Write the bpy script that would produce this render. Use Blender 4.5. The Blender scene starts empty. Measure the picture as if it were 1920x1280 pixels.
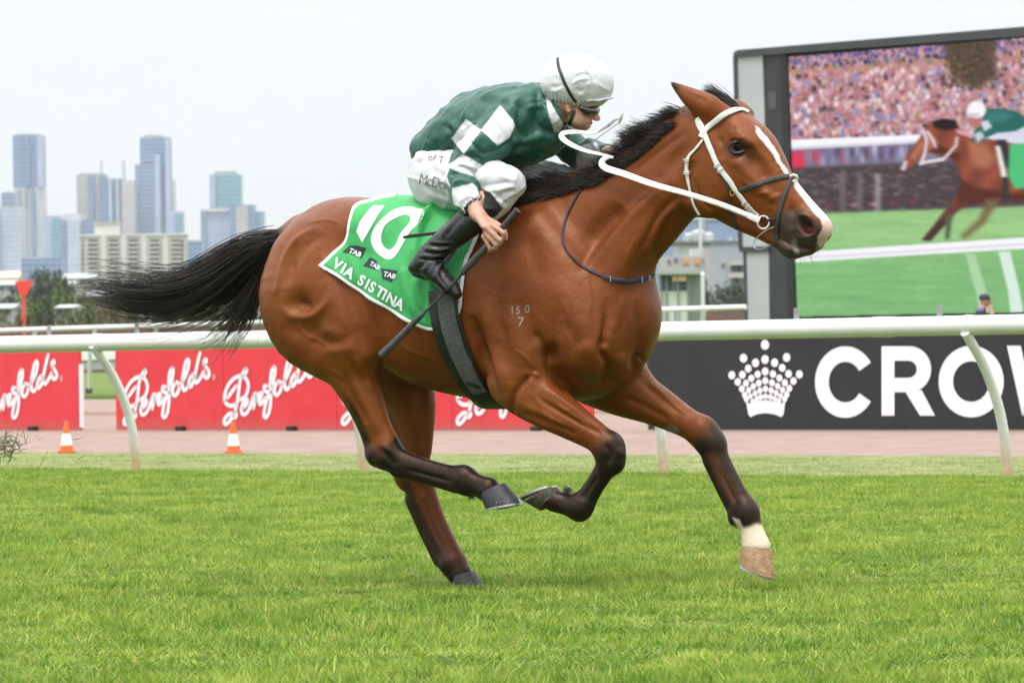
import bpy, bmesh, math, random, time
import numpy as np
from mathutils import Vector, Matrix, noise
from mathutils.bvhtree import BVHTree

T0 = time.time()
random.seed(7)
RNG = np.random.default_rng(7)
scene = bpy.context.scene
COL = scene.collection

# ------------------------------------------------------------------ camera
FPX = 10000.0                      # focal length in photograph pixels (1920 wide)
CAM = Vector((0.0, -20.0, 0.92))
cam_data = bpy.data.cameras.new("camera")
cam = bpy.data.objects.new("camera", cam_data)
COL.objects.link(cam)
cam_data.sensor_width = 36.0
cam_data.lens = FPX / 1920.0 * 36.0
cam_data.clip_start = 0.5
cam_data.clip_end = 60000.0
CAM_ROT = (Matrix.Rotation(math.radians(90.0) + 5.0 / FPX, 3, 'X') @ Matrix.Rotation(math.radians(-0.8), 3, 'Z'))
cam.matrix_world = Matrix.Translation(CAM) @ CAM_ROT.to_4x4()
cam_data.dof.use_dof = True
cam_data.dof.focus_distance = 19.8
cam_data.dof.aperture_fstop = 14.0
scene.camera = cam

# ------------------------------------------------------------------ sky and sun (thin bright overcast)
world = bpy.data.worlds.new("World")
scene.world = world
world.use_nodes = True
wt = world.node_tree
for n in list(wt.nodes):
    wt.nodes.remove(n)
SUN_EL, SUN_AZ = math.radians(66.0), math.radians(205.0)   # azimuth clockwise from +Y
w_out = wt.nodes.new('ShaderNodeOutputWorld')
w_bg = wt.nodes.new('ShaderNodeBackground')
w_sky = wt.nodes.new('ShaderNodeTexSky')
w_sky.sky_type = 'NISHITA'
w_sky.sun_disc = False
w_sky.sun_elevation = SUN_EL
w_sky.sun_rotation = SUN_AZ
w_sky.air_density = 1.0
w_sky.dust_density = 2.0
w_tc = wt.nodes.new('ShaderNodeTexCoord')
w_map = wt.nodes.new('ShaderNodeMapping')
w_map.inputs['Scale'].default_value = (2.2, 2.2, 9.0)
w_noise = wt.nodes.new('ShaderNodeTexNoise')
w_noise.inputs['Scale'].default_value = 2.5
w_noise.inputs['Detail'].default_value = 5.0
w_noise.inputs['Roughness'].default_value = 0.55
w_ramp = wt.nodes.new('ShaderNodeValToRGB')           # cloud layer: thin to thick
w_ramp.color_ramp.elements[0].position = 0.30
w_ramp.color_ramp.elements[0].color = (8.15, 8.35, 8.7, 1)
w_ramp.color_ramp.elements[1].position = 0.66
w_ramp.color_ramp.elements[1].color = (8.75, 8.8, 8.9, 1)
w_mix = wt.nodes.new('ShaderNodeMixRGB')
w_mix.inputs['Fac'].default_value = 0.90
wt.links.new(w_tc.outputs['Generated'], w_map.inputs['Vector'])
wt.links.new(w_map.outputs['Vector'], w_noise.inputs['Vector'])
wt.links.new(w_noise.outputs['Fac'], w_ramp.inputs['Fac'])
wt.links.new(w_sky.outputs['Color'], w_mix.inputs['Color1'])
wt.links.new(w_ramp.outputs['Color'], w_mix.inputs['Color2'])
# an overcast sky is brighter overhead than at the horizon (CIE overcast distribution, softened)
w_sep = wt.nodes.new('ShaderNodeSeparateXYZ')
wt.links.new(w_tc.outputs['Generated'], w_sep.inputs[0])
w_cie = wt.nodes.new('ShaderNodeMapRange')
w_cie.inputs['To Min'].default_value = 1.0
w_cie.inputs['To Max'].default_value = 3.0
wt.links.new(w_sep.outputs['Z'], w_cie.inputs['Value'])
w_mul = wt.nodes.new('ShaderNodeMixRGB')
w_mul.blend_type = 'MULTIPLY'
w_mul.inputs['Fac'].default_value = 1.0
wt.links.new(w_mix.outputs['Color'], w_mul.inputs['Color1'])
wt.links.new(w_cie.outputs['Result'], w_mul.inputs['Color2'])
wt.links.new(w_mul.outputs['Color'], w_bg.inputs['Color'])
w_bg.inputs['Strength'].default_value = 0.079
wt.links.new(w_bg.outputs['Background'], w_out.inputs['Surface'])

sun_data = bpy.data.lights.new("sun", 'SUN')
sun_data.energy = 1.5
sun_data.angle = math.radians(14.0)
sun_data.color = (1.0, 0.96, 0.90)
sun = bpy.data.objects.new("sun", sun_data)
COL.objects.link(sun)
sdir = Vector((math.sin(SUN_AZ) * math.cos(SUN_EL), math.cos(SUN_AZ) * math.cos(SUN_EL), math.sin(SUN_EL)))
sun.rotation_euler = sdir.to_track_quat('Z', 'Y').to_euler()
sun.location = (0, 0, 60)

scene.view_settings.view_transform = 'Standard'
scene.view_settings.look = 'None'
scene.view_settings.exposure = 0.44
scene.view_settings.gamma = 1.0
scene.view_settings.use_curve_mapping = False
scene.cycles.max_bounces = 6
scene.cycles.diffuse_bounces = 3
scene.cycles.glossy_bounces = 3
scene.cycles.transparent_max_bounces = 8
scene.cycles.volume_bounces = 1
scene.cycles.caustics_reflective = False
scene.cycles.caustics_refractive = False

# ------------------------------------------------------------------ picture <-> place
def ray(px, py):
    d = CAM_ROT @ Vector(((px - 960.0) / FPX, -(py - 640.0) / FPX, -1.0))
    return d                                   # unit depth along the view axis

def at(px, py, depth):
    """point seen at photograph pixel (px, py), 'depth' metres in front of the camera"""
    return CAM + ray(px, py) * depth

def ground_at(px, py, z=0.0):
    d = ray(px, py)
    return CAM + d * ((z - CAM.z) / d.z)

CR = np.array(CAM_ROT)
CP = np.array(CAM)
def project(P):
    """world points (n,3) -> photograph pixels (n,2)"""
    q = (np.asarray(P) - CP) @ CR
    return np.stack([960.0 + FPX * q[:, 0] / -q[:, 2], 640.0 - FPX * q[:, 1] / -q[:, 2]], 1)

# horse frame: l forward, w towards the viewer's side (its right side), z up
YAW = math.radians(30.0)
HF = np.array([math.cos(YAW), -math.sin(YAW), 0.0])
HN = np.array([-math.sin(YAW), -math.cos(YAW), 0.0])
HU = np.array([0.0, 0.0, 1.0])
HO = np.array([-0.15, 0.0, 0.0])
HM = np.stack([HF, HN, HU], 0)                 # rows: world->local
def to_local(P): return (np.asarray(P) - HO) @ HM.T
def to_world(L): return np.asarray(L) @ HM + HO
def hp(px, py, w=0.0):
    """local horse point seen at (px,py) and lying w metres off the horse's middle plane"""
    d = np.array(ray(px, py))
    t = (w - (CP - HO) @ HN) / (d @ HN)
    return to_local(CP + d * t)
def hw(px, py, w=0.0):
    return to_world(hp(px, py, w))

# ------------------------------------------------------------------ objects, tags
def tag(o, label=None, cat=None, group=None, kind=None):
    if label: o['label'] = label
    if cat: o['category'] = cat
    if group: o['group'] = group
    if kind: o['kind'] = kind
    return o

def empty(name, loc=(0, 0, 0), rz=0.0):
    o = bpy.data.objects.new(name, None)
    o.empty_display_size = 0.1
    COL.objects.link(o)
    o.location = loc
    o.rotation_euler = (0, 0, rz)
    return o

def link(name, me, mat=None, parent=None):
    """me in world space; parent may sit anywhere"""
    o = bpy.data.objects.new(name, me)
    COL.objects.link(o)
    if mat is not None:
        me.materials.clear()
        for m in (mat if isinstance(mat, (list, tuple)) else [mat]):
            me.materials.append(m)
    if parent is not None:
        o.parent = parent
        o.matrix_parent_inverse = parent_matrix(parent).inverted()
    return o

def parent_matrix(o):
    m = Matrix.LocRotScale(o.location, o.rotation_euler, o.scale)
    if o.parent is not None:
        m = parent_matrix(o.parent) @ o.matrix_parent_inverse @ m
    return m

def copy_tree(o, parent=None):
    c = o.copy()
    COL.objects.link(c)
    if parent is not None:
        c.parent = parent
    for ch in list(o.children):
        copy_tree(ch, c)
    return c

def np_mesh(name, V, F, smooth=True):
    """V (n,3); F list of faces or (m,k) array"""
    me = bpy.data.meshes.new(name)
    V = np.ascontiguousarray(V, dtype=np.float32)
    if isinstance(F, np.ndarray):
        m, k = F.shape
        me.vertices.add(len(V)); me.vertices.foreach_set('co', V.ravel())
        me.loops.add(m * k); me.loops.foreach_set('vertex_index', F.astype(np.int32).ravel())
        me.polygons.add(m)
        me.polygons.foreach_set('loop_start', np.arange(0, m * k, k, dtype=np.int32))
        me.polygons.foreach_set('loop_total', np.full(m, k, dtype=np.int32))
        me.update(calc_edges=True)
    else:
        me.from_pydata([tuple(v) for v in V], [], F)
        me.update()
    me.polygons.foreach_set('use_smooth', np.full(len(me.polygons), smooth, dtype=bool))
    return me

class MB:
    """collects simple shapes into one mesh"""
    def __init__(self):
        self.V = []; self.F = []; self.M = []
    def add(self, V, F, m=0):
        b = len(self.V)
        self.V.extend([tuple(v) for v in V])
        self.F.extend([tuple(i + b for i in f) for f in F])
        self.M.extend([m] * len(F))
        return self
    def box(self, c, s, R=None, m=0, bevel=0.0):
        c = Vector(c); x, y, z = (k / 2 for k in s)
        if bevel <= 0:
            vs = [Vector((a * x, b * y, d * z)) for a in (-1, 1) for b in (-1, 1) for d in (-1, 1)]
            fs = [(0, 1, 3, 2), (4, 6, 7, 5), (0, 4, 5, 1), (2, 3, 7, 6), (0, 2, 6, 4), (1, 5, 7, 3)]
        else:
            bm = bmesh.new()
            bmesh.ops.create_cube(bm, size=1.0)
            for v in bm.verts: v.co = Vector((v.co.x * 2 * x, v.co.y * 2 * y, v.co.z * 2 * z))
            bmesh.ops.bevel(bm, geom=list(bm.edges), offset=bevel, segments=2, affect='EDGES', profile=0.7)
            bm.verts.index_update()
            vs = [v.co.copy() for v in bm.verts]; fs = [tuple(v.index for v in f.verts) for f in bm.faces]
            bm.free()
        if R is not None: vs = [R @ v for v in vs]
        return self.add([c + v for v in vs], fs, m)
    def tube(self, pts, rad, n=10, m=0, cap=True, flat=None):
        """swept tube; rad scalar or list; flat=(ratio, axis vector) squashes the section"""
        pts = [Vector(p) for p in pts]
        k = len(pts)
        rad = [rad] * k if not hasattr(rad, '__len__') else list(rad)
        tan = [(pts[min(i + 1, k - 1)] - pts[max(i - 1, 0)]).normalized() for i in range(k)]
        ref = Vector((0, 0, 1)) if abs(tan[0].z) < 0.9 else Vector((1, 0, 0))
        nx = tan[0].cross(ref).normalized()
        vs = []
        for i in range(k):
            nx = (nx - tan[i] * nx.dot(tan[i])).normalized()
            ny = tan[i].cross(nx)
            for j in range(n):
                a = 2 * math.pi * j / n
                vs.append(pts[i] + (nx * math.cos(a) + ny * math.sin(a)) * rad[i])
        fs = [(i * n + j, i * n + (j + 1) % n, (i + 1) * n + (j + 1) % n, (i + 1) * n + j) for i in range(k - 1) for j in range(n)]
        if cap:
            fs.append(tuple(range(n - 1, -1, -1))); fs.append(tuple((k - 1) * n + j for j in range(n)))
        return self.add(vs, fs, m)
    def lathe(self, prof, c=(0, 0, 0), n=20, m=0, R=None, arc=None):
        c = Vector(c); vs = []; k = len(prof)
        for r, z in prof:
            for j in range(n):
                a = 2 * math.pi * j / n
                v = Vector((r * math.cos(a), r * math.sin(a), z))
                vs.append(c + (R @ v if R is not None else v))
        fs = [(i * n + j, i * n + (j + 1) % n, (i + 1) * n + (j + 1) % n, (i + 1) * n + j) for i in range(k - 1) for j in range(n)]
        return self.add(vs, fs, m)
    def prism(self, poly, origin, ux, uy, depth, m=0):
        """closed 2-D outline extruded: front at origin plane, back 'depth' along ux x uy"""
        origin, ux, uy = Vector(origin), Vector(ux), Vector(uy)
        nz = ux.cross(uy).normalized()
        n = len(poly)
        vs = [origin + ux * a + uy * b + nz * depth for a, b in poly] + [origin + ux * a + uy * b for a, b in poly]
        fs = [tuple(range(n)), tuple(range(2 * n - 1, n - 1, -1))] + [(i, n + i, n + (i + 1) % n, (i + 1) % n) for i in range(n)]
        return self.add(vs, fs, m)
    def build(self, name, mat=None, parent=None, smooth=False):
        me = bpy.data.meshes.new(name)
        me.from_pydata(self.V, [], self.F)
        me.update()
        if any(self.M): me.polygons.foreach_set('material_index', np.array(self.M, dtype=np.int32))
        me.polygons.foreach_set('use_smooth', np.full(len(self.F), smooth, dtype=bool))
        o = link(name, me, mat, parent)
        if smooth:
            me.set_sharp_from_angle(angle=math.radians(42))
        return o

# ------------------------------------------------------------------ materials
def lin(h):
    """photograph-style sRGB hex or 0-255 triple -> linear rgba"""
    if isinstance(h, str): h = [int(h[i:i + 2], 16) for i in (0, 2, 4)]
    return tuple(((c / 255) / 12.92 if c / 255 <= 0.04045 else ((c / 255 + 0.055) / 1.055) ** 2.4) for c in h) + (1.0,)

def rgba(c):
    return tuple(c) if len(c) == 4 else tuple(c) + (1.0,)

def mat(name, color, rough=0.6, var=0.0, scale=30.0, bump=0.0, bscale=200.0, metal=0.0, spec=0.5, sheen=0.0, coat=0.0, coords='Object', color2=None, emit=0.0, aniso=None, detail=4.0):
    m = bpy.data.materials.new(name)
    m.use_nodes = True
    t = m.node_tree; b = t.nodes['Principled BSDF']
    b.inputs['Roughness'].default_value = rough
    b.inputs['Metallic'].default_value = metal
    b.inputs['Specular IOR Level'].default_value = spec
    b.inputs['Sheen Weight'].default_value = sheen
    b.inputs['Coat Weight'].default_value = coat
    color = rgba(color)
    b.inputs['Base Color'].default_value = color
    tc = t.nodes.new('ShaderNodeTexCoord')
    mp = t.nodes.new('ShaderNodeMapping')
    if aniso: mp.inputs['Scale'].default_value = aniso
    t.links.new(tc.outputs[coords], mp.inputs['Vector'])
    if var > 0 or color2 is not None:
        n = t.nodes.new('ShaderNodeTexNoise'); n.inputs['Scale'].default_value = scale; n.inputs['Detail'].default_value = detail
        t.links.new(mp.outputs['Vector'], n.inputs['Vector'])
        r = t.nodes.new('ShaderNodeValToRGB')
        r.color_ramp.elements[0].position = 0.32; r.color_ramp.elements[1].position = 0.68
        if color2 is not None:
            r.color_ramp.elements[0].color = color; r.color_ramp.elements[1].color = rgba(color2)
        else:
            r.color_ramp.elements[0].color = tuple(max(0, c * (1 - var)) for c in color[:3]) + (1,)
            r.color_ramp.elements[1].color = tuple(min(1, c * (1 + var)) for c in color[:3]) + (1,)
        t.links.new(n.outputs['Fac'], r.inputs['Fac'])
        t.links.new(r.outputs['Color'], b.inputs['Base Color'])
    if bump > 0:
        n2 = t.nodes.new('ShaderNodeTexNoise'); n2.inputs['Scale'].default_value = bscale; n2.inputs['Detail'].default_value = 3.0
        t.links.new(mp.outputs['Vector'], n2.inputs['Vector'])
        bp = t.nodes.new('ShaderNodeBump'); bp.inputs['Strength'].default_value = bump; bp.inputs['Distance'].default_value = 0.01
        t.links.new(n2.outputs['Fac'], bp.inputs['Height'])
        t.links.new(bp.outputs['Normal'], b.inputs['Normal'])
    if emit > 0:
        b.inputs['Emission Color'].default_value = color; b.inputs['Emission Strength'].default_value = emit
    return m

# ------------------------------------------------------------------ soft-body modelling: distance field + surface nets
def catmull(pts, n):
    """pts (k,m) -> smooth (.., m) with n steps per span"""
    P = np.asarray(pts, float); k = len(P); out = []
    for i in range(k - 1):
        p0, p1, p2, p3 = P[max(i - 1, 0)], P[i], P[i + 1], P[min(i + 2, k - 1)]
        for t in np.linspace(0, 1, n, endpoint=False):
            out.append(0.5 * ((2 * p1) + (-p0 + p2) * t + (2 * p0 - 5 * p1 + 4 * p2 - p3) * t * t + (-p0 + 3 * p1 - 3 * p2 + p3) * t ** 3))
    out.append(P[-1])
    return np.array(out)

class Field:
    def __init__(self, lo, hi, h):
        self.lo = np.array(lo, float); self.h = h
        self.n = np.ceil((np.array(hi) - self.lo) / h).astype(int) + 1
        self.g = np.full(self.n, 1.0, np.float32)
    def window(self, lo, hi):
        a = np.clip(np.floor((lo - self.lo) / self.h).astype(int), 0, self.n)
        b = np.clip(np.ceil((hi - self.lo) / self.h).astype(int) + 1, 0, self.n)
        if np.any(b <= a): return None
        ax = [(np.arange(a[i], b[i]) * self.h + self.lo[i]).astype(np.float32) for i in range(3)]
        return tuple(slice(a[i], b[i]) for i in range(3)), ax[0][:, None, None], ax[1][None, :, None], ax[2][None, None, :]
    @staticmethod
    def _blend(g, d, k, op):
        if op == 'add':
            if k <= 0: return np.minimum(g, d)
            h = np.maximum(k - np.abs(g - d), 0) / k
            return np.minimum(g, d) - h * h * (k * 0.25)
        d = -d                                  # carve
        if k <= 0: return np.maximum(g, d)
        h = np.maximum(k - np.abs(g - d), 0) / k
        return np.maximum(g, d) + h * h * (k * 0.25)
    def seg(self, a, b, ra, rb, side, k, op='add', store=None):
        """cone between a and b with elliptic section; ra,rb = (r along side, r across)"""
        a = np.asarray(a, float); b = np.asarray(b, float)
        m = max(*ra, *rb) + k + 2 * self.h
        win = self.window(np.minimum(a, b) - m, np.maximum(a, b) + m)
        if win is None: return
        sl, X, Y, Z = win
        w = b - a; L = np.linalg.norm(w)
        if L < 1e-6: w = np.array([0, 0, 1.0]); L = 1e-6
        else: w = w / L
        s = np.asarray(side, float); s = s - w * (s @ w); s /= np.linalg.norm(s) + 1e-9
        u = np.cross(w, s)
        f = np.float32
        qx, qy, qz = X - f(a[0]), Y - f(a[1]), Z - f(a[2])
        zz = qx * f(w[0]) + qy * f(w[1]) + qz * f(w[2])
        t = np.clip(zz / f(L), 0, 1)
        xs = qx * f(s[0]) + qy * f(s[1]) + qz * f(s[2])
        ys = qx * f(u[0]) + qy * f(u[1]) + qz * f(u[2])
        zc = zz - t * f(L)
        r1 = f(ra[0]) + t * f(rb[0] - ra[0]); r2 = f(ra[1]) + t * f(rb[1] - ra[1])
        r3 = np.minimum(r1, r2)
        A, B, C = xs / r1, ys / r2, zc / r3
        e = np.sqrt(A * A + B * B + C * C)
        g = np.sqrt((A / r1) ** 2 + (B / r2) ** 2 + (C / r3) ** 2) + f(1e-6)
        d = e * (e - 1) / g
        if store is not None:
            store.append((sl, d)); return
        self.g[sl] = self._blend(self.g[sl], d, k, op)
    def chain(self, st, side, k, n=4, op='add'):
        """st rows: x y z r_side r_across ; smooth tube, blended as one piece"""
        S = catmull(st, n) if n > 1 else np.asarray(st, float)
        m = S[:, 3:5].max() + k + 2 * self.h
        win = self.window(S[:, :3].min(0) - m, S[:, :3].max(0) + m)
        if win is None: return
        sl0 = win[0]
        off = np.array([s.start for s in sl0]); dim = np.array([s.stop - s.start for s in sl0])
        tmp = np.full(dim, 1.0, np.float32)
        for i in range(len(S) - 1):
            st_ = []
            self.seg(S[i, :3], S[i + 1, :3], S[i, 3:5], S[i + 1, 3:5], side, k, store=st_)
            if st_:
                sl, d = st_[0]
                q = tuple(slice(s.start - o, s.stop - o) for s, o in zip(sl, off))
                tmp[q] = np.minimum(tmp[q], d)
        self.g[sl0] = self._blend(self.g[sl0], tmp, k, op)
    def ell(self, c, r, axes=None, k=0.03, op='add'):
        c = np.asarray(c, float); r = np.asarray(r, float)
        A = np.eye(3) if axes is None else np.asarray(axes, float)
        m = r.max() + k + 2 * self.h
        win = self.window(c - m, c + m)
        if win is None: return
        sl, X, Y, Z = win; f = np.float32
        q = (X - f(c[0]), Y - f(c[1]), Z - f(c[2]))
        e = 0; g = 0
        for i in range(3):
            v = (q[0] * f(A[i][0]) + q[1] * f(A[i][1]) + q[2] * f(A[i][2])) / f(r[i])
            e = e + v * v; v = v / f(r[i]); g = g + v * v
        e = np.sqrt(e); d = e * (e - 1) / (np.sqrt(g) + f(1e-6))
        self.g[sl] = self._blend(self.g[sl], d, k, op)
    def blur(self, it=1):
        for _ in range(it):
            for ax in range(3):
                g = self.g
                s0 = [slice(None)] * 3; s1 = [slice(None)] * 3; s2 = [slice(None)] * 3
                s0[ax] = slice(0, -2); s1[ax] = slice(1, -1); s2[ax] = slice(2, None)
                q = g.copy()
                q[tuple(s1)] = 0.25 * g[tuple(s0)] + 0.5 * g[tuple(s1)] + 0.25 * g[tuple(s2)]
                self.g = q
    def mesh(self):
        g = self.g; n = self.n; ins = g < 0
        mixed = np.zeros(n - 1, bool)
        c0 = ins[:-1, :-1, :-1]
        for i in (0, 1):
            for j in (0, 1):
                for k in (0, 1):
                    mixed |= ins[i:n[0] - 1 + i, j:n[1] - 1 + j, k:n[2] - 1 + k] != c0
        cells = np.argwhere(mixed)
        idx = np.full(n - 1, -1, np.int32)
        idx[tuple(cells.T)] = np.arange(len(cells), dtype=np.int32)
        acc = np.zeros((len(cells), 3)); cnt = np.zeros(len(cells))
        corners = [(i, j, k) for i in (0, 1) for j in (0, 1) for k in (0, 1)]
        val = {c: g[cells[:, 0] + c[0], cells[:, 1] + c[1], cells[:, 2] + c[2]].astype(float) for c in corners}
        for a in corners:
            for ax in range(3):
                if a[ax] == 0:
                    b = list(a); b[ax] = 1; b = tuple(b)
                    va, vb = val[a], val[b]
                    m = (va < 0) != (vb < 0)
                    t = np.where(m, va / np.where(m, va - vb, 1), 0)
                    p = np.array(a, float)[None, :].repeat(len(cells), 0); p[:, ax] = t
                    acc[m] += p[m]; cnt[m] += 1
        V = self.lo + (cells + acc / np.maximum(cnt, 1)[:, None]) * self.h
        F = []
        for ax in range(3):
            u, v = (ax + 1) % 3, (ax + 2) % 3
            s0 = [slice(1, n[i] - 1) for i in range(3)]; s1 = [slice(1, n[i] - 1) for i in range(3)]
            s0[ax] = slice(0, n[ax] - 1); s1[ax] = slice(1, n[ax])
            a = ins[tuple(s0)]; b = ins[tuple(s1)]
            E = np.argwhere(a != b)
            if not len(E): continue
            flip = a[tuple(E.T)]
            base = E.copy()
            for i in range(3):
                if i != ax: base[:, i] += 1
            def cell(du, dv):
                q = base.copy(); q[:, u] -= du; q[:, v] -= dv
                return idx[tuple(q.T)]
            Q = np.stack([cell(1, 1), cell(0, 1), cell(0, 0), cell(1, 0)], 1)
            Q[~flip] = Q[~flip][:, ::-1]
            F.append(Q)
        F = np.concatenate(F, 0)
        return V, F

def mesh_normals(V, F):
    n = np.cross(V[F[:, 2]] - V[F[:, 0]], V[F[:, 3 % F.shape[1]]] - V[F[:, 1]])
    N = np.zeros_like(V)
    for k in range(F.shape[1]): np.add.at(N, F[:, k], n)
    return N / (np.linalg.norm(N, axis=1, keepdims=True) + 1e-12)

def laplace(V, F, it=2, lam=0.5, weight=None):
    E = np.concatenate([np.stack([F[:, i], F[:, (i + 1) % F.shape[1]]], 1) for i in range(F.shape[1])])
    deg = np.zeros(len(V)); np.add.at(deg, E[:, 0], 1); np.add.at(deg, E[:, 1], 1)
    W = lam if weight is None else (lam * weight)[:, None]
    for _ in range(it):
        S = np.zeros_like(V)
        for c in range(3):
            S[:, c] = np.bincount(E[:, 0], V[E[:, 1], c], len(V)) + np.bincount(E[:, 1], V[E[:, 0], c], len(V))
        V = V + W * (S / deg[:, None] - V)
    return V

def seg_dist(P, path):
    """distance of 2-D/3-D points to a polyline, and parameter 0..1 along it"""
    path = np.asarray(path, float)
    best = np.full(len(P), 1e9); par = np.zeros(len(P)); m = max(len(path) - 1, 1)
    if len(path) == 1: return np.linalg.norm(P - path[0], axis=1), par
    for i in range(m):
        a, b = path[i], path[i + 1]; ab = b - a
        t = np.clip(((P - a) @ ab) / (ab @ ab + 1e-12), 0, 1)
        d = np.linalg.norm(P - (a + t[:, None] * ab), axis=1)
        u = d < best
        best[u] = d[u]; par[u] = (i + t[u]) / m
    return best, par

def smoothstep(a, b, x):
    t = np.clip((x - a) / (b - a), 0, 1)
    return t * t * (3 - 2 * t)

def color_attr(me, name, C):
    at_ = me.attributes.new(name, 'FLOAT_COLOR', 'POINT')
    C = np.asarray(C, np.float32)
    if C.shape[1] == 3: C = np.concatenate([C, np.ones((len(C), 1), np.float32)], 1)
    at_.data.foreach_set('color', C.ravel())
# ================================================================== the horse
def horse_field():
    f = Field((-1.15, -0.42, -0.02), (1.60, 0.42, 2.02), 0.0055)
    LAT = np.array([0.0, 1.0, 0.0])
    def st(rows):
        return np.array([list(hp(r[0], r[1], r[2])) + [r[3], r[4]] for r in rows])
    def E(px, py, w, r, k=0.04, ang=0.0, roll=0.0, op='add'):
        """ellipsoid: r = (along, lateral, across); 'along' turned ang degrees up from forward in the side view"""
        a = math.radians(ang); b = math.radians(roll)
        ax = np.array([math.cos(a), 0, math.sin(a)]); up = np.array([-math.sin(a), 0, math.cos(a)]); la = LAT
        la2 = la * math.cos(b) + up * math.sin(b); up2 = up * math.cos(b) - la * math.sin(b)
        f.ell(hp(px, py, w), (r[0], r[1], r[2]), (ax, la2, up2), k, op)
    # ---- trunk: px, py, w, lateral radius, sagittal radius
    f.chain(st([(585, 520, 0, .17, .165), (640, 508, 0, .225, .265), (700, 515, 0, .215, .265), (760, 532, 0, .242, .305),
                (830, 556, 0, .285, .347), (905, 566, 0, .285, .365), (975, 566, 0, .245, .375), (1045, 575, 0, .205, .335),
                (1100, 588, 0, .19, .27), (1155, 590, 0, .17, .205)]), LAT, 0.0, n=5)
    # croup and loin muscle, withers
    for s in (1, -1):
        E(640, 445, .085 * s + .0, (.20, .13, .12), .09, 8)
        E(760, 435, .075 * s, (.26, .12, .10), .09, -2)
    f.chain(st([(880, 440, 0, .05, .09), (960, 420, 0, .045, .10), (1010, 410, 0, .05, .10)]), LAT, .12, n=3)
    # ---- neck
    f.chain(st([(1040, 515, 0, .15, .30), (1095, 462, 0, .135, .265), (1152, 422, 0, .112, .225), (1204, 384, 0, .098, .192),
                (1252, 340, 0, .09, .170), (1292, 300, 0, .083, .165), (1322, 266, 0, .078, .14)]), LAT, .10, n=5)
    # crest, jugular muscles
    f.chain(st([(1030, 385, 0, .05, .06), (1110, 345, 0, .04, .05), (1190, 300, 0, .035, .045), (1270, 240, 0, .035, .045), (1320, 205, 0, .035, .04)]), LAT, .07, n=3)
    for s in (1, -1):
        f.chain(st([(1265, 345, .062 * s, .035, .06), (1200, 425, .085 * s, .042, .07), (1140, 510, .115 * s, .05, .08), (1105, 590, .14 * s, .06, .09)]), LAT, .05, n=3)
        # ---- shoulder: blade, point of shoulder, triceps
        f.chain(st([(985, 440, .15 * s, .05, .10), (1030, 520, .18 * s, .06, .125), (1075, 600, .185 * s, .065, .12), (1100, 645, .175 * s, .07, .10)]), LAT, .08, n=3)
        E(1098, 648, .155 * s, (.10, .085, .095), .07, -40)
    # near triceps mass and elbow
    E(985, 640, .185, (.20, .075, .115), .06, -68)
    E(960, 705, .18, (.105, .07, .085), .06, -50)
    E(1010, 560, .19, (.14, .05, .10), .07, -62)
    # far triceps
    E(1060, 660, -.18, (.18, .075, .12), .06, -40)
    E(1150, 700, -.16, (.15, .08, .11), .06, -20)
    # breast: two pectoral swellings
    E(1128, 650, .085, (.10, .085, .115), .045, -25)
    E(1172, 645, -.075, (.10, .085, .12), .045, -25)
    E(1060, 700, .05, (.15, .10, .09), .06, 5)
    E(1105, 712, -.02, (.14, .10, .07), .05, 8)
    # ---- near fore (folded)
    f.chain(st([(952, 715, .185, .065, .085), (985, 733, .185, .075, .098), (1030, 762, .18, .07, .088), (1075, 792, .175, .057, .068), (1115, 818, .17, .048, .054), (1140, 836, .17, .046, .054)]), LAT, .035, n=4)
    f.chain(st([(1005, 725, .205, .03, .035), (1060, 765, .20, .032, .034), (1120, 808, .185, .022, .026)]), LAT, .03, n=3)
    E(1143, 842, .17, (.062, .05, .062), .025, -50)          # knee
    E(1152, 868, .17, (.045, .042, .04), .02, 60)
    f.chain(st([(1145, 850, .17, .042, .05), (1134, 880, .17, .033, .040), (1115, 912, .17, .028, .036), (1100, 938, .17, .030, .038)]), LAT, .02, n=4)
    f.chain(st([(1125, 885, .17, .020, .020), (1105, 912, .17, .019, .019), (1085, 935, .17, .022, .022)]), LAT, .02, n=3)   # tendon
    E(1088, 951, .17, (.052, .042, .052), .02, 45)           # fetlock
    f.chain(st([(1085, 952, .17, .036, .045), (1060, 945, .172, .034, .040), (1038, 938, .175, .038, .042)]), LAT, .02, n=3)
    # ---- far fore (reaching)
    f.chain(st([(1110, 710, -.16, .075, .10), (1165, 730, -.165, .078, .10), (1225, 757, -.165, .066, .079), (1275, 785, -.165, .053, .060), (1310, 805, -.165, .047, .053)]), LAT, .045, n=4)
    E(1320, 812, -.165, (.07, .05, .062), .025, -40)
    E(1338, 832, -.165, (.05, .043, .05), .02, -50)
    f.chain(st([(1330, 830, -.165, .044, .055), (1350, 868, -.165, .033, .045), (1375, 915, -.165, .030, .042), (1393, 948, -.165, .033, .045)]), LAT, .02, n=4)
    f.chain(st([(1330, 865, -.165, .024, .024), (1355, 918, -.165, .022, .024), (1378, 960, -.165, .024, .026)]), LAT, .02, n=3)
    E(1398, 960, -.165, (.055, .042, .054), .02, -60)
    E(1380, 972, -.165, (.03, .028, .03), .02, 0)
    f.chain(st([(1400, 965, -.165, .036, .046), (1409, 990, -.165, .034, .043), (1414, 1010, -.165, .040, .05), (1418, 1026, -.165, .046, .056)]), LAT, .02, n=3)
    # ---- near hind: thigh, buttock, stifle, gaskin
    f.chain(st([(572, 485, .13, .10, .14), (560, 550, .165, .115, .165), (578, 612, .175, .105, .158), (620, 655, .175, .09, .122)]), LAT, .06, n=4)
    E(632, 555, .165, (.24, .125, .165), .06, -60)
    E(656, 618, .205, (.16, .08, .10), .045, -68)
    E(664, 655, .20, (.085, .072, .08), .04, -60)              # stifle
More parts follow.
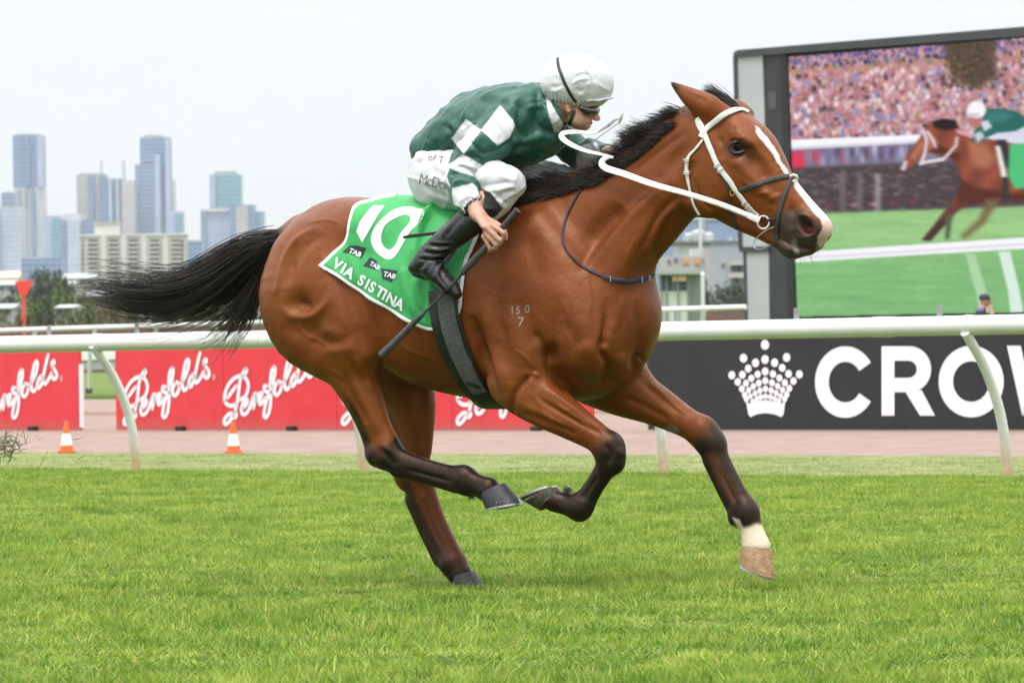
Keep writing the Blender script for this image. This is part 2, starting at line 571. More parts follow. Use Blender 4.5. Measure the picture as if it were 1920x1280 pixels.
    f.chain(st([(640, 660, .17, .08, .115), (662, 700, .17, .074, .098), (683, 745, .165, .062, .077), (703, 790, .16, .048, .058), (722, 825, .155, .040, .050)]), LAT, .045, n=4)
    f.chain(st([(625, 690, .165, .03, .03), (660, 755, .16, .022, .024), (684, 810, .155, .018, .022), (698, 848, .155, .022, .026)]), LAT, .025, n=3)   # achilles
    E(728, 846, .155, (.065, .046, .06), .025, -50)            # hock
    E(706, 856, .155, (.045, .032, .04), .022, -40)
    f.chain(st([(728, 855, .155, .043, .056), (762, 870, .155, .036, .047), (810, 883, .155, .031, .041), (850, 893, .155, .032, .042)]), LAT, .02, n=4)
    f.chain(st([(745, 884, .155, .024, .024), (800, 897, .155, .022, .022), (852, 911, .155, .026, .026)]), LAT, .02, n=3)
    E(868, 897, .155, (.055, .043, .054), .02, -15)
    E(876, 916, .155, (.03, .03, .028), .02, 0)
    f.chain(st([(870, 898, .155, .037, .046), (895, 908, .155, .036, .042), (916, 918, .155, .042, .050)]), LAT, .02, n=3)
    # ---- far hind
    f.chain(st([(650, 560, -.13, .10, .18), (700, 640, -.155, .10, .17), (745, 700, -.15, .085, .135), (772, 750, -.15, .072, .10), (780, 800, -.15, .056, .075), (783, 845, -.15, .044, .058)]), LAT, .06, n=4)
    f.chain(st([(735, 780, -.15, .024, .026), (742, 840, -.15, .02, .024), (755, 890, -.15, .024, .032)]), LAT, .03, n=3)
    E(783, 885, -.15, (.075, .046, .062), .025, -80)
    E(757, 894, -.15, (.055, .032, .036), .022, -80)
    f.chain(st([(783, 895, -.15, .045, .064), (797, 935, -.15, .039, .054), (818, 985, -.15, .034, .047), (842, 1035, -.15, .035, .048), (850, 1052, -.15, .038, .05)]), LAT, .02, n=4)
    f.chain(st([(770, 935, -.15, .024, .026), (796, 995, -.15, .022, .024), (826, 1050, -.15, .026, .03)]), LAT, .02, n=3)
    E(848, 1055, -.15, (.05, .042, .052), .02, -60)
    f.chain(st([(850, 1058, -.15, .037, .046), (862, 1076, -.15, .042, .050)]), LAT, .02, n=2)
    # flank and belly
    E(790, 640, .10, (.15, .12, .12), .08, -15)
    E(790, 640, -.10, (.15, .12, .12), .08, -15)
    # dock of the tail
    f.chain(st([(560, 435, 0, .06, .06), (530, 448, 0, .045, .045), (495, 458, 0, .033, .033), (455, 472, 0, .02, .02)]), LAT, .04, n=3)
    # ---- head
    f.chain(st([(1318, 262, 0, .085, .125), (1352, 290, 0, .10, .148), (1392, 325, 0, .098, .142), (1428, 360, 0, .083, .12), (1462, 392, 0, .068, .096), (1492, 419, 0, .060, .080), (1512, 436, 0, .058, .068)]), LAT, .05, n=4)
    f.chain(st([(1362, 220, 0, .072, .05), (1416, 262, 0, .078, .06), (1446, 300, 0, .06, .05), (1468, 340, 0, .045, .038), (1500, 375, 0, .038, .03), (1525, 405, 0, .04, .034)]), LAT, .04, n=3)   # face plane
    for s in (1, -1):
        E(1322, 345, .060 * s, (.135, .045, .122), .035, -35)     # cheek
        E(1392, 258, .080 * s, (.050, .026, .022), .03, -35)     # brow
        f.chain(st([(1385, 305, .088 * s, .014, .016), (1420, 345, .078 * s, .012, .014), (1448, 375, .066 * s, .008, .01)]), LAT, .02, n=2)   # facial crest
        E(1381, 275, .108 * s, (.026, .017, .019), .012, -25, op='sub')     # eye socket
        E(1514, 419, .052 * s, (.056, .030, .048), .022, -45)      # nostril flare
    E(1535, 430, 0, (.052, .055, .052), .03, -40)                 # nose end
    E(1520, 452, 0, (.05, .052, .03), .022, -30)                  # upper lip
    f.chain(st([(1340, 380, 0, .06, .05), (1385, 408, 0, .05, .045), (1428, 430, 0, .045, .038), (1465, 453, 0, .046, .032), (1488, 468, 0, .046, .030)]), LAT, .03, n=3)   # jaw bars
    E(1485, 471, 0, (.042, .044, .026), .018, -10)                # chin and lower lip
    E(1512, 472, 0, (.036, .044, .016), .014, 8)
    for s in (1, -1):
        f.chain(st([(1452, 440, .062 * s, .012, .005), (1480, 455, .056 * s, .014, .006), (1510, 465, .05 * s, .02, .006), (1535, 468, .03 * s, .03, .005)]), LAT, .008, n=3, op='sub')   # mouth slit
        E(1508, 424, .080 * s, (.040, .026, .027), .010, -40, op='sub')   # nostril
        E(1516, 428, .055 * s, (.026, .026, .018), .010, -40, op='sub')
    # ears (laid back): cone shell with a hollow
    ear = [(1356, 218, .05, .032, .040), (1328, 202, .066, .036, .050), (1300, 186, .078, .030, .040), (1275, 168, .084, .017, .022), (1256, 153, .086, .004, .005)]
    f.chain(st(ear), LAT, .018, n=4)
    f.chain(st([(1318, 186, .115, .02, .024), (1296, 175, .118, .016, .02), (1276, 163, .105, .008, .010)]), LAT, .008, n=3, op='sub')
    ear2 = [(1398, 218, -.05, .030, .036), (1384, 206, -.066, .032, .036), (1366, 200, -.078, .026, .030), (1346, 196, -.084, .014, .018), (1330, 194, -.086, .004, .005)]
    f.chain(st(ear2), LAT, .018, n=4)
    f.blur(1)
    return f

_f = horse_field()
HV, HQ = _f.mesh()
del _f
print('horse field', len(HV), round(time.time() - T0, 1))
HV = laplace(HV, HQ, 2, 0.5)

# ---- surface modelling of the side towards the viewer: muscle edges, grooves, veins
HNRM = mesh_normals(HV, HQ)
HPX = project(to_world(HV))
_view = to_world(HV) - CP
_view /= np.linalg.norm(_view, axis=1, keepdims=True)
HFACE = smoothstep(0.0, 0.25, -np.sum((HNRM @ HM) * _view, axis=1))
DISP = np.zeros(len(HV))
def stroke(path, width, amp, w0=-1, w1=1, mode='ridge', fade=0.25):
    """ridge / groove (amp mm, + out) or step (left of the path raised, right lowered)"""
    P = catmull(np.array(path, float), 5) if len(path) > 2 else np.array(path, float)
    lo, hi = P.min(0) - 4 * width, P.max(0) + 4 * width
    m = np.all((HPX > lo) & (HPX < hi), axis=1) & (HV[:, 1] > w0) & (HV[:, 1] < w1) & (HFACE > 0)
    idx = np.nonzero(m)[0]
    d, t = seg_dist(HPX[idx], P)
    e = np.clip(np.minimum(t, 1 - t) / max(fade, 1e-3), 0, 1) if len(P) > 1 else 1.0
    if mode == 'step':
        k = np.clip((t * (len(P) - 1)).astype(int), 0, len(P) - 2)
        ab = P[k + 1] - P[k]; q = HPX[idx] - P[k]
        sg = np.sign(q[:, 0] * ab[:, 1] - q[:, 1] * ab[:, 0])
        x = sg * d / width
        v = 1.6 * x * np.exp(-x * x)
    else:
        v = np.exp(-(d / width) ** 2)
    DISP[idx] += (1.6 if amp < 0 else 1.4) * amp * 0.001 * v * e * HFACE[idx]
# hindquarter
stroke([(600, 424), (563, 443), (540, 471), (528, 502), (522, 530), (513, 556)], 5, 7, 0.02)
stroke([(612, 440), (575, 458), (553, 486), (541, 515), (536, 540)], 9, -7, 0.02)
stroke([(560, 570)], 22, -16, 0.02)
stroke([(524, 570), (540, 589), (568, 594), (592, 588), (612, 570), (622, 550)], 8, 8, 0.02)
stroke([(530, 610), (570, 622), (610, 612)], 14, -5, 0.02)
stroke([(598, 618), (622, 622), (648, 632)], 11, 4, 0.02)
stroke([(575, 640), (606, 640), (640, 645)], 12, -4, 0.02)
stroke([(608, 660), (640, 656), (668, 650)], 9, 3.5, 0.02)
stroke([(640, 520), (655, 560), (668, 605), (682, 640), (692, 668)], 13, -7, 0.0)
stroke([(612, 520), (632, 560), (645, 600), (655, 630)], 20, 6, 0.0)
stroke([(640, 700), (664, 745), (690, 795)], 7, -5, 0.05)
stroke([(655, 700), (690, 770), (712, 815)], 7, 4, 0.05)
stroke([(560, 405), (600, 392), (650, 392)], 14, -4, 0.0)
stroke([(556, 566), (572, 572), (580, 584)], 7, -7, 0.02)
stroke([(560, 450), (548, 480), (545, 510)], 5, -4, 0.02)
stroke([(648, 668), (662, 690), (672, 715)], 5, -4, 0.02)
stroke([(668, 668), (684, 700), (700, 740)], 5, 4, 0.02)
# ribs and barrel: faint
for k in range(5):
    x = 742 + k * 30
    stroke([(x, 590), (x + 14, 640), (x + 34, 690)], 6, 1.6, 0.0)
# shoulder and arm
stroke([(884, 590), (895, 625), (908, 667), (919, 705), (930, 752)], 9, -16, 0.0)
stroke([(905, 560), (918, 620), (932, 680), (945, 735)], 14, 9, 0.05)
stroke([(1007, 690), (985, 712), (965, 738), (960, 762), (966, 788)], 5, -9, 0.05)
stroke([(1035, 640), (1030, 670), (1033, 694), (1060, 722), (1085, 745)], 10, -14, 0.03)
stroke([(1029, 664)], 16, -9, 0.03)
stroke([(970, 560), (990, 610), (1005, 650)], 16, -5, 0.05)
stroke([(955, 570), (965, 620), (975, 670), (972, 715)], 18, 7, 0.05)
stroke([(1003, 742), (1047, 770), (1097, 797), (1130, 815)], 5, -6, 0.05)
stroke([(990, 770), (1040, 795), (1085, 815)], 5, -4, 0.05)
stroke([(1012, 722), (1050, 748), (1100, 782)], 8, 4, 0.05)
stroke([(970, 752), (1010, 775), (1060, 800)], 7, 4, 0.05)
stroke([(1040, 520), (1060, 560), (1085, 600), (1095, 640)], 22, 6, 0.03)
stroke([(985, 430), (1000, 480), (1015, 530)], 20, -6, 0.03)
stroke([(1060, 600), (1075, 640), (1070, 680)], 12, -5, 0.03)
stroke([(905, 640), (915, 680), (925, 720)], 6, -3, 0.05)
stroke([(940, 600), (950, 650), (950, 700)], 8, -4, 0.05)
stroke([(1000, 620), (1016, 648), (1024, 676)], 6, -6, 0.03)
stroke([(985, 705), (1000, 700), (1012, 708)], 4, 5, 0.05)
stroke([(1040, 756), (1075, 780), (1112, 806)], 3, 4, 0.05)
stroke([(978, 775), (1005, 790), (1040, 806)], 3, 4, 0.05)
# breast
stroke([(1136, 556), (1137, 600), (1132, 636), (1127, 658), (1141, 682), (1136, 706), (1116, 738)], 7, -13)
stroke([(1133, 642)], 9, -7)
stroke([(1176, 545), (1160, 590), (1150, 625)], 9, 4)
stroke([(1196, 560), (1200, 610), (1196, 660), (1180, 690)], 9, -9)
stroke([(1090, 640), (1110, 670), (1108, 710)], 18, 8)
stroke([(1160, 660), (1165, 690), (1150, 715)], 16, 8)
stroke([(1180, 690), (1196, 672), (1212, 678)], 6, -6)
stroke([(1195, 705), (1235, 742), (1280, 775)], 8, -6, -1, 0)
stroke([(1170, 745), (1210, 762), (1260, 790)], 7, -5, -1, 0)
# neck
stroke([(1232, 346), (1219, 359), (1179, 397), (1147, 431), (1107, 487), (1090, 520)], 13, 9, mode='step')
stroke([(1097, 462), (1130, 420), (1165, 385)], 18, -11)
stroke([(1279, 368), (1241, 406), (1219, 450), (1190, 510)], 9, 9, mode='step')
stroke([(1262, 395), (1240, 440), (1222, 490)], 9, -8)
stroke([(1290, 245), (1235, 285), (1178, 332)], 6, -4)
stroke([(1290, 270), (1250, 320), (1225, 345)], 12, -5)
stroke([(1300, 300), (1288, 340), (1292, 380)], 9, -8)
# head
stroke([(1352, 300), (1372, 330), (1372, 370), (1345, 400)], 8, -4)
stroke([(1384, 252), (1400, 262), (1406, 276)], 5, 4)
stroke([(1372, 292), (1388, 294), (1402, 288)], 5, -3)
stroke([(1405, 290), (1425, 315), (1440, 340)], 14, -6)
stroke([(1388, 332), (1405, 348), (1425, 365)], 5, 3)
stroke([(1418, 372), (1432, 362), (1448, 372), (1466, 366)], 4, 2.5)
stroke([(1370, 238), (1378, 246)], 6, -4)
stroke([(1480, 385), (1490, 405), (1486, 430)], 9, -4)
# joints
stroke([(1130, 830), (1145, 850), (1138, 872)], 6, -4, 0.05)
stroke([(1160, 838), (1166, 860)], 7, 4, 0.05)
stroke([(712, 838), (728, 858), (745, 872)], 6, -4, 0.05)
stroke([(715, 830), (735, 850)], 5, 4, 0.05)
stroke([(760, 878), (810, 893), (850, 903)], 3.5, -4, 0.05)
stroke([(1350, 880), (1368, 920), (1385, 950)], 3.5, -4, -1, 0)
stroke([(790, 930), (812, 990), (835, 1035)], 4, -4, -1, 0)
stroke([(775, 880), (785, 910), (795, 930)], 5, -4, -1, 0)
stroke([(1122, 890), (1104, 918), (1090, 938)], 3.5, -3, 0.05)
# raised veins and tendon lines
for path, w_lo in (([(1398, 338), (1408, 352), (1404, 372), (1416, 388)], -1), ([(1424, 366), (1440, 360), (1452, 368), (1470, 362)], -1), ([(1372, 318), (1380, 340), (1376, 366)], -1), ([(1406, 262), (1420, 280), (1428, 300)], -1), ([(1440, 385), (1452, 396), (1450, 412)], -1),
                   ([(985, 730), (1010, 752), (1022, 776), (1050, 792), (1080, 806)], .05), ([(1030, 732), (1058, 752), (1090, 778)], .05), ([(965, 655), (985, 668), (1000, 690)], .05), ([(1050, 560), (1066, 590), (1060, 622), (1074, 650)], .03), ([(1100, 520), (1108, 560), (1100, 600)], .03),
                   ([(820, 640), (850, 668), (880, 680)], .0), ([(740, 640), (775, 660), (810, 672), (840, 700)], .0), ([(612, 690), (640, 705), (662, 735), (680, 770)], .05), ([(548, 600), (572, 628), (600, 640), (622, 660)], .02), ([(600, 470), (612, 510), (606, 545)], .02), ([(575, 420), (610, 412), (640, 420)], .0),
                   ([(1215, 715), (1240, 735), (1268, 762), (1295, 780)], -1), ([(1165, 560), (1172, 600), (1166, 640)], -1), ([(1200, 440), (1180, 470), (1170, 505)], -1)):
    stroke(path, 3.0, 2.4, w_lo)
stroke([(1300, 330), (1312, 372), (1338, 396)], 4, -4); stroke([(1345, 255), (1356, 275), (1352, 300)], 6, -4); stroke([(1430, 272), (1446, 296), (1458, 320)], 6, -3); stroke([(1455, 445), (1476, 455), (1496, 466), (1520, 468)], 2.6, -4); stroke([(1462, 470), (1476, 474), (1490, 480)], 3, -3); stroke([(1492, 404), (1508, 402), (1524, 412)], 3, 4); stroke([(1490, 440), (1504, 446), (1520, 444)], 3, 3)
stroke([(1370, 292), (1386, 296), (1400, 290)], 2.6, 3); stroke([(1366, 262), (1380, 258), (1396, 262)], 2.6, 3)
# skin micro relief: soft veins and folds
for px0, py0, px1, py1 in ((930, 610, 960, 640), (1005, 590, 1040, 620), (905, 540, 960, 560), (985, 690, 1010, 705)):
    for k in range(3):
        stroke([(px0, py0 + 9 * k), ((px0 + px1) / 2, (py0 + py1) / 2 + 9 * k + 3), (px1, py1 + 9 * k)], 3, 1.2, 0.05)
HV = HV + HNRM * DISP[:, None]
HV = laplace(HV, HQ, 1, 0.4)
HNRM = mesh_normals(HV, HQ)
HWV = to_world(HV)
HPX = project(HWV)

# ------------------------------------------------------------------ coat colours (true markings: bay coat, black points, blaze, sock)
def inpoly(P, poly):
    poly = np.asarray(poly, float); x, y = P[:, 0], P[:, 1]; c = np.zeros(len(P), bool); j = len(poly) - 1
    for i in range(len(poly)):
        xi, yi = poly[i]; xj, yj = poly[j]
        c ^= ((yi > y) != (yj > y)) & (x < (xj - xi) * (y - yi) / (yj - yi + 1e-12) + xi)
        j = i
    return c
def soft(P, poly, s):
    """1 inside a picture outline, fading over s pixels"""
    m = inpoly(P, poly); d, _ = seg_dist(P, list(poly) + [poly[0]])
    return smoothstep(-s, s, np.where(m, d, -d))
def fbm(P, sc, seed=0):
    out = np.empty(len(P))
    for i in range(len(P)):
        out[i] = noise.noise(Vector((P[i, 0] * sc + seed, P[i, 1] * sc, P[i, 2] * sc)))
    return out
_near, _far = HV[:, 1] > 0.03, HV[:, 1] < -0.03
_n1 = fbm(HV, 5.0); _n2 = fbm(HV, 22.0, 9)
coat = np.tile(np.array([0.165, 0.0415, 0.0090]), (len(HV), 1)) * (1 + 0.16 * _n1 + 0.07 * _n2)[:, None]
# lighter tan on stifle, elbow, muzzle-side; redder neck
tan = np.array([0.215, 0.0640, 0.0120])
def mixin(mask, col):
    global coat
    coat = coat * (1 - mask[:, None]) + np.asarray(col)[None, :] * mask[:, None]
for cx, cy, rr, a in ((550, 540, 75, .75), (530, 460, 50, .5), (640, 690, 60, .6), (690, 780, 45, .6), (955, 740, 50, .6), (1020, 765, 60, .7), (1230, 740, 60, .7), (790, 780, 45, .8), (1430, 300, 60, .5), (1330, 330, 60, .5), (960, 640, 50, .35), (1120, 700, 50, .35), (1200, 420, 60, .3)):
    mixin(a * np.exp(-((HPX[:, 0] - cx) ** 2 + (HPX[:, 1] - cy) ** 2) / rr ** 2), tan)
blk = np.array([0.0085, 0.0068, 0.0062]); dkb = np.array([0.045, 0.020, 0.012])
def below(y0, y1, sel, path_n):
    return smoothstep(y0, y1, HPX[:, 1] + 10 * path_n) * sel
# near fore: black from the knee down
d_, t_ = seg_dist(HPX, [(1040, 770), (1170, 850), (1088, 950), (990, 935)])
mixin((smoothstep(.16, .27, t_ + 0.03 * _n2) * (d_ < 75) * _near * (HPX[:, 1] > 770)), blk)
# near hind
d_, t_ = seg_dist(HPX, [(655, 720), (715, 850), (865, 895), (960, 940)])
back_edge = smoothstep(-2, 10, (HPX[:, 1] - 735) * 0.42 - (HPX[:, 0] - 655) + 4)
mixin((smoothstep(.27, .35, t_ + .02 * _n2) * (d_ < 75) * _near * (HPX[:, 1] > 760)), blk)
mixin(back_edge * smoothstep(728, 775, HPX[:, 1]) * (HPX[:, 0] < 705) * _near * (HPX[:, 0] > 600) * 0.95, blk)
# far fore
d_, t_ = seg_dist(HPX, [(1215, 740), (1335, 820), (1405, 960), (1420, 1060)])
m_ = smoothstep(.24, .33, t_ + .03 * _n2) * (d_ < 75) * _far * (HPX[:, 0] > 1235)
mixin(m_, blk * 1.4)
mixin(soft(HPX, [(1322, 850), (1340, 845), (1385, 935), (1372, 945), (1345, 900)], 6) * _far * .55, [0.13, 0.052, 0.025])
mixin(soft(HPX, [(1245, 800), (1262, 796), (1275, 806), (1268, 816), (1252, 812)], 3) * _far, [0.17, 0.15, 0.13])     # chestnut
# white sock with soiled edge
sock = smoothstep(982, 992, HPX[:, 1] + 5 * _n2 - 0.12 * (HPX[:, 0] - 1395) * -1) * _far * (HPX[:, 0] > 1350)
sock = np.maximum(sock, soft(HPX, [(1374, 970), (1386, 974), (1398, 1000), (1385, 1000)], 3) * _far)
mixin(sock, np.array([0.72, 0.62, 0.47]))
mixin(soft(HPX, [(1385, 1022), (1448, 1028), (1448, 1036), (1385, 1034)], 3) * _far * .6, [0.22, 0.14, 0.08])
# far hind: brown with dark back and foot
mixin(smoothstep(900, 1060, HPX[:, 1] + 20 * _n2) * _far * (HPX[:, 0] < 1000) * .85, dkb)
mixin(smoothstep(1035, 1075, HPX[:, 1]) * _far * (HPX[:, 0] < 1000), blk)
mixin(soft(HPX, [(744, 870), (758, 880), (790, 960), (852, 1075), (832, 1085), (770, 985)], 6) * _far * .9, blk)
# head: blaze, dark muzzle, eye rims, ear tip
mixin(smoothstep(545, 515, HPX[:, 0]) * (HPX[:, 1] < 490) * (np.abs(HV[:, 1]) < .075), blk)
muz = np.maximum(soft(HPX, [(1455, 405), (1480, 392), (1505, 395), (1545, 425), (1570, 500), (1450, 500), (1448, 440)], 12), 0)
mixin(muz * .95, [0.050, 0.040, 0.036])
HPX = HPX + np.stack([2.2 * _n2 + 1.5 * fbm(HV, 60.0, 3), 2.0 * fbm(HV, 45.0, 7)], 1)
mixin(soft(HPX, [(1418, 236), (1428, 246), (1438, 258), (1451, 276), (1463, 298), (1481, 326), (1472, 326), (1456, 300), (1445, 283), (1434, 270), (1423, 258), (1418, 248)], 1.6), [0.80, 0.76, 0.72])
mixin(soft(HPX, [(1482, 330), (1500, 345), (1530, 380), (1562, 408), (1572, 430), (1552, 446), (1548, 464), (1536, 462), (1534, 446), (1543, 428), (1538, 411), (1519, 391), (1508, 376), (1490, 350)], 2.0), [0.80, 0.70, 0.66])
mixin(soft(HPX, [(1543, 412), (1562, 412), (1566, 432), (1548, 448), (1540, 470), (1530, 466), (1540, 440)], 4) * .75, [0.62, 0.36, 0.30])
HPX = project(HWV)
dn, _ = seg_dist(HPX, [(1496, 420), (1516, 430)])
mixin(np.exp(-(dn / 15) ** 2) * .8, [0.035, 0.024, 0.022])
mixin(np.exp(-(seg_dist(HPX, [(1513, 428), (1522, 431)])[0] / 8) ** 2) * (HV[:, 1] > 0.01) * .8, [0.20, 0.04, 0.045])
de, _ = seg_dist(HPX, [(1368, 277), (1382, 272), (1398, 278)])
mixin(np.exp(-(de / 10) ** 2) * .9, [0.02, 0.014, 0.012])
mixin(np.exp(-(seg_dist(HPX, [(1390, 296), (1404, 300)])[0] / 16) ** 2) * .45, [0.06, 0.035, 0.025])
mixin(smoothstep(26, 6, seg_dist(HPX, [(1252, 149), (1258, 158)])[0]), blk)
mixin(smoothstep(6, 2, seg_dist(HPX, [(1253, 150), (1264, 180), (1282, 208)])[0]) * .8, blk)
mixin(soft(HPX, [(1482, 452), (1492, 448), (1500, 478), (1490, 476)], 2.5) * .5, [0.36, 0.33, 0.31])
coat = np.clip(coat, 0.004, 0.95)
# ---- coat material
def coat_material():
    m = bpy.data.materials.new('bay_coat'); m.use_nodes = True
    t = m.node_tree; b = t.nodes['Principled BSDF']
    a = t.nodes.new('ShaderNodeAttribute'); a.attribute_name = 'coat'
    tc = t.nodes.new('ShaderNodeTexCoord')
    mp = t.nodes.new('ShaderNodeMapping'); mp.inputs['Scale'].default_value = (60, 160, 260); mp.inputs['Rotation'].default_value = (0.2, 0.5, 0.3)
    t.links.new(tc.outputs['Object'], mp.inputs['Vector'])
    n = t.nodes.new('ShaderNodeTexNoise'); n.inputs['Scale'].default_value = 3.0; n.inputs['Detail'].default_value = 4.0
    t.links.new(mp.outputs['Vector'], n.inputs['Vector'])
    n3 = t.nodes.new('ShaderNodeTexNoise'); n3.inputs['Scale'].default_value = 14.0; n3.inputs['Detail'].default_value = 5.0
    t.links.new(tc.outputs['Object'], n3.inputs['Vector'])
    ml = t.nodes.new('ShaderNodeMixRGB'); ml.blend_type = 'MULTIPLY'; ml.inputs['Fac'].default_value = 1.0
    r = t.nodes.new('ShaderNodeValToRGB'); r.color_ramp.elements[0].position = 0.3; r.color_ramp.elements[1].position = 0.7
    r.color_ramp.elements[0].color = (0.74, 0.72, 0.70, 1); r.color_ramp.elements[1].color = (1.2, 1.2, 1.2, 1)
    t.links.new(n.outputs['Fac'], r.inputs['Fac'])
    t.links.new(a.outputs['Color'], ml.inputs['Color1']); t.links.new(r.outputs['Color'], ml.inputs['Color2'])
    t.links.new(ml.outputs['Color'], b.inputs['Base Color'])
    rr = t.nodes.new('ShaderNodeMapRange'); rr.inputs['To Min'].default_value = 0.27; rr.inputs['To Max'].default_value = 0.46
    t.links.new(n3.outputs['Fac'], rr.inputs['Value']); t.links.new(rr.outputs['Result'], b.inputs['Roughness'])
    b.inputs['Specular IOR Level'].default_value = 0.42; b.inputs['Specular Tint'].default_value = (1.0, .66, .46, 1)
    b.inputs['Sheen Weight'].default_value = 0.02; b.inputs['Sheen Roughness'].default_value = 0.4
    b.inputs['Sheen Tint'].default_value = (0.9, 0.6, 0.45, 1)
    bp = t.nodes.new('ShaderNodeBump'); bp.inputs['Strength'].default_value = 0.22; bp.inputs['Distance'].default_value = 0.004
    t.links.new(n.outputs['Fac'], bp.inputs['Height'])
    bp2 = t.nodes.new('ShaderNodeBump'); bp2.inputs['Strength'].default_value = 0.26; bp2.inputs['Distance'].default_value = 0.012
    n4 = t.nodes.new('ShaderNodeTexNoise'); n4.inputs['Scale'].default_value = 26.0; n4.inputs['Detail'].default_value = 3.0
    t.links.new(tc.outputs['Object'], n4.inputs['Vector']); t.links.new(n4.outputs['Fac'], bp2.inputs['Height'])
    t.links.new(bp.outputs['Normal'], bp2.inputs['Normal']); t.links.new(bp2.outputs['Normal'], b.inputs['Normal'])
    return m

HORSE = empty('horse', to_world(np.array([0, 0, 0])), -YAW)
tag(HORSE, 'glossy bay racehorse with black mane and tail galloping across the grass', 'horse')
HQ = np.ascontiguousarray(HQ[:, ::-1])                 # the horse frame is left-handed
me = np_mesh('body', HWV, HQ)
color_attr(me, 'coat', coat)
HBODY = link('body', me, coat_material(), HORSE)
HBVH = BVHTree.FromPolygons(HWV.tolist(), HQ.tolist())
print('horse bvh', round(time.time() - T0, 1))

M_hoofd = mat('hoof_dark', (0.030, 0.030, 0.033), 0.5, 0.35, 60, 0.35, 140, aniso=(1, 1, 0.15))
M_hoofl = mat('hoof_pale', (0.50, 0.31, 0.17), 0.5, 0.3, 50, 0.35, 140, color2=(0.30, 0.17, 0.09))
M_hoofm = mat('hoof_muddy', (0.10, 0.085, 0.06), 0.7, 0.5, 60, 0.6, 90, color2=(0.02, 0.02, 0.018))
M_shoe = mat('shoe_aluminium', (0.55, 0.56, 0.57), 0.35, 0.2, 90, metal=0.8)
def hoof(cor_toe, cor_heel, sole_toe, sole_heel, w, rl0, rl1, m):
    ct, ch, st_, sh = (hw(*p, w) for p in (cor_toe, cor_heel, sole_toe, sole_heel))
    c0, d0, c1, d1 = (ct + ch) / 2, (ct - ch) / 2, (st_ + sh) / 2, (st_ - sh) / 2
    mb = MB(); n = 28; rows = 8; vs = []
    def ring(c, d, rl, s):
        out = []
        for j in range(n):
            a = 2 * math.pi * j / n
            ca, sa = math.cos(a), math.sin(a)
            fx = ca if ca > 0 else ca * 0.86
            if ca < -0.55: fx += 0.16 * max(0, 1 - abs(sa) / 0.55)       # heel cleft
            out.append(c + d * fx * s + HN * rl * sa * s)
        return out
    for i in range(rows):
        t = i / (rows - 1)
        bulge = 1 + 0.03 * math.sin(math.pi * t)
        vs += ring(c0 + (c1 - c0) * t, d0 + (d1 - d0) * t, (rl0 + (rl1 - rl0) * t) * bulge, 1.0)
    fs = [(i * n + j, i * n + (j + 1) % n, (i + 1) * n + (j + 1) % n, (i + 1) * n + j) for i in range(rows - 1) for j in range(n)]
    top = ring(c0, d0, rl0, 0.7); b0 = len(vs); vs += top
    fs += [(j, b0 + j, b0 + (j + 1) % n, (j + 1) % n) for j in range(n)]
    fs.append(tuple(b0 + j for j in range(n - 1, -1, -1)))
    nz = np.cross(HN, d1); nz = nz / np.linalg.norm(nz)
    if nz @ (c1 - c0) < 0: nz = -nz
    ins = [p - nz * 0.006 for p in ring(c1, d1, rl1, 0.74)]; b1 = len(vs); vs += ins
    e = (rows - 1) * n
    fs += [(e + j, e + (j + 1) % n, b1 + (j + 1) % n, b1 + j) for j in range(n)]
    fs.append(tuple(b1 + j for j in range(n)))
    mb.add(vs, fs)
    ho = mb.build('hoof', m, HORSE, True)
    # the shoe: a flat open ring under the wall
    sb = MB(); A = ring(c1, d1, rl1, 1.01); B = ring(c1, d1, rl1, 0.72); k = [j % n for j in range(-11, 12)]
    vs = []
    for j in k:
        vs += [A[j] + nz * 0.001, A[j] + nz * 0.008, B[j] + nz * 0.008, B[j] + nz * 0.001]
    fs = []
    for i in range(len(k) - 1):
        for q in range(4):
            fs.append((i * 4 + q, i * 4 + (q + 1) % 4, (i + 1) * 4 + (q + 1) % 4, (i + 1) * 4 + q))
    fs += [(0, 1, 2, 3), tuple((len(k) - 1) * 4 + q for q in (3, 2, 1, 0))]
    sb.add(vs, fs); sb.build('horseshoe', M_shoe, ho)
    # toe clip and nail heads
    cl = MB(); tip = c1 + d1 * 1.01
    wall = (c0 + d0) - (c1 + d1); wall = wall / np.linalg.norm(wall)
    for dw in (-.008, .008): pass
    cl.add([tip + HN * .009 + nz * .004, tip - HN * .009 + nz * .004, tip + wall * .018 + d1 * 0.02], [(0, 1, 2)])
    for a in (.75, .95, 1.15, 1.35):
        for s in (1, -1):
            p = c1 + d1 * math.cos(a) + HN * rl1 * 1.01 * math.sin(a) * s + wall * .017
            cl.box(p, (.004, .004, .004))
    cl.build('nail', M_shoe, ho)['kind'] = 'stuff'
    return ho
hoof((946, 905), (898, 930), (977, 941), (908, 955), .155, .044, .056, M_hoofd)
hoof((1014, 957), (1056, 920), (979, 936), (1046, 909), .172, .044, .056, M_hoofm)
hoof((1446, 1031), (1386, 1024), (1450, 1083), (1386, 1052), -.165, .050, .060, M_hoofl)
hoof((888, 1070), (848, 1082), (908, 1101), (852, 1109), -.15, .044, .054, M_hoofd)

def cast(px, py, bvh=None):
    d = ray(px, py).normalized()
    hit = (bvh or HBVH).ray_cast(CAM, d)
    if hit[0] is None:
        return None
    return np.array(hit[0]), np.array(hit[1])

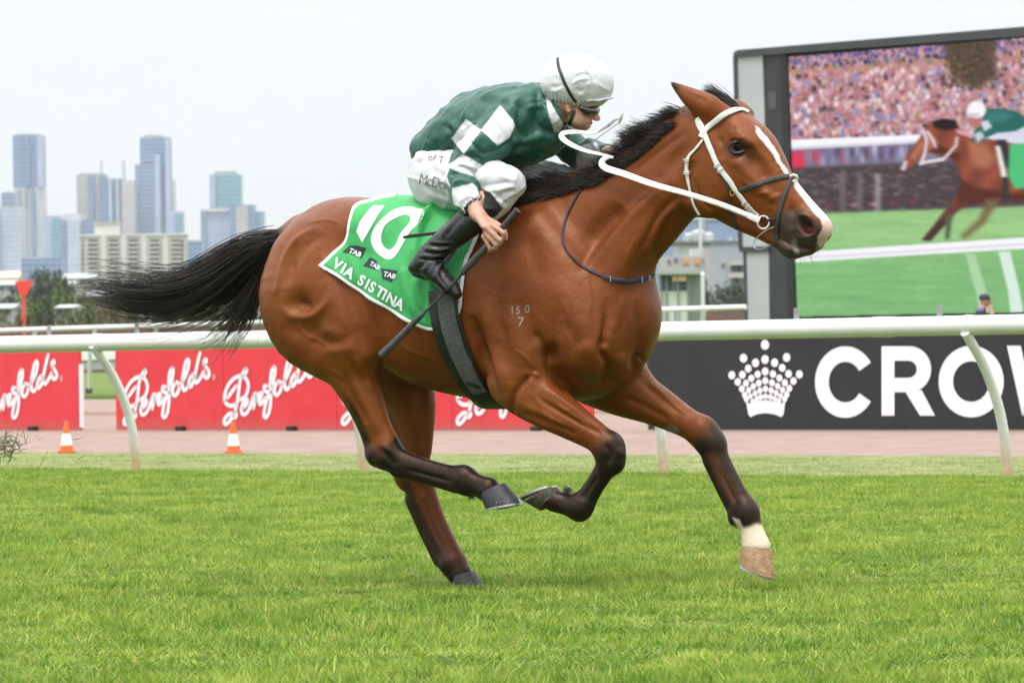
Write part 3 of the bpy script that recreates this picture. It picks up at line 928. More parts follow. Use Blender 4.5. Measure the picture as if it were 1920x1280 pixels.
M_eye = mat('eye', (0.008, 0.005, 0.004), 0.22, spec=0.25)
mb = MB()
_ec, _en = cast(1382, 275)
prof = [(0.024 * math.sin(a), 0.024 * math.cos(a)) for a in np.linspace(0.001, math.pi - 0.001, 14)]
mb.lathe(prof, Vector(_ec - _en * 0.0165), 22)
mb.build('eye', M_eye, HORSE, True)
_el = to_local(_ec[None])[0]; _el[1] *= -1
mb = MB(); mb.lathe(prof, Vector(to_world(_el) + np.array(HN) * 0.013), 22)
mb.build('eye', M_eye, HORSE, True)
# eyelids: two soft rims over the eye
lid = MB()
M_lid = mat('eyelid', (0.022, 0.015, 0.012), 0.35)
for path in ([(1365, 279), (1371, 270), (1382, 266), (1393, 269), (1401, 278)], [(1365, 279), (1373, 286), (1384, 287), (1394, 284), (1401, 278)]):
    P = catmull(np.array(path, float), 5); pts = []
    for q in P:
        dpt = Vector(_ec) - CAM
        r = ray(q[0], q[1]).normalized()
        pts.append(CAM + r * (dpt.length - 0.010))
    lid.tube(pts, [0.003 + 0.0035 * math.sin(math.pi * i / (len(pts) - 1)) for i in range(len(pts))], 8)
lid.build('eyelid', M_lid, HORSE, True)

# ------------------------------------------------------------------ hair
def hair_material(name, col, rough=0.42):
    m = mat(name, col, rough, 0.4, 22, spec=0.45, color2=(.030, .019, .012))
    return m
M_hair = hair_material('black_hair', (0.0105, 0.0088, 0.0080))
def strands(name, paths, rad, parent, m=None, seg=3):
    """paths: list of (k,3) world polylines, all same k; thin three-sided tapered strands in one mesh"""
    A = np.array(paths); n, k, _ = A.shape
    T = np.gradient(A, axis=1); T /= np.linalg.norm(T, axis=2, keepdims=True) + 1e-9
    vdir = np.array([0.0, -1.0, 0.0])
    X = np.cross(T, vdir); X /= np.linalg.norm(X, axis=2, keepdims=True) + 1e-9
    Y = np.cross(T, X)
    prof = np.interp(np.linspace(0, 1, k), [0, .1, .7, 1], [.7, 1, .75, .12])
    r = (np.asarray(rad)[:, None] * prof[None, :])[:, :, None]
    rings = [A + (X * math.cos(a) + Y * math.sin(a)) * r for a in (0.5, 0.5 + 2.094, 0.5 + 4.189)]
    V = np.stack(rings, 2).reshape(-1, 3)
    base = (np.arange(n)[:, None] * k + np.arange(k - 1)[None, :]).reshape(-1) * 3
    F = np.concatenate([np.stack([base + j, base + (j + 1) % 3, base + 3 + (j + 1) % 3, base + 3 + j], 1) for j in range(3)])
    o = link(name, np_mesh(name, V, F), m or M_hair, parent); o['kind'] = 'stuff'
    return o

def flow(guides, n, k, spread0, spread1, seed, wob=0.01, clump=14, lenvar=0.35, sprw=1.0):
    """strands blended between neighbouring guide polylines (world), fanning from spread0 to spread1"""
    rg = np.random.default_rng(seed)
    G = np.array([catmull(g, 8)[np.linspace(0, (len(g) - 1) * 8, k).astype(int)] for g in guides])
    out = []
    cl = rg.normal(size=(clump * len(guides), 3)); ph = rg.uniform(0, 6.28, size=(clump * len(guides), 3))
    u = np.linspace(0, 1, k); home = rg.uniform(0, len(G) - 1.001, len(cl)); long_ = rg.uniform(.72, 1.12, len(cl))
    for i in range(n):
        c = int(rg.integers(len(cl)))
        x = min(max(home[c] + rg.normal() * .16, 0), len(G) - 1.001); a = int(x); t = x - a
        p = G[a] * (1 - t) + G[a + 1] * t
        sp = spread0 + (spread1 - spread0) * u ** 1.3 * (1.0 if i % 9 == 0 else 1 - .55 * u ** 3)
        off = cl[c] * 0.75 + rg.normal(size=3) * .55 * (1.0 if rg.random() < .85 else 2.2)
        off = off * np.array([1, sprw, 1])
        wv = np.stack([np.sin(u * (4 + 2.5 * math.sin(ph[c, 0])) + ph[c, j]) * u for j in range(3)], 1) * wob * 1.4 + rg.normal(size=3) * wob * 0.6 * (u ** 2)[:, None]
        q = p + off[None, :] * sp[:, None] + wv
        L = max(.12, (1 - lenvar * rg.random() ** 1.5) * long_[c])
        q = np.stack([np.interp(u * L, u, q[:, j]) for j in range(3)], 1)
        out.append(q)
    return out
def W(path, w=0.0):
    return [hw(p[0], p[1], p[2] if len(p) > 2 else w) for p in path]
# tail: guides from the dock
g_up = W([(526, 446), (490, 449), (452, 456), (405, 482), (350, 512), (280, 512), (215, 500), (165, 508)])
g_a = W([(524, 450), (488, 458), (450, 474), (405, 505), (345, 532), (270, 540), (200, 533), (140, 534)], .02)
g_b = W([(520, 456), (484, 470), (450, 494), (405, 528), (345, 556), (280, 564), (210, 556), (145, 545)], -.02)
g_c = W([(514, 462), (480, 484), (450, 510), (410, 544), (355, 574), (290, 588), (230, 582), (165, 560)], .03)
g_d = W([(510, 468), (482, 492), (462, 520), (440, 552), (405, 578), (355, 596), (300, 604), (250, 600)])
g_e = W([(508, 472), (490, 500), (478, 530), (470, 560), (458, 590), (438, 618), (415, 638), (396, 652)])
g_f = W([(512, 476), (500, 505), (494, 535), (490, 560), (486, 582), (478, 604), (466, 622), (450, 640)], .02)
tail = flow([g_up, g_a, g_b, g_c], 620, 18, .008, .034, 3, .026, clump=9, sprw=1.6, lenvar=.45) + flow([g_c, g_d, g_e], 420, 18, .010, .028, 4, .026, clump=7, sprw=1.5, lenvar=.6) + flow([g_e, g_f], 260, 18, .012, .024, 5, .02, clump=6, lenvar=.6) \
     + flow([g_a, g_b, g_c], 1500, 18, .014, .020, 6, .010, lenvar=.95, sprw=1.6) + flow([g_up, g_a, g_b, g_c, g_d], 900, 18, .014, .022, 8, .012, lenvar=1.1, sprw=1.6)
strands('tail', tail, RNG.uniform(.0008, .0019, len(tail)), HORSE)
# mane: roots along the crest
def crest(t):
    P = catmull(np.array([(985, 372), (1040, 356), (1095, 344), (1150, 322), (1200, 288), (1245, 248), (1290, 212)], float), 10)
    i = t * (len(P) - 1); a = int(min(i, len(P) - 2)); return P[a] + (P[a + 1] - P[a]) * (i - a)
rg = np.random.default_rng(11)
mane = []
for i in range(4200):
    t = rg.random(); c = crest(t)
    q_ = noise.noise(Vector((t * 13, 0.3, 0))); q2 = noise.noise(Vector((t * 34, 5.3, 0))); j_ = rg.normal()
    w0 = rg.normal() * .012 + .004
    if t > .42: a0, L, bend = 140 + 16 * q_ + 15 * q2 + 5 * j_, 66 * (1 + .35 * q2), 4.2 + 2.2 * q_
    else: a0, L, bend = 164 + 10 * q_ + 14 * q2 + 5 * j_, 92 * (1 + .30 * q2), 2.0 + 2.5 * q_
    L *= rg.uniform(.4, 1.0) ** .7
    if t > .9: L *= .75
    side = .016 + .022 * q2 + .012 * rg.normal()
    x, y = c[0] + rg.normal() * 2, c[1] + 8 + rg.normal() * 5; a = math.radians(a0); pts = []
    for k in range(10):
        pts.append(hw(x, y, w0 + .012 + (side - w0) * (k / 9) * 1.6))
        x += math.cos(a) * L / 9; y -= math.sin(a) * L / 9
        a += math.radians(bend) + rg.normal() * .018
    mane.append(pts)
for i in range(1300):                                      # fall over the near side at the withers and along the crest
    t = rg.random() ** 1.4 * .9; c = crest(t)
    L = rg.uniform(18, 58) * (1.25 if t < .4 else .7)
    a = math.radians(rg.normal() * 6 + 10 * noise.noise(Vector((t * 30, 2, 0))) + (188 if t < .45 else 186)); x, y = c[0] + 6, c[1] + rg.uniform(-8, 10 if t < .45 else 4); pts = []
    w0 = .03
    for k in range(10):
        hit = cast(x, y)
        p = hw(x, y, w0) if hit is None else hit[0] + hit[1] * (.004 + .012 * rg.random())
        pts.append(p)
        x += math.cos(a) * L / 9; y -= math.sin(a) * L / 9; a += rg.normal() * .03
    P = np.array(pts); P[1:-1] = (P[:-2] + P[1:-1] + P[2:]) / 3
    mane.append(P)
mane = [np.array(p) for p in mane]
strands('mane', mane, rg.uniform(.0010, .0022, len(mane)), HORSE)
fl = []
for i in range(700):
    t = rg.random(); x, y = 1388 - 26 * t + rg.normal() * 3, 206 - 14 * t + rg.normal() * 3; w0 = rg.normal() * .014 - .01
    a = math.radians(158 + rg.normal() * 9 - 22 * t); L = rg.uniform(30, 82) * (1 - .3 * t); pts = []
    for k in range(9):
        pts.append(hw(x, y, w0)); x += math.cos(a) * L / 8; y -= math.sin(a) * L / 8; a += math.radians(3.4) + rg.normal() * .03
    fl.append(pts)
strands('forelock', [np.array(p) for p in fl], rg.uniform(.0008, .0016, len(fl)), HORSE)
# fetlock tufts and whiskers
tf = []
for (cx, cy, w0, dx, dy) in ((882, 922, .155, 3, 10), (1068, 922, .172, -9, -5), (1378, 976, -.165, 2, 9), (846, 1070, -.15, -4, 6)):
    for i in range(70):
        x, y = cx + rg.normal() * 5, cy + rg.normal() * 4; w_ = w0 + rg.normal() * .014
        tf.append(np.array([hw(x + dx * k / 4 + rg.normal() * .3, y + dy * k / 4, w_) for k in range(5)]))
strands('fetlock_hair', tf, np.full(len(tf), .0012), HORSE)
wh = []
for i in range(26):
    x, y = rg.uniform(1470, 1545), rg.uniform(455, 480); hit = cast(x, y)
    if hit is None: continue
    a = math.radians(rg.uniform(-110, -40)); L = rg.uniform(8, 18)
    wh.append(np.array([hit[0] + (np.array(ray(x + math.cos(a) * L * k / 4, y - math.sin(a) * L * k / 4)) - np.array(ray(x, y))) * 19.6 + hit[1] * .004 * k for k in range(5)]))
strands('whisker', wh, np.full(len(wh), .0005), HORSE)
print('hair', round(time.time() - T0, 1))
# ================================================================== tack
M_white = mat('white_leather', (0.70, 0.69, 0.64), 0.45, 0.08, 40, 0.15, 300)
M_black = mat('black_leather', (0.018, 0.018, 0.020), 0.38, 0.3, 60, 0.25, 250)
M_dstrap = mat('charcoal_strap', (0.035, 0.032, 0.033), 0.55, 0.3, 60, 0.3, 300)
M_navy = mat('navy_webbing', (0.022, 0.024, 0.055), 0.6, 0.3, 120, 0.3, 400)
M_steel = mat('steel', (0.62, 0.62, 0.63), 0.22, 0.1, 50, metal=1.0)
M_brass = mat('brass', (0.55, 0.36, 0.12), 0.3, 0.1, 50, metal=1.0)

def drape_path(path, step=4.0, off=0.004, bvh=None, far=False):
    P = np.array(path, float)
    C = catmull(P, 12) if len(P) > 2 else P
    L = np.concatenate([[0], np.cumsum(np.linalg.norm(np.diff(C, axis=0), axis=1))])
    n = max(3, int(L[-1] / step) + 1)
    Q = np.stack([np.interp(np.linspace(0, L[-1], n), L, C[:, j]) for j in range(2)], 1)
    pts, nrm = [], []
    for q in Q:
        h = cast(q[0], q[1], bvh)
        if h is None: continue
        pts.append(h[0] + h[1] * off); nrm.append(h[1])
    pts, nrm = np.array(pts), np.array(nrm)
    for _ in range(2):
        pts[1:-1] = (pts[:-2] + 2 * pts[1:-1] + pts[2:]) / 4
        nrm[1:-1] = (nrm[:-2] + 2 * nrm[1:-1] + nrm[2:]) / 4
    nrm /= np.linalg.norm(nrm, axis=1, keepdims=True)
    return pts, nrm

def band(pts, nrm, width, thick, mb=None, closed=False):
    """flat strap: section width x thick, face outward along nrm"""
    mb = mb or MB()
    pts, nrm = np.asarray(pts, float), np.asarray(nrm, float); n = len(pts)
    width = np.full(n, width) if np.isscalar(width) else np.interp(np.linspace(0, 1, n), np.linspace(0, 1, len(width)), width)
    T = np.gradient(pts, axis=0)
    if closed: T[0] = T[-1] = pts[1] - pts[-2]
    T /= np.linalg.norm(T, axis=1, keepdims=True) + 1e-9
    S = np.cross(T, nrm); S /= np.linalg.norm(S, axis=1, keepdims=True) + 1e-9
    N = np.cross(S, T)
    vs = []
    sec = [(-.5, 0), (-.5, .6), (-.36, 1), (.36, 1), (.5, .6), (.5, 0)]
    m = len(sec)
    for i in range(n):
        for a, b in sec: vs.append(pts[i] + S[i] * a * width[i] + N[i] * b * thick)
    fs = [(i * m + j, i * m + (j + 1) % m, (i + 1) * m + (j + 1) % m, (i + 1) * m + j) for i in range(n - 1) for j in range(m)]
    if closed: fs += [((n - 1) * m + j, (n - 1) * m + (j + 1) % m, (j + 1) % m, j) for j in range(m)]
    else: fs += [tuple(range(m - 1, -1, -1)), tuple((n - 1) * m + j for j in range(m))]
    mb.add(vs, fs)
    return mb

def mirror_pts(pts, nrm):
    l = to_local(pts); l[:, 1] *= -1
    k = np.asarray(nrm) @ HM.T; k[:, 1] *= -1
    return to_world(l), k @ HM
def loop_over(path, **kw):
    """near-side path plus its mirror image on the far side, joined at the first point"""
    p, n = drape_path(path, **kw)
    q, m = mirror_pts(p, n)
    return np.concatenate([q[::-1], p]), np.concatenate([m[::-1], n])

# ---- bridle
BR = empty('bridle', hw(1370, 300, .1)); tag(BR, 'white leather bridle with steel bit rings on the horse head', 'bridle')
p, n = drape_path([(1307, 222), (1314, 238), (1322, 252)], off=.002); band(p, n, [.022, .026, .020], .004).build('headpiece', M_white, BR, True)
p, n = drape_path([(1319, 246), (1334, 282), (1347, 311), (1372, 345), (1394, 375), (1412, 396), (1423, 405)], off=.004); band(p, n, .019, .005).build('cheekpiece', M_white, BR, True)
p, n = drape_path([(1315, 258), (1322, 247), (1337, 232), (1362, 213), (1388, 207), (1402, 213)], off=.006); band(p, n, .021, .005).build('browband', M_white, BR, True)
p, n = drape_path([(1319, 262), (1305, 280), (1292, 294), (1288, 310), (1288, 326), (1294, 352), (1302, 385), (1312, 402)], off=.003); band(p, n, [.009, .010, .014, .014, .010, .009, .010], .004).build('throatlatch', M_white, BR, True)
p, n = drape_path([(1385, 358), (1410, 350), (1435, 341), (1460, 334), (1480, 331)], off=.003); band(p, n, .018, .005).build('noseband', M_dstrap, BR, True)
p, n = drape_path([(1486, 333), (1479, 346), (1471, 366), (1464, 388), (1460, 405), (1457, 426), (1456, 448)], off=.003); band(p, n, .016, .005).build('noseband', M_dstrap, BR, True)
p, n = drape_path([(1368, 372), (1371, 392), (1376, 412), (1381, 428)], off=.002); band(p, n, .014, .004).build('jaw_strap', M_dstrap, BR, True)
p, n = drape_path([(1345, 318), (1358, 338), (1370, 362)], off=.002); band(p, n, .010, .003).build('jaw_strap', M_dstrap, BR, True)
# buckles and keepers
bk = MB()
for (x, y, a) in ((1346, 310, -58), (1352, 319, -58), (1398, 379, -50), (1404, 386, -50), (1409, 391, -50), (1414, 397, -50), (1290, 299, -85), (1288, 322, -85)):
    h = cast(x, y)
    if h is None: continue
    c, nn = h; tx = np.array(ray(x + math.cos(math.radians(a)) * 5, y - math.sin(math.radians(a)) * 5) - ray(x, y)); tx /= np.linalg.norm(tx)
    s_ = np.cross(tx, nn); s_ /= np.linalg.norm(s_)
    o_ = c + nn * .011
    bk.tube([o_ - s_ * .013, o_ + s_ * .013], .0022, 6)
    bk.tube([o_ - s_ * .012 + tx * .007, o_ + s_ * .012 + tx * .007], .0016, 6)
bk.build('buckle', M_white, BR, True)['kind'] = 'stuff'
def ring_px(cx, cy, r, tube, m, name, parent, lift=.012, sq=1.0, ang=0.0):
    h = cast(cx, cy) or (np.array(hw(cx, cy, .07)), np.array(HN)); z = (Vector(h[0]) - CAM).length - lift
    pts = []
    for j in range(25):
        a = 2 * math.pi * j / 24
        u, v = r * math.cos(a), r * sq * math.sin(a)
        u, v = u * math.cos(ang) - v * math.sin(ang), u * math.sin(ang) + v * math.cos(ang)
        pts.append(CAM + ray(cx + u, cy - v).normalized() * z + Vector(HN) * 0.004 * math.cos(a))
    return MB().tube(pts, tube, 8, cap=False).build(name, m, parent, True)
ring_px(1431, 417, 12, .0034, M_white, 'bit_ring', BR, .02)
ring_px(1373, 362, 5, .0022, M_brass, 'brass_ring', BR)
h = cast(1487, 333)
nb = MB()
for j in range(9):
    a = 2 * math.pi * j / 8; nb.lathe([(0, -.006), (.006, -.003), (.006, .003), (0, .006)], Vector(hw(1488 + 7 * math.cos(a), 334 + 6 * math.sin(a), .012)) - ray(1488, 334).normalized() * .012, 8)
nb.build('rosette', M_white, BR, True)
wire = [(1452, 425), (1438, 431), (1424, 441), (1415, 452), (1413, 461), (1419, 467), (1430, 466), (1445, 458)]
MB().tube([Vector(hw(x, y, .075)) for x, y in catmull(np.array(wire, float), 5)], .0022, 7).build('bit_cheek', M_steel, BR, True)
p, n = drape_path([(1438, 413), (1447, 411), (1456, 409)], off=.004); band(p, n, .010, .006).build('bit_mouthpiece', M_dstrap, BR, True)

# ---- reins
def free_band(path, width, thick, face, name, m, parent, n=8):
    """path rows: px, py, w ; face = picture-space direction the flat side looks to (world vec)"""
    C = catmull(np.array(path, float), n)
    pts = np.array([hw(*c[:3]) for c in C])
    nr = np.tile(np.asarray(face, float), (len(pts), 1))
    return band(pts, nr, width, thick).build(name, m, parent, True)
M_pale = mat('pale_buckle_rein_shade', (0.42, 0.43, 0.40), 0.45, 0.25, 60)
RE = empty('rein', hw(1200, 330, .15)); tag(RE, 'long white rein running from the bit to the jockey hands with a flying loose end', 'rein')
face = -np.array(ray(1200, 330)); face /= np.linalg.norm(face)
free_band([(1424, 413, .085), (1395, 401, .115), (1350, 383, .14), (1290, 364, .15), (1225, 346, .145), (1172, 327, .13), (1140, 317, .12), (1129, 309, .12), (1131, 300, .11), (1144, 294, .10)], [.026, .021, .020, .020, .022, .024, .025, .025, .02, .012], .004, face + np.array([0, 0, .25]), 'hand_part', M_white, RE)
free_band([(1400, 406, .1165), (1350, 386.5, .1415), (1290, 367.5, .1515), (1225, 350, .1465), (1172, 331.5, .1315), (1142, 321.5, .1215)], [.006, .006, .006, .007, .007, .006], .0048, face + np.array([0, 0, .1]), 'rein_shade_strip', M_pale, RE)  # grey strip along the lower edge: the rein's underside shading put in as colour
free_band([(1150, 296, .09), (1128, 290, .09), (1098, 283, .10), (1072, 272, .11), (1056, 261, .115), (1053, 254, .11), (1060, 249, .10), (1085, 248, .08), (1112, 250, .07), (1130, 243, .06), (1148, 230, .05)], [.010, .012, .015, .019, .021, .021, .019, .016, .011, .005, .004], .003, face + np.array([0, 0, .5]), 'loop', M_white, RE)
M_pale = mat('pale_buckle_rein_shade', (0.42, 0.43, 0.40), 0.45, 0.25, 60)
free_band([(1122, 247, .065), (1140, 236, .06), (1152, 226, .055), (1160, 224, .05)], [.004, .013, .011, .004], .004, face + np.array([.3, 0, .2]), 'strap_tip', M_pale, RE)
free_band([(1160, 232, .06), (1164, 222, .055), (1168, 212, .05)], [.010, .013, .002], .004, face + np.array([.4, 0, 0]), 'strap_tip', M_pale, RE)
free_band([(1108, 268, .07), (1130, 252, .065), (1150, 238, .06), (1160, 231, .06)], .004, .003, face, 'strap_tip', M_pale, RE)

# ---- neck strap
NS = empty('neck_strap', hw(1170, 525, .05)); tag(NS, 'thin navy strap round the base of the horse neck', 'strap')
p, n = drape_path([(1094, 349), (1080, 372), (1064, 403), (1055, 436), (1060, 466), (1090, 499), (1135, 519), (1172, 526), (1210, 521), (1236, 507)], off=.003)
q, m_ = mirror_pts(p[: int(len(p) * .62)], n[: int(len(p) * .62)])
band(np.concatenate([q[::-1], p]), np.concatenate([m_[::-1], n]), [.008, .008, .008, .008, .008, .008, .010, .010, .010], .004).build('webbing', M_navy, NS, True)
p, n = drape_path([(1130, 519), (1150, 524), (1172, 527), (1195, 525), (1213, 521)], off=.007); band(p, n, [.010, .015, .017, .015, .010], .004).build('buckle_pad', M_navy, NS, True)
bk = MB()
for x, y in ((1145, 523), (1200, 525), (1213, 521)):
    c, nn = cast(x, y); o_ = c + nn * .015
    bk.tube([o_ + HU * .011, o_ - HU * .011], .0018, 6)
bk.build('buckle', M_steel, NS, True)['kind'] = 'stuff'

# ---- saddle cloth
def coons(L, R_, T, B, nu, nv):
    rs = lambda P, n: (lambda C: np.stack([np.interp(np.linspace(0, 1, n), np.linspace(0, 1, len(C)), C[:, j]) for j in range(2)], 1))(catmull(np.array(P, float), 10))
    l, r, t, b = rs(L, nv), rs(R_, nv), rs(T, nu), rs(B, nu)
    u = np.linspace(0, 1, nu)[:, None, None]; v = np.linspace(0, 1, nv)[None, :, None]
    return (1 - v) * t[:, None] + v * b[:, None] + (1 - u) * l[None] + u * r[None] - ((1 - u) * (1 - v) * t[0] + u * (1 - v) * t[-1] + (1 - u) * v * b[0] + u * v * b[-1])
NU, NV = 110, 90
GP = coons([(738, 371), (700, 376), (668, 387), (657, 409), (648, 450), (624, 474), (598, 499)], [(905, 398), (904, 420), (899, 444), (888, 470), (877, 495), (870, 541), (866, 580), (853, 604)],
           [(738, 371), (790, 376), (850, 386), (905, 398)], [(598, 499), (648, 531), (700, 562), (750, 592), (798, 617), (828, 615), (853, 604)], NU, NV)
CL = np.zeros((NU, NV, 3)); CN = np.zeros((NU, NV, 3))
for i in range(NU):
    for j in range(NV):
        h = cast(*GP[i, j])
        if h is None:
            q = np.array(hw(GP[i, j, 0], GP[i, j, 1], .0)); k = HBVH.find_nearest(Vector(q)); h = (np.array(k[0]), np.array(k[1]))
        CL[i, j], CN[i, j] = h
for _ in range(12):
    CN[1:-1, 1:-1] = (CN[:-2, 1:-1] + CN[2:, 1:-1] + CN[1:-1, :-2] + CN[1:-1, 2:] + CN[1:-1, 1:-1]) / 5
    CL[1:-1, 1:-1] = (CL[:-2, 1:-1] + CL[2:, 1:-1] + CL[1:-1, :-2] + CL[1:-1, 2:] + CL[1:-1, 1:-1]) / 5
CN /= np.linalg.norm(CN, axis=2, keepdims=True)
flat = GP.reshape(-1, 2); lift = np.full(len(flat), .012)
def fold(path, wd, amp):
    global lift
    d, t = seg_dist(flat, catmull(np.array(path, float), 6)); lift = lift + amp * np.exp(-(d / wd) ** 2) * np.clip(np.minimum(t, 1 - t) / .2, .25, 1)
fold([(838, 392), (808, 402), (790, 430), (782, 465), (778, 500)], 8, .016)
fold([(822, 405), (800, 430), (793, 470), (790, 510)], 6, -.008)
fold([(770, 400), (762, 440), (750, 490), (742, 540)], 12, .008)
fold([(748, 410), (735, 450), (722, 500)], 10, -.005)
fold([(778, 520), (784, 550), (800, 585)], 5, .010)
fold([(792, 525), (798, 555), (808, 575)], 4, -.007)
fold([(808, 530), (812, 555), (806, 590)], 5, .010)
fold([(690, 385), (672, 410), (655, 440)], 10, .006)
fold([(640, 480), (690, 515), (760, 560)], 18, .004)
fold([(838, 388), (812, 396), (797, 416), (790, 445)], 4, .014)
fold([(760, 500), (766, 540), (786, 600)], 7, .010)
fold([(772, 505), (780, 545), (796, 598)], 4, -.010)
fold([(818, 530), (824, 560), (820, 600)], 4, -.008)
fold([(715, 385), (700, 430), (690, 480)], 12, .006)
fold([(655, 470), (665, 500), (680, 535)], 8, .004)
edge = np.minimum(seg_dist(flat, np.concatenate([GP[0], GP[:, -1]]))[0], 99)
lift = lift + .006 * np.exp(-(edge / 8) ** 2) * np.sin(flat[:, 0] * .07 + flat[:, 1] * .05)
CW = CL + CN * lift.reshape(NU, NV)[:, :, None]
FAR, FN = mirror_pts(CL.reshape(-1, 3) + CN.reshape(-1, 3) * .012, CN.reshape(-1, 3)); FAR = FAR.reshape(NU, NV, 3)
ALL = np.concatenate([FAR[:, ::-1], CW], 1)                     # far hem .. spine .. near hem
NVV = 2 * NV
idx = np.arange(NU * NVV).reshape(NU, NVV)
CFA = np.stack([idx[:-1, :-1], idx[1:, :-1], idx[1:, 1:], idx[:-1, 1:]], -1).reshape(-1, 4)
gpx = np.concatenate([GP[:, ::-1], GP], 1)
cen = (gpx[:-1, :-1] + gpx[1:, 1:]).reshape(-1, 2) / 2
rim = np.minimum.reduce([seg_dist(cen, GP[0])[0], seg_dist(cen, GP[:, -1])[0], seg_dist(cen, GP[-1])[0]]) < 5.5
M_green = mat('green_cloth', (0.036, 0.37, 0.092), 0.62, 0.08, 25, 0.12, 260, sheen=0.1)
M_print = mat('white_print', (0.80, 0.80, 0.82), 0.6, 0.03, 40)
SC = empty('saddle_cloth', hw(740, 480, .25)); tag(SC, 'green saddle cloth with white border and large number 10', 'saddle cloth')
def sub_cloth(mask, name, m, th=.003):
    f = CFA[mask]; used, inv = np.unique(f.ravel(), return_inverse=True)
    o = link(name, np_mesh(name, ALL.reshape(-1, 3)[used], inv.reshape(-1, 4)), m, SC)
    s = o.modifiers.new('thickness', 'SOLIDIFY'); s.thickness = th; s.offset = 0.0
    return o
sub_cloth(~rim, 'cloth', M_green); sub_cloth(rim, 'border', M_print, .0042)
CBVH = BVHTree.FromPolygons(ALL.reshape(-1, 3).tolist(), CFA.tolist())

def flat_text(body, size=1.0, shear=0.0, bold=0.0, spacing=1.0):
    c = bpy.data.curves.new('t', 'FONT'); c.body = body; c.size = size; c.shear = shear; c.offset = bold; c.space_character = spacing; c.resolution_u = 4; c.fill_mode = 'FRONT'
    o = bpy.data.objects.new('t', c); COL.objects.link(o)
    dg = bpy.context.evaluated_depsgraph_get(); me = bpy.data.meshes.new_from_object(o.evaluated_get(dg))
    V = [(v.co.x, v.co.y) for v in me.vertices]; F = [tuple(p.vertices) for p in me.polygons]
    COL.objects.unlink(o); bpy.data.objects.remove(o); bpy.data.curves.remove(c); bpy.data.meshes.remove(me)
    return V, F
def fine(V, F, maxlen):
    bm = bmesh.new(); vs = [bm.verts.new((v[0], v[1], 0)) for v in V]
    for f in F:
        try: bm.faces.new([vs[i] for i in f])
        except ValueError: pass
    bmesh.ops.triangulate(bm, faces=bm.faces[:])
    for _ in range(6):
        e = [x for x in bm.edges if x.calc_length() > maxlen]
        if not e: break
        bmesh.ops.subdivide_edges(bm, edges=e, cuts=1); bmesh.ops.triangulate(bm, faces=bm.faces[:])
    bm.verts.index_update()
    out = [(v.co.x, v.co.y) for v in bm.verts], [tuple(v.index for v in f.verts) for f in bm.faces]
    bm.free(); return out
def printed(V, F, bvh, off, name, m, parent, maxlen=6.0, flip=True, lim=None):
    """V in photograph pixels, laid on the surface it is printed on"""
    V, F = fine(V, F, maxlen); P = []; ok = []
    for v in V:
        h = cast(v[0], v[1], bvh); ok.append(h is not None)
        P.append(np.array(CAM) if h is None else h[0] - np.array(ray(*v)) / np.linalg.norm(np.array(ray(*v))) * off)
    F = [f for f in F if all(ok[i] for i in f)]
    me = np_mesh(name, np.array(P), F, True)
    return link(name, me, m, parent)
def text_px(body, x, y, size, ang, shear=0.0, bold=0.02, spacing=1.0, sx=1.0):
    V, F = flat_text(body, 1.0, shear, bold, spacing)
    a = math.radians(ang); c, s = math.cos(a), math.sin(a)
    return [(x + (vx * sx * c + vy * s) * size, y + (vx * sx * s - vy * c) * size) for vx, vy in V], F
def ringpoly(outer, inner, n=48):
    def rs(P):
        P = catmull(np.array(list(P) + [P[0]], float), 6); L = np.concatenate([[0], np.cumsum(np.linalg.norm(np.diff(P, axis=0), axis=1))])
        return np.stack([np.interp(np.linspace(0, L[-1], n, endpoint=False), L, P[:, j]) for j in range(2)], 1)
    a, b = rs(outer), rs(inner)
    k = np.argmin(np.linalg.norm(b - a[0], axis=1)); b = np.roll(b, -k, 0)
    return np.concatenate([a, b]).tolist(), [(i, (i + 1) % n, n + (i + 1) % n, n + i) for i in range(n)]
zo = [(717, 409), (740, 392), (768, 387), (782, 391), (795, 394), (791, 411), (769, 434), (755, 458), (738, 483), (722, 485), (703, 470), (695, 448), (703, 426)]
zi = [(745, 407), (760, 402), (770, 408), (765, 421), (751, 437), (741, 460), (729, 468), (717, 458), (715, 440), (724, 420)]
V, F = ringpoly(zo, zi); printed(V, F, CBVH, .005, 'number_zero', M_print, SC)
printed([(699, 385), (721, 385), (709, 402), (692, 432), (679, 455), (668, 434), (675, 415), (684, 403)], [tuple(range(8))], CBVH, .005, 'number_one', M_print, SC)
BASE = catmull(np.array([(622, 499), (648, 517), (674, 534), (706, 554), (736, 573), (762, 587)], float), 10)
BL = np.concatenate([[0], np.cumsum(np.linalg.norm(np.diff(BASE, axis=0), axis=1))])
adv = 0
LET = MB(); LV, LF = [], []
for ch, wd in (('V', 19), ('I', 8.5), ('A', 20), (' ', 11), ('S', 16), ('I', 8.5), ('S', 16), ('T', 15), ('I', 8.5), ('N', 20), ('A', 19)):
    if ch != ' ':
        x, y = (np.interp(adv, BL, BASE[:, j]) for j in range(2)); x2, y2 = (np.interp(adv + wd, BL, BASE[:, j]) for j in range(2))
        V, F = text_px(ch, x, y, 27, math.degrees(math.atan2(y2 - y, x2 - x)), -.12, .036, sx=.94)
        b = len(LV); LV += V; LF += [tuple(i + b for i in f) for f in F]
    adv += wd * .97
printed(LV, LF, CBVH, .005, 'name_lettering', M_print, SC)
M_badge = mat('navy_badge', (0.012, 0.022, 0.030), 0.55)
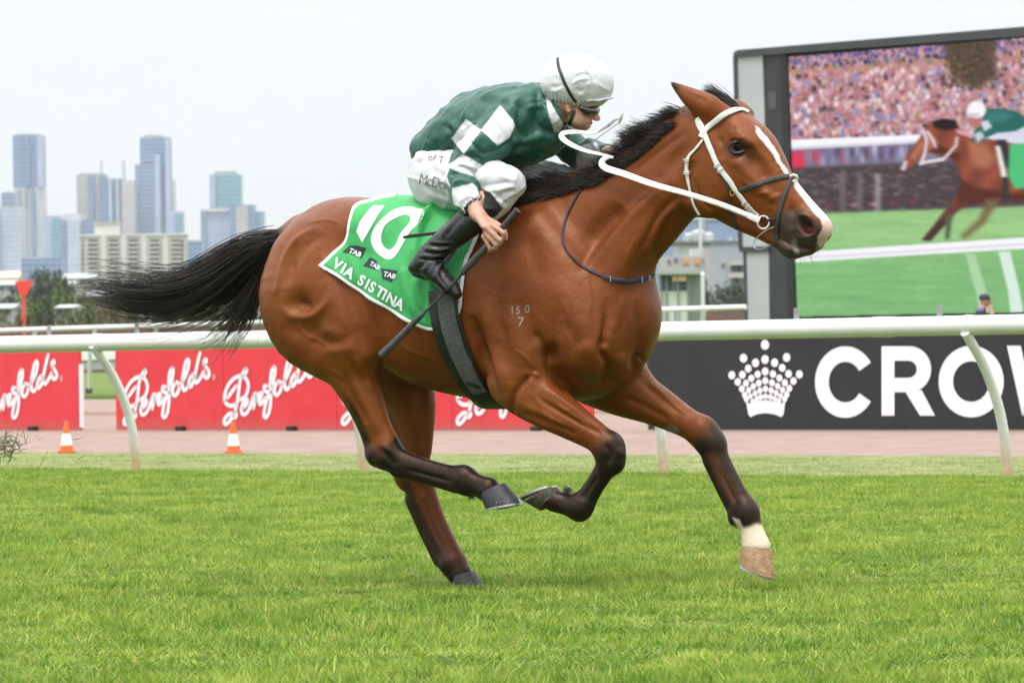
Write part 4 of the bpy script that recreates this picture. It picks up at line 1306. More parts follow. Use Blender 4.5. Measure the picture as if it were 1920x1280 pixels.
for poly, tx in (([(642, 472), (657, 460), (672, 461), (686, 465), (678, 484), (663, 477)], (653, 473, 13, 22)), ([(681, 498), (694, 482), (706, 488), (708, 507), (696, 503)], (692, 496, 11, 30)), ([(714, 503), (745, 507), (734, 529), (726, 526), (717, 523)], (718, 517, 12.5, 14))):
    bo = printed(poly, [tuple(range(len(poly)))], CBVH, .004, 'badge', M_badge, SC)
    V, F = text_px('TAB', tx[0], tx[1], tx[2], tx[3], .1, .03); printed(V, F, CBVH, .0062, 'badge_lettering', M_print, bo)

# ---- girth (wide dark band with ribbed grey elastic) and saddle
GI = empty('girth', hw(870, 690, .2)); tag(GI, 'wide black girth with ribbed grey elastic strapped under the horse belly', 'girth')
gpath = [(836, 545), (838, 580), (844, 615), (856, 655), (874, 695), (897, 730), (918, 750)]
p, n = drape_path(gpath, step=4, off=.003)
lf = .010 + .012 * np.clip((len(p) * .55 - np.arange(len(p))) / (len(p) * .3), 0, 1)
p = p + n * lf[:, None]; q, m_ = mirror_pts(p, n)
# under the belly
mid = [(p[-1] * (1 - t) + q[-1] * t) - HU * (.012 * math.sin(math.pi * t)) for t in np.linspace(0.15, .85, 7)]
P = np.concatenate([p, np.array(mid), q[::-1]]); Nn = np.concatenate([n, np.tile(-HU, (7, 1)), m_[::-1]])
for _ in range(3):
    Nn[1:-1] = (Nn[:-2] + Nn[1:-1] + Nn[2:]) / 3
Nn /= np.linalg.norm(Nn, axis=1, keepdims=True)
band(P, Nn, .115, .010).build('band', M_black, GI, True)
M_elastic = mat('grey_elastic', (0.13, 0.13, 0.13), 0.7, 0.2, 80)
_t = M_elastic.node_tree; _b = _t.nodes['Principled BSDF']
def ribbed(m, scale, axis_rot, strength):
    t = m.node_tree; b = t.nodes['Principled BSDF']
    tc = t.nodes.new('ShaderNodeTexCoord'); mp = t.nodes.new('ShaderNodeMapping'); mp.inputs['Rotation'].default_value = axis_rot
    w_ = t.nodes.new('ShaderNodeTexWave'); w_.inputs['Scale'].default_value = scale; w_.inputs['Distortion'].default_value = 0.6; w_.bands_direction = 'Z'
    t.links.new(tc.outputs['Object'], mp.inputs['Vector']); t.links.new(mp.outputs['Vector'], w_.inputs['Vector'])
    bp = t.nodes.new('ShaderNodeBump'); bp.inputs['Strength'].default_value = strength; bp.inputs['Distance'].default_value = 0.004
    t.links.new(w_.outputs['Fac'], bp.inputs['Height']); t.links.new(bp.outputs['Normal'], b.inputs['Normal'])
ribbed(M_elastic, 48, (0, 0.12, 0), 0.9)
p2, n2 = drape_path([(842, 548), (845, 580), (851, 615), (862, 652), (879, 690), (898, 720), (906, 729)], step=4, off=.0); p2 = p2 + n2 * (.0145 + .010 + .012 * np.clip((len(p2) * .62 - np.arange(len(p2))) / (len(p2) * .34), 0, 1))[:, None]; band(p2, n2, .066, .003).build('elastic', M_elastic, GI, True)
p2, n2 = drape_path([(903, 727), (912, 736), (919, 744)], step=2, off=.0265); band(p2, n2, .070, .004).build('girth_end', M_black, GI, True)
p2, n2 = drape_path([(880, 708), (905, 716)], step=2, off=.0285); band(p2, n2, .016, .004).build('buckle_strap', M_black, GI, True)

SD = empty('saddle', hw(860, 400, .1)); tag(SD, 'small black racing saddle under the jockey', 'saddle')
sg = coons([(852, 396), (846, 420), (846, 460), (850, 500), (850, 540)], [(925, 388), (915, 420), (903, 450), (888, 490), (872, 525)], [(852, 396), (890, 390), (925, 388)], [(850, 540), (860, 538), (872, 525)], 26, 30)
SV = np.zeros((26, 30, 3))
for i in range(26):
    for j in range(30):
        h = cast(*sg[i, j], CBVH) or cast(*sg[i, j]) or (np.array(hw(sg[i, j, 0], sg[i, j, 1], .02)), np.array(HN))
        SV[i, j] = h[0] + h[1] * .012
for _ in range(8): SV[1:-1, 1:-1] = (SV[:-2, 1:-1] + SV[2:, 1:-1] + SV[1:-1, :-2] + SV[1:-1, 2:]) / 4
idx = np.arange(26 * 30).reshape(26, 30); sf = np.stack([idx[:-1, :-1], idx[1:, :-1], idx[1:, 1:], idx[:-1, 1:]], -1).reshape(-1, 4)
for nm, VV in (('flap', SV.reshape(-1, 3)), ('flap', mirror_pts(SV.reshape(-1, 3), SV.reshape(-1, 3))[0])):
    o = link(nm, np_mesh(nm, VV, sf), M_black, SD); s = o.modifiers.new('thickness', 'SOLIDIFY'); s.thickness = .006; s.offset = 0
fs_ = Field(hp(780, 400, 0) + np.array([-.15, -.2, -.2]), hp(940, 380, 0) + np.array([.15, .2, .2]), .008)
fs_.chain(np.array([list(hp(806, 388, 0)) + [.10, .03], list(hp(850, 392, 0)) + [.075, .025], list(hp(900, 388, 0)) + [.06, .03], list(hp(925, 378, 0)) + [.05, .04]]), (0, 1, 0), .01, 4)
v_, f_ = fs_.mesh(); link('seat', np_mesh('seat', to_world(v_), f_[:, ::-1]), M_black, SD)
# loose strap end poking back past the boot
free_band([(820, 437, .33), (800, 439, .34), (775, 442, .345), (757, 445, .35)], [.013, .013, .014, .010], .006, face, 'strap_end', M_black, SD)

# freeze brand on the shoulder
M_brand = mat('brand_hair', (0.30, 0.26, 0.21), 0.6, 0.25, 200)
BD = []
for body, x, y, s in (('1', 955, 588, 21), ('5', 966, 588, 21), ('0', 983, 586, 21), ('7', 970, 611, 25)):
    V, F = text_px(body, x, y, s, 3, .0, .006, sx=.95); o = printed(V, F, HBVH, .0012, 'brand_mark', M_brand, HORSE, maxlen=5)
print('tack', round(time.time() - T0, 1))
# ================================================================== the jockey
JO = empty('person', hw(850, 390, 0.0)); tag(JO, 'jockey in green and white checked silks crouched over the galloping horse', 'person')
LAT = np.array([0.0, 1.0, 0.0])
CSIDE = np.array([-math.sin(YAW) * 0 + math.sin(YAW), math.cos(YAW), 0.0])   # horse-frame direction towards the camera
CFWD = np.array([math.cos(YAW), -math.sin(YAW), 0.0])                        # horse-frame direction of the picture's right
def rows(R_):
    return np.array([list(hp(r[0], r[1], r[2])) + [r[3], r[4]] for r in R_])
HD0 = float((Vector(hw(1078, 190, 0.0)) - CAM).dot(CAM_ROT @ Vector((0, 0, -1))))
def cp(px, py, near=0.0):
    """horse-frame point seen at (px,py), 'near' metres in front of the head's middle plane"""
    return to_local(np.array(at(px, py, HD0 - near)))
def crow(R_):
    return np.array([list(cp(r[0], r[1], r[2])) + [r[3], r[4]] for r in R_])
class Sculpt:
    def __init__(self, f, smooth=2):
        self.V, F = f.mesh(); self.V = laplace(self.V, F, smooth, .5); self.F = F; self.refresh()
    def refresh(self):
        self.N = mesh_normals(self.V, self.F); W_ = to_world(self.V); self.P = project(W_)
        v = W_ - CP; v /= np.linalg.norm(v, axis=1, keepdims=True)
        self.face = smoothstep(0, .3, -np.sum((self.N @ HM) * v, axis=1)); self.D = np.zeros(len(self.V))
    def stroke(self, path, width, amp, mode='ridge', fade=.25, w0=-2, w1=2):
        P = catmull(np.array(path, float), 5) if len(path) > 2 else np.array(path, float)
        m = np.all((self.P > P.min(0) - 4 * width) & (self.P < P.max(0) + 4 * width), axis=1) & (self.face > 0) & (self.V[:, 1] > w0) & (self.V[:, 1] < w1)
        i = np.nonzero(m)[0]
        if not len(i): return
        d, t = seg_dist(self.P[i], P); e = np.clip(np.minimum(t, 1 - t) / fade, 0, 1) if len(P) > 1 else 1.0
        self.D[i] += amp * .001 * np.exp(-(d / width) ** 2) * e * self.face[i]
    def wrinkle(self, amp, sc, stretch=(1, 1, 1), seed=0):
        Q = self.V * np.array(stretch) * sc
        self.D += amp * .001 * np.array([noise.noise(Vector(q) + Vector((seed, 0, 0))) for q in Q])
    def folds(self, amp, axis, along, across, seed=0, mask=1.0):
        """long soft creases running along 'axis'"""
        ax = np.asarray(axis, float); ax /= np.linalg.norm(ax); Q = self.V @ np.stack([ax, np.cross(ax, [0, 0, 1.0]), np.cross(ax, np.cross(ax, [0, 0, 1.0]))], 1) * np.array([along, across, across])
        n = np.array([noise.noise(Vector(q) + Vector((seed, seed * .7, 0))) for q in Q]); r = 1 - np.abs(n) * 2.2
        self.D += amp * .001 * np.clip(r, -.6, 1) ** 3 * mask
    def apply(self, it=1):
        self.V = self.V + self.N * self.D[:, None]; self.V = laplace(self.V, self.F, it, .35); self.refresh()
    def obj(self, name, m, parent, col=None):
        me = np_mesh(name, to_world(self.V), np.ascontiguousarray(self.F[:, ::-1]))
        if col is not None: color_attr(me, 'tint', np.clip(col, 0, 1))
        self.o = link(name, me, m, parent); return self.o
    def bvh(self): return BVHTree.FromPolygons(to_world(self.V).tolist(), self.F[:, ::-1].tolist())
def tint_material(name, rough, bump=.15, bscale=350, spec=.5, sheen=0.0, fold=0.0, foldscale=24, sss=0.0, var=.06):
    m = mat(name, (.8, .8, .8), rough, 0, 30, bump, bscale, spec=spec, sheen=sheen)
    t = m.node_tree; b = t.nodes['Principled BSDF']; a = t.nodes.new('ShaderNodeAttribute'); a.attribute_name = 'tint'
    n = t.nodes.new('ShaderNodeTexNoise'); n.inputs['Scale'].default_value = 60; n.inputs['Detail'].default_value = 4
    tc = t.nodes.new('ShaderNodeTexCoord'); t.links.new(tc.outputs['Object'], n.inputs['Vector'])
    r = t.nodes.new('ShaderNodeMapRange'); r.inputs['From Min'].default_value = .3; r.inputs['From Max'].default_value = .7; r.inputs['To Min'].default_value = 1 - var; r.inputs['To Max'].default_value = 1 + var
    ml = t.nodes.new('ShaderNodeMixRGB'); ml.blend_type = 'MULTIPLY'; ml.inputs['Fac'].default_value = 1
    t.links.new(n.outputs['Fac'], r.inputs['Value']); t.links.new(a.outputs['Color'], ml.inputs['Color1']); t.links.new(r.outputs['Result'], ml.inputs['Color2']); t.links.new(ml.outputs['Color'], b.inputs['Base Color'])
    if sss: b.inputs['Subsurface Weight'].default_value = sss; b.inputs['Subsurface Radius'].default_value = (.01, .004, .002); b.inputs['Subsurface Scale'].default_value = .6
    return m

# ---- body: head, neck, trunk, arms, hands, legs as one skin
fb = Field(hp(760, 560, .45) * [1, 0, 1] + np.array([-.10, -.42, -.06]), hp(1150, 95, -.1) * [1, 0, 1] + np.array([.14, .46, .10]), .0042)
fb.chain(rows([(825, 315, 0, .12, .08), (880, 262, 0, .12, .085), (955, 230, 0, .14, .09), (1010, 208, 0, .10, .075)]), LAT, 0, 4)
fb.chain(np.concatenate([rows([(1010, 212, 0, .06, .06)]), crow([(1042, 208, 0, .052, .052), (1062, 196, 0, .055, .055)])]), CSIDE, .03, 4)          # neck
# head (profile to the camera): skull, face, jaw, nose, lips, chin, ear
def HE(px, py, near, r, ang=0, k=.012, op='add'):
    a = math.radians(ang); ax = CFWD * math.cos(a) + HU * math.sin(a); up = HU * math.cos(a) - CFWD * math.sin(a)
    fb.ell(cp(px, py, near), r, (ax, CSIDE, up), k, op)
HE(1078, 168, 0, (.098, .075, .082), 0)                       # cranium
HE(1090, 205, 0, (.050, .060, .058), -60, .03)                # face
HE(1085, 226, 0, (.045, .050, .034), -25, .025)               # jaw
HE(1096, 237, 0, (.018, .022, .014), -30, .012)               # chin
HE(1109, 209, 0, (.022, .040, .020), -60, .015)               # cheek front
HE(1105, 200, 0, (.030, .055, .014), -15, .012)               # brow
fb.chain(crow([(1110, 207, 0, .010, .010), (1116, 215, 0, .011, .011), (1120.5, 222, 0, .013, .011)]), CSIDE, .010, 3)   # nose
HE(1116, 224.5, .010, (.007, .007, .006), 0, .006)
HE(1107, 229.5, 0, (.010, .019, .0055), -30, .007)            # lips
HE(1104, 235.5, 0, (.009, .017, .0055), -20, .007)
fb.chain(crow([(1106, 232.5, .0, .018, .0022), (1098, 231.5, .022, .008, .0022)]), CSIDE, .004, 2, op='sub')
for s in (1, -1):
    HE(1065, 204, .066 * s, (.012, .012, .019), 15, .008)     # ear
    HE(1066, 203, .079 * s, (.006, .008, .010), 15, .004, 'sub')
    HE(1082, 222, .045 * s, (.028, .014, .024), -30, .02)     # jaw corner
# near arm and hand
fb.chain(rows([(958, 226, .13, .055, .055), (915, 270, .20, .050, .050), (868, 318, .235, .042, .042), (878, 355, .30, .040, .040), (892, 395, .355, .029, .029), (898, 404, .365, .030, .026)]), LAT, .02, 4)
WH = lambda px, py, w: hp(px, py, w)
fb.chain(rows([(896, 402, .362, .028, .020), (908, 416, .372, .036, .019), (917, 428, .378, .040, .018)]), LAT, .015, 3)       # back of the hand
# fingers: knuckle, middle joint, end joint, tip, curled round the handle
for kn, pip, dip, tip, r in (((922, 423, .395), (944, 437, .392), (943, 448, .372), (932, 444, .355), .0098), ((916, 430, .398), (937, 450, .394), (934, 458, .372), (923, 452, .355), .0102),
                             ((911, 437, .396), (930, 459, .390), (926, 466, .370), (916, 459, .354), .0098), ((907, 443, .390), (919, 465, .384), (915, 470, .366), (907, 463, .352), .0088)):
    fb.chain(np.array([list(hp(*kn)) + [r * 1.15] * 2, list(hp(*pip)) + [r] * 2, list(hp(*dip)) + [r * .92] * 2, list(hp(*tip)) + [r * .8] * 2]), LAT, .005, 2)
fb.chain(rows([(912, 412, .352, .013, .013), (930, 420, .348, .013, .012), (944, 432, .346, .0115, .011), (948, 447, .352, .0095, .009)]), LAT, .012, 3)    # thumb behind the handle
# far arm and hand on the neck
fb.chain(rows([(1015, 222, -.13, .055, .055), (1055, 262, -.22, .048, .048), (1092, 292, -.26, .040, .040), (1120, 288, -.17, .036, .036), (1140, 288, -.10, .028, .026)]), LAT, .02, 4)
fb.chain(rows([(1140, 288, -.10, .026, .022), (1150, 291, -.075, .034, .020)]), LAT, .015, 2)
for q, (a, b_, c, d_) in enumerate((((1152, 283, -.065), (1163, 285, -.045), (1164, 294, -.035), (1156, 298, -.04)), ((1152, 289, -.06), (1163, 293, -.04), (1162, 301, -.032), (1154, 303, -.04)), ((1150, 295, -.06), (1160, 300, -.04), (1158, 307, -.034), (1150, 307, -.042)), ((1147, 300, -.065), (1155, 306, -.05), (1152, 311, -.045), (1146, 310, -.05)))):
    fb.chain(np.array([list(hp(*p_)) + [.0098 - .0012 * i] * 2 for i, p_ in enumerate((a, b_, c, d_))]), LAT, .005, 2)
fb.chain(rows([(1141, 283, -.08, .012, .012), (1150, 279, -.06, .011, .011), (1158, 281, -.045, .009, .009)]), LAT, .01, 2)
# legs
for s in (1, -1):
    hip, knee, ank, toe = ((822, 338, .09), (950, 350, .25), (800, 486, .345), (850, 545, .35))
    L_ = [hp(*hip), hp(*knee), hp(*ank), hp(*toe)]
    L_ = [np.array([p_[0], p_[1] * s, p_[2]]) for p_ in L_]
    fb.chain(np.array([list(L_[0]) + [.085, .085], list((L_[0] + L_[1]) / 2) + [.07, .07], list(L_[1]) + [.05, .05]]), LAT, .02, 3)
    fb.chain(np.array([list(L_[1]) + [.048, .048], list(L_[1] * .65 + L_[2] * .35) + [.045, .045], list(L_[2]) + [.03, .03]]), LAT, .02, 3)
    fb.chain(np.array([list(L_[2]) + [.03, .03], list(L_[3]) + [.026, .02]]), LAT, .01, 1)
B_ = Sculpt(fb, 1); del fb
tint = np.tile(np.array([.56, .30, .215]), (len(B_.V), 1))
def tm(mask, col):
    global tint
    tint = tint * (1 - mask[:, None]) + np.array(col)[None] * mask[:, None]
nz_ = np.array([noise.noise(Vector(v) * 40) for v in B_.V]); tint *= (1 + .07 * nz_)[:, None]
tm(soft(B_.P, [(1030, 184), (1090, 190), (1090, 200), (1078, 206), (1078, 214), (1072, 218), (1060, 222), (1050, 214), (1040, 204)], 3) * .75, [.16, .075, .03])     # short hair
tm(np.exp(-(seg_dist(B_.P, [(1064, 200), (1066, 208)])[0] / 6) ** 2) * .8, [.62, .30, .23])
tm(np.exp(-(seg_dist(B_.P, [(1108, 229), (1100, 233)])[0] / 3) ** 2) * .6, [.50, .17, .14])
tm(np.exp(-(seg_dist(B_.P, [(1120, 220)])[0] / 7) ** 2) * .5, [.62, .24, .20])
tm(np.exp(-(seg_dist(B_.P, [(920, 432), (912, 442)])[0] / 8) ** 2) * .3, [.62, .27, .22])
B_.obj('body', tint_material('skin', .48, .25, 260, sss=.12, var=.08), JO, tint)
print('jockey body', len(B_.V), round(time.time() - T0, 1))

# ---- shirt (silks)
fs = Field(hp(780, 400, .0) * [1, 0, 1] + np.array([-.08, -.40, -.02]), hp(1150, 130, 0) * [1, 0, 1] + np.array([.06, .44, .06]), .0045)
fs.chain(rows([(826, 282, 0, .150, .085), (860, 262, 0, .165, .118), (908, 240, 0, .178, .140), (955, 228, 0, .188, .138), (996, 212, 0, .165, .108), (1018, 200, 0, .10, .078)]), LAT, 0, 5)
fs.chain(rows([(880, 285, 0, .12, .06), (950, 275, 0, .13, .08), (1010, 262, 0, .12, .07), (1045, 255, 0, .06, .04)]), LAT, .05, 3)      # slack front hanging
fs.chain(rows([(812, 278, .0, .14, .05), (822, 292, 0, .145, .045)]), LAT, .03, 2)
for s, pts in ((1, [(958, 222, .13, .078, .075), (925, 258, .19, .080, .080), (890, 296, .225, .078, .076), (868, 322, .245, .070, .066), (868, 348, .285, .062, .060), (876, 372, .325, .054, .052), (884, 388, .345, .040, .038)]),
               (-1, [(1012, 218, -.13, .072, .072), (1050, 258, -.21, .068, .066), (1090, 290, -.255, .060, .056), (1112, 288, -.20, .054, .050), (1134, 286, -.12, .036, .034)])):
    fs.chain(rows(pts), LAT, .03, 5)
fs.ell(cp(1036, 216, 0), (.058, .080, .055), (CFWD, CSIDE, HU), .02)
# open the neck and the cuffs
fs.chain(crow([(1046, 212, 0, .054, .050), (1085, 196, 0, .066, .060)]), CSIDE, .006, 2, op='sub')
fs.ell(cp(1066, 214, 0), (.055, .07, .04), (CFWD, CSIDE, HU), .008, 'sub')
fs.chain(rows([(886, 391, .349, .033, .031), (900, 412, .375, .040, .040)]), LAT, .002, 1, op='sub')
S_ = Sculpt(fs, 2); del fs
for path, wd, am in (([(830, 232), (848, 250), (842, 280), (835, 300)], 6, -9), ([(848, 225), (862, 255), (858, 285)], 7, 7), ([(875, 205), (885, 240), (870, 262)], 9, 6), ([(968, 190), (975, 205), (972, 235), (980, 260)], 6, -10),
                     ([(1005, 165), (1008, 200), (1002, 240)], 7, -6), ([(985, 205), (1010, 198), (1025, 200)], 5, 6), ([(940, 290), (975, 282), (1015, 262), (1040, 262)], 6, 7), ([(930, 300), (970, 297), (1020, 280)], 5, -7), ([(950, 262), (990, 262), (1030, 245)], 7, 6),
                     ([(955, 275), (995, 272), (1030, 258)], 5, -7), ([(890, 290), (930, 282), (965, 255), (972, 225)], 5, -8), ([(885, 192), (930, 190), (960, 200)], 9, -4), ([(905, 185), (950, 178), (990, 180)], 12, 4),
                     ([(858, 300), (880, 292), (905, 300)], 4, -6), ([(846, 318), (868, 308), (900, 318)], 4, 5), ([(842, 330), (862, 325), (888, 335)], 4, -6), ([(848, 345), (868, 340), (888, 348)], 4, 5), ([(850, 362), (872, 352), (892, 362)], 4, -5), ([(862, 380), (880, 368), (898, 378)], 3, 4),
                     ([(905, 245), (890, 275), (880, 300)], 7, 5), ([(880, 262), (895, 280), (912, 290)], 4, -4), ([(925, 225), (940, 250), (938, 268)], 5, -4), ([(800, 262), (806, 275), (800, 288)], 4, 4), ([(815, 262), (822, 280), (818, 300)], 4, -6), ([(1095, 262), (1112, 268), (1122, 285)], 4, 5)):
    S_.stroke(path, wd, am)
for k in range(9): S_.stroke([(866 + k * 4.2, 392 - k * 2.0), (872 + k * 4.2, 380 - k * 2.0)], 1.6, 4 if k % 2 else -3, fade=.1)
S_.D *= 1.7; _m = smoothstep(.10, .16, np.abs(S_.V[:, 1])); S_.folds(7, hp(1000, 215, 0) - hp(830, 285, 0), 3.0, 13, 3, 1 - _m); S_.folds(5, hp(1010, 290, 0) - hp(930, 190, 0), 3.0, 15, 9, 1 - _m); S_.folds(6, hp(868, 318, .235) - hp(958, 226, .13), 3.5, 17, 5, _m); S_.wrinkle(7, 11, (1, 1, 1), 3); S_.wrinkle(3.0, 26, (1, 1, 1), 8)
S_.apply(1)
green, white = np.array([.0075, .082, .054]), np.array([.68, .68, .71])
sc = np.tile(green, (len(S_.V), 1)); q1 = lambda P: [(740 + x / 3.84, 80 + y / 3.84) for x, y in P]
nearm = S_.V[:, 1] > .08
Wm = np.zeros(len(S_.V))
for poly in ([(760, 452), (850, 555), (868, 600), (825, 690), (742, 742), (622, 630)], [(515, 552), (622, 630), (498, 802), (408, 692)], [(490, 803), (642, 890), (592, 968), (470, 935), (400, 905), (345, 890), (420, 860)],
             [(340, 890), (395, 905), (375, 960), (405, 1045), (370, 1010)], [(415, 1050), (560, 1010), (592, 1040), (615, 1110), (600, 1125), (510, 1185), (520, 1250), (480, 1190), (425, 1165), (410, 1090)]):
    Wm = np.maximum(Wm, soft(S_.P, q1(poly), .8) * nearm)
farm = S_.V[:, 1] < -.08
Wm = np.maximum(Wm, soft(S_.P, [(1088, 274), (1118, 266), (1128, 290), (1110, 330), (1085, 330), (1080, 300)], .8) * farm)
cuff = soft(S_.P, [(868, 391), (880, 377), (896, 369), (908, 382), (892, 392), (884, 408)], .8) * nearm
Wm = Wm * (1 - cuff)
coll = soft(S_.P, [(1022, 176), (1027, 176), (1036, 200), (1056, 232), (1050, 246), (1040, 248), (1030, 220)], 1.0)
Wm = np.maximum(Wm, coll)
sc = sc * (1 - Wm[:, None]) + white[None] * Wm[:, None]
S_.obj('silks', tint_material('silk', .42, .12, 420, spec=.45, sheen=.15, var=.06), JO, sc)
# ---- breeches
fr = Field(hp(765, 400, 0) * [1, 0, 1] + np.array([-.10, -.40, -.06]), hp(1090, 275, 0) * [1, 0, 1] + np.array([.06, .42, .05]), .005)
fr.chain(rows([(838, 285, 0, .145, .08), (832, 315, 0, .165, .100), (842, 350, 0, .15, .085)]), LAT, 0, 4)
for s in (1, -1):
    def m_(r): p_ = hp(*r[:3]); return [p_[0], p_[1] * s, p_[2], r[3], r[4]]
    fr.chain(np.array([m_(r) for r in [(824, 335, .085, .115, .118), (872, 340, .15, .098, .105), (920, 340, .215, .080, .082), (948, 345, .25, .066, .066)]]), LAT, .04, 5)
    fr.chain(np.array([m_(r) for r in [(952, 345, .255, .062, .064), (935, 372, .265, .058, .056), (915, 392, .275, .054, .050), (900, 405, .28, .052, .048)]]), LAT, .015, 4)
R2 = Sculpt(fr, 2); del fr
for path, wd, am in (([(800, 330), (830, 340), (860, 350)], 7, 4), ([(790, 345), (820, 362), (850, 375)], 5, -4), ([(870, 300), (905, 312), (945, 320)], 7, -5), ([(900, 350), (930, 345), (965, 340)], 4, -4), ([(905, 362), (935, 356), (968, 350)], 4, 4), ([(925, 376), (945, 362), (966, 356)], 3.5, -6), ([(935, 382), (950, 372), (962, 364)], 3, 4),
                     ([(918, 360), (936, 376), (945, 390)], 3, 5), ([(924, 358), (942, 374), (950, 386)], 3, -5), ([(780, 310), (795, 300), (830, 300)], 6, -5), ([(880, 330), (895, 345), (900, 365)], 4, -5), ([(838, 380), (845, 360), (850, 340)], 5, 3)):
    R2.stroke(path, wd, am)
R2.D *= 1.5; R2.folds(5, hp(950, 345, .25) - hp(824, 335, .08), 4, 16, 7); R2.wrinkle(4, 12, seed=5); R2.wrinkle(1.6, 34, seed=2); R2.apply(1)
bc = np.tile(np.array([.60, .605, .62]), (len(R2.V), 1))
pan = soft(R2.P, [(893, 358), (902, 354), (918, 360), (928, 372), (943, 392), (930, 406), (915, 412), (895, 385)], 1.2) * (R2.V[:, 1] > .1)
bc = bc * (1 - pan[:, None]) + np.array([.012, .012, .014])[None] * pan[:, None]
R2.obj('breeches', tint_material('breeches_cloth', .55, .10, 420, sheen=.1, var=.03), JO, bc)
RB = R2.bvh()
M_ink = mat('grey_lettering', (.13, .135, .145), .6)
V, F = text_px('McDon', 783, 345, 30, 12, 0, -.014, .86, sx=.74); printed(V, F, RB, .004, 'lettering', M_ink, JO, 5)
V, F = text_px('of T', 801, 300, 20, 14, 0, -.01, 1.0, sx=.9); printed(V, F, RB, .004, 'lettering', M_ink, JO, 5)
# ---- boots
M_boot = mat('boot_leather', (.013, .013, .014), .24, .25, 40, .22, 120, spec=.6)
def boot(s):
    def m_(r): p_ = hp(*r[:3]); return [p_[0], p_[1] * s, p_[2], r[3], r[4]]
    c = hp(830, 470, .34); c[1] *= s
    f = Field(c + np.array([-.26, -.13, -.22]), c + np.array([.26, .13, .22]), .0042)
    f.chain(np.array([m_(r) for r in [(905, 396, .285, .056, .054), (878, 418, .305, .058, .055), (848, 442, .325, .053, .052), (822, 464, .34, .044, .046), (802, 484, .345, .041, .047)]]), LAT, 0, 5)
    f.chain(np.array([m_(r) for r in [(792, 494, .345, .038, .040), (806, 502, .348, .040, .042), (826, 518, .35, .040, .036), (846, 538, .35, .038, .028), (857, 551, .35, .028, .018)]]), LAT, .02, 4)
    f.ell(np.array(m_((782, 502, .345, 0, 0))[:3]), (.036, .032, .028), None, .02)
    b = Sculpt(f, 1)
    if s > 0:
        for i in range(6):
            y = 452 + i * 6.5; x = 812 - i * 4.5
            b.stroke([(x - 8, y), (x + 18, y + 4), (x + 44, y + 2)], 2.4, -5 if i % 2 else 4, fade=.2)
        b.stroke([(862, 398), (840, 425), (826, 445)], 3, 4); b.stroke([(870, 402), (848, 428), (836, 446)], 3, -4); b.stroke([(800, 488), (790, 500), (780, 506)], 3, -4); b.stroke([(832, 476), (818, 500), (808, 520)], 3, -5); b.stroke([(812, 484), (800, 500), (792, 512)], 3, 3)
    b.wrinkle(2.2, 30, seed=4 + s); b.apply(1)
    o = b.obj('boot', M_boot, JO)
    return b
BT = boot(1); boot(-1)
# boot sole
for s in (1,):
    sb = MB(); pth = [(770, 507), (777, 514), (790, 519), (806, 523)]
    sb.tube([Vector(hw(x, y, .345)) for x, y in pth], [.006, .009, .009, .006], 8); sb.build('sole', M_black, JO, True)
# ---- cap over the helmet
fh = Field(cp(1084, 205, 0) - np.array([.22, .22, .02]), cp(1084, 95, 0) + np.array([.22, .22, .02]), .0036)
def HH(px, py, near, r, ang=0, k=.012, op='add'):
    a = math.radians(ang); ax = CFWD * math.cos(a) + HU * math.sin(a); up = HU * math.cos(a) - CFWD * math.sin(a)
    fh.ell(cp(px, py, near), r, (ax, CSIDE, up), k, op)
HH(1084, 154, 0, (.134, .108, .106), -12, 0)
HH(1060, 166, 0, (.090, .094, .058), -14, .03)
# cut away below the rim line
for (x, y) in ((1040, 236), (1075, 243), (1110, 246)):
    HH(x, y, 0, (.09, .16, .085 if x > 1050 else .078), -8, .006, 'sub')
C_ = Sculpt(fh, 1); del fh
for path, wd, am in (([(1095, 130), (1106, 150), (1110, 185)], 2.5, -5), ([(1072, 160), (1085, 150), (1108, 148)], 3, 4), ([(1076, 148), (1092, 140), (1106, 142)], 3, -4), ([(1085, 185), (1098, 168), (1108, 152)], 4, 4), ([(1078, 165), (1092, 172), (1104, 160)], 5, -5), ([(1088, 128), (1098, 122), (1104, 126)], 3, -4), ([(1080, 118), (1092, 114), (1096, 116)], 3, 3),
                     ([(1030, 160), (1045, 165), (1060, 158)], 4, -4), ([(1032, 174), (1048, 168), (1056, 162)], 4, 4), ([(1112, 150), (1130, 165), (1145, 170)], 4, 3), ([(1112, 188), (1118, 168), (1112, 152)], 3, 4), ([(1080, 103), (1090, 103)], 3, 3), ([(1020, 146), (1040, 140), (1055, 142)], 5, 3)):
    C_.stroke(path, wd, am)
C_.D *= 1.0; C_.wrinkle(1.2, 18, seed=1); C_.wrinkle(.6, 60, (1, 1, 2), 4)
rimw = smoothstep(16, 2, seg_dist(C_.P, [(1025, 178), (1045, 190), (1080, 196)])[0]); C_.D += rimw * .003 * np.sin(C_.P[:, 0] * .9) * C_.face
C_.apply(1)
M_cap = mat('white_cap_silk', (.62, .625, .635), .42, .03, 40, .15, 220, sheen=.1)
CAPO = C_.obj('cap', M_cap, JO); CB = C_.bvh()
def cap_strap(path, wd, m, name, off=.002):
    pts, nr = drape_path(path, 3, off, CB); return band(pts, nr, wd, .003).build(name, m, JO, True)
cap_strap([(1046, 110), (1047, 122), (1051, 136), (1060, 158), (1070, 177), (1079, 191)], .0115, M_black, 'goggle_strap')
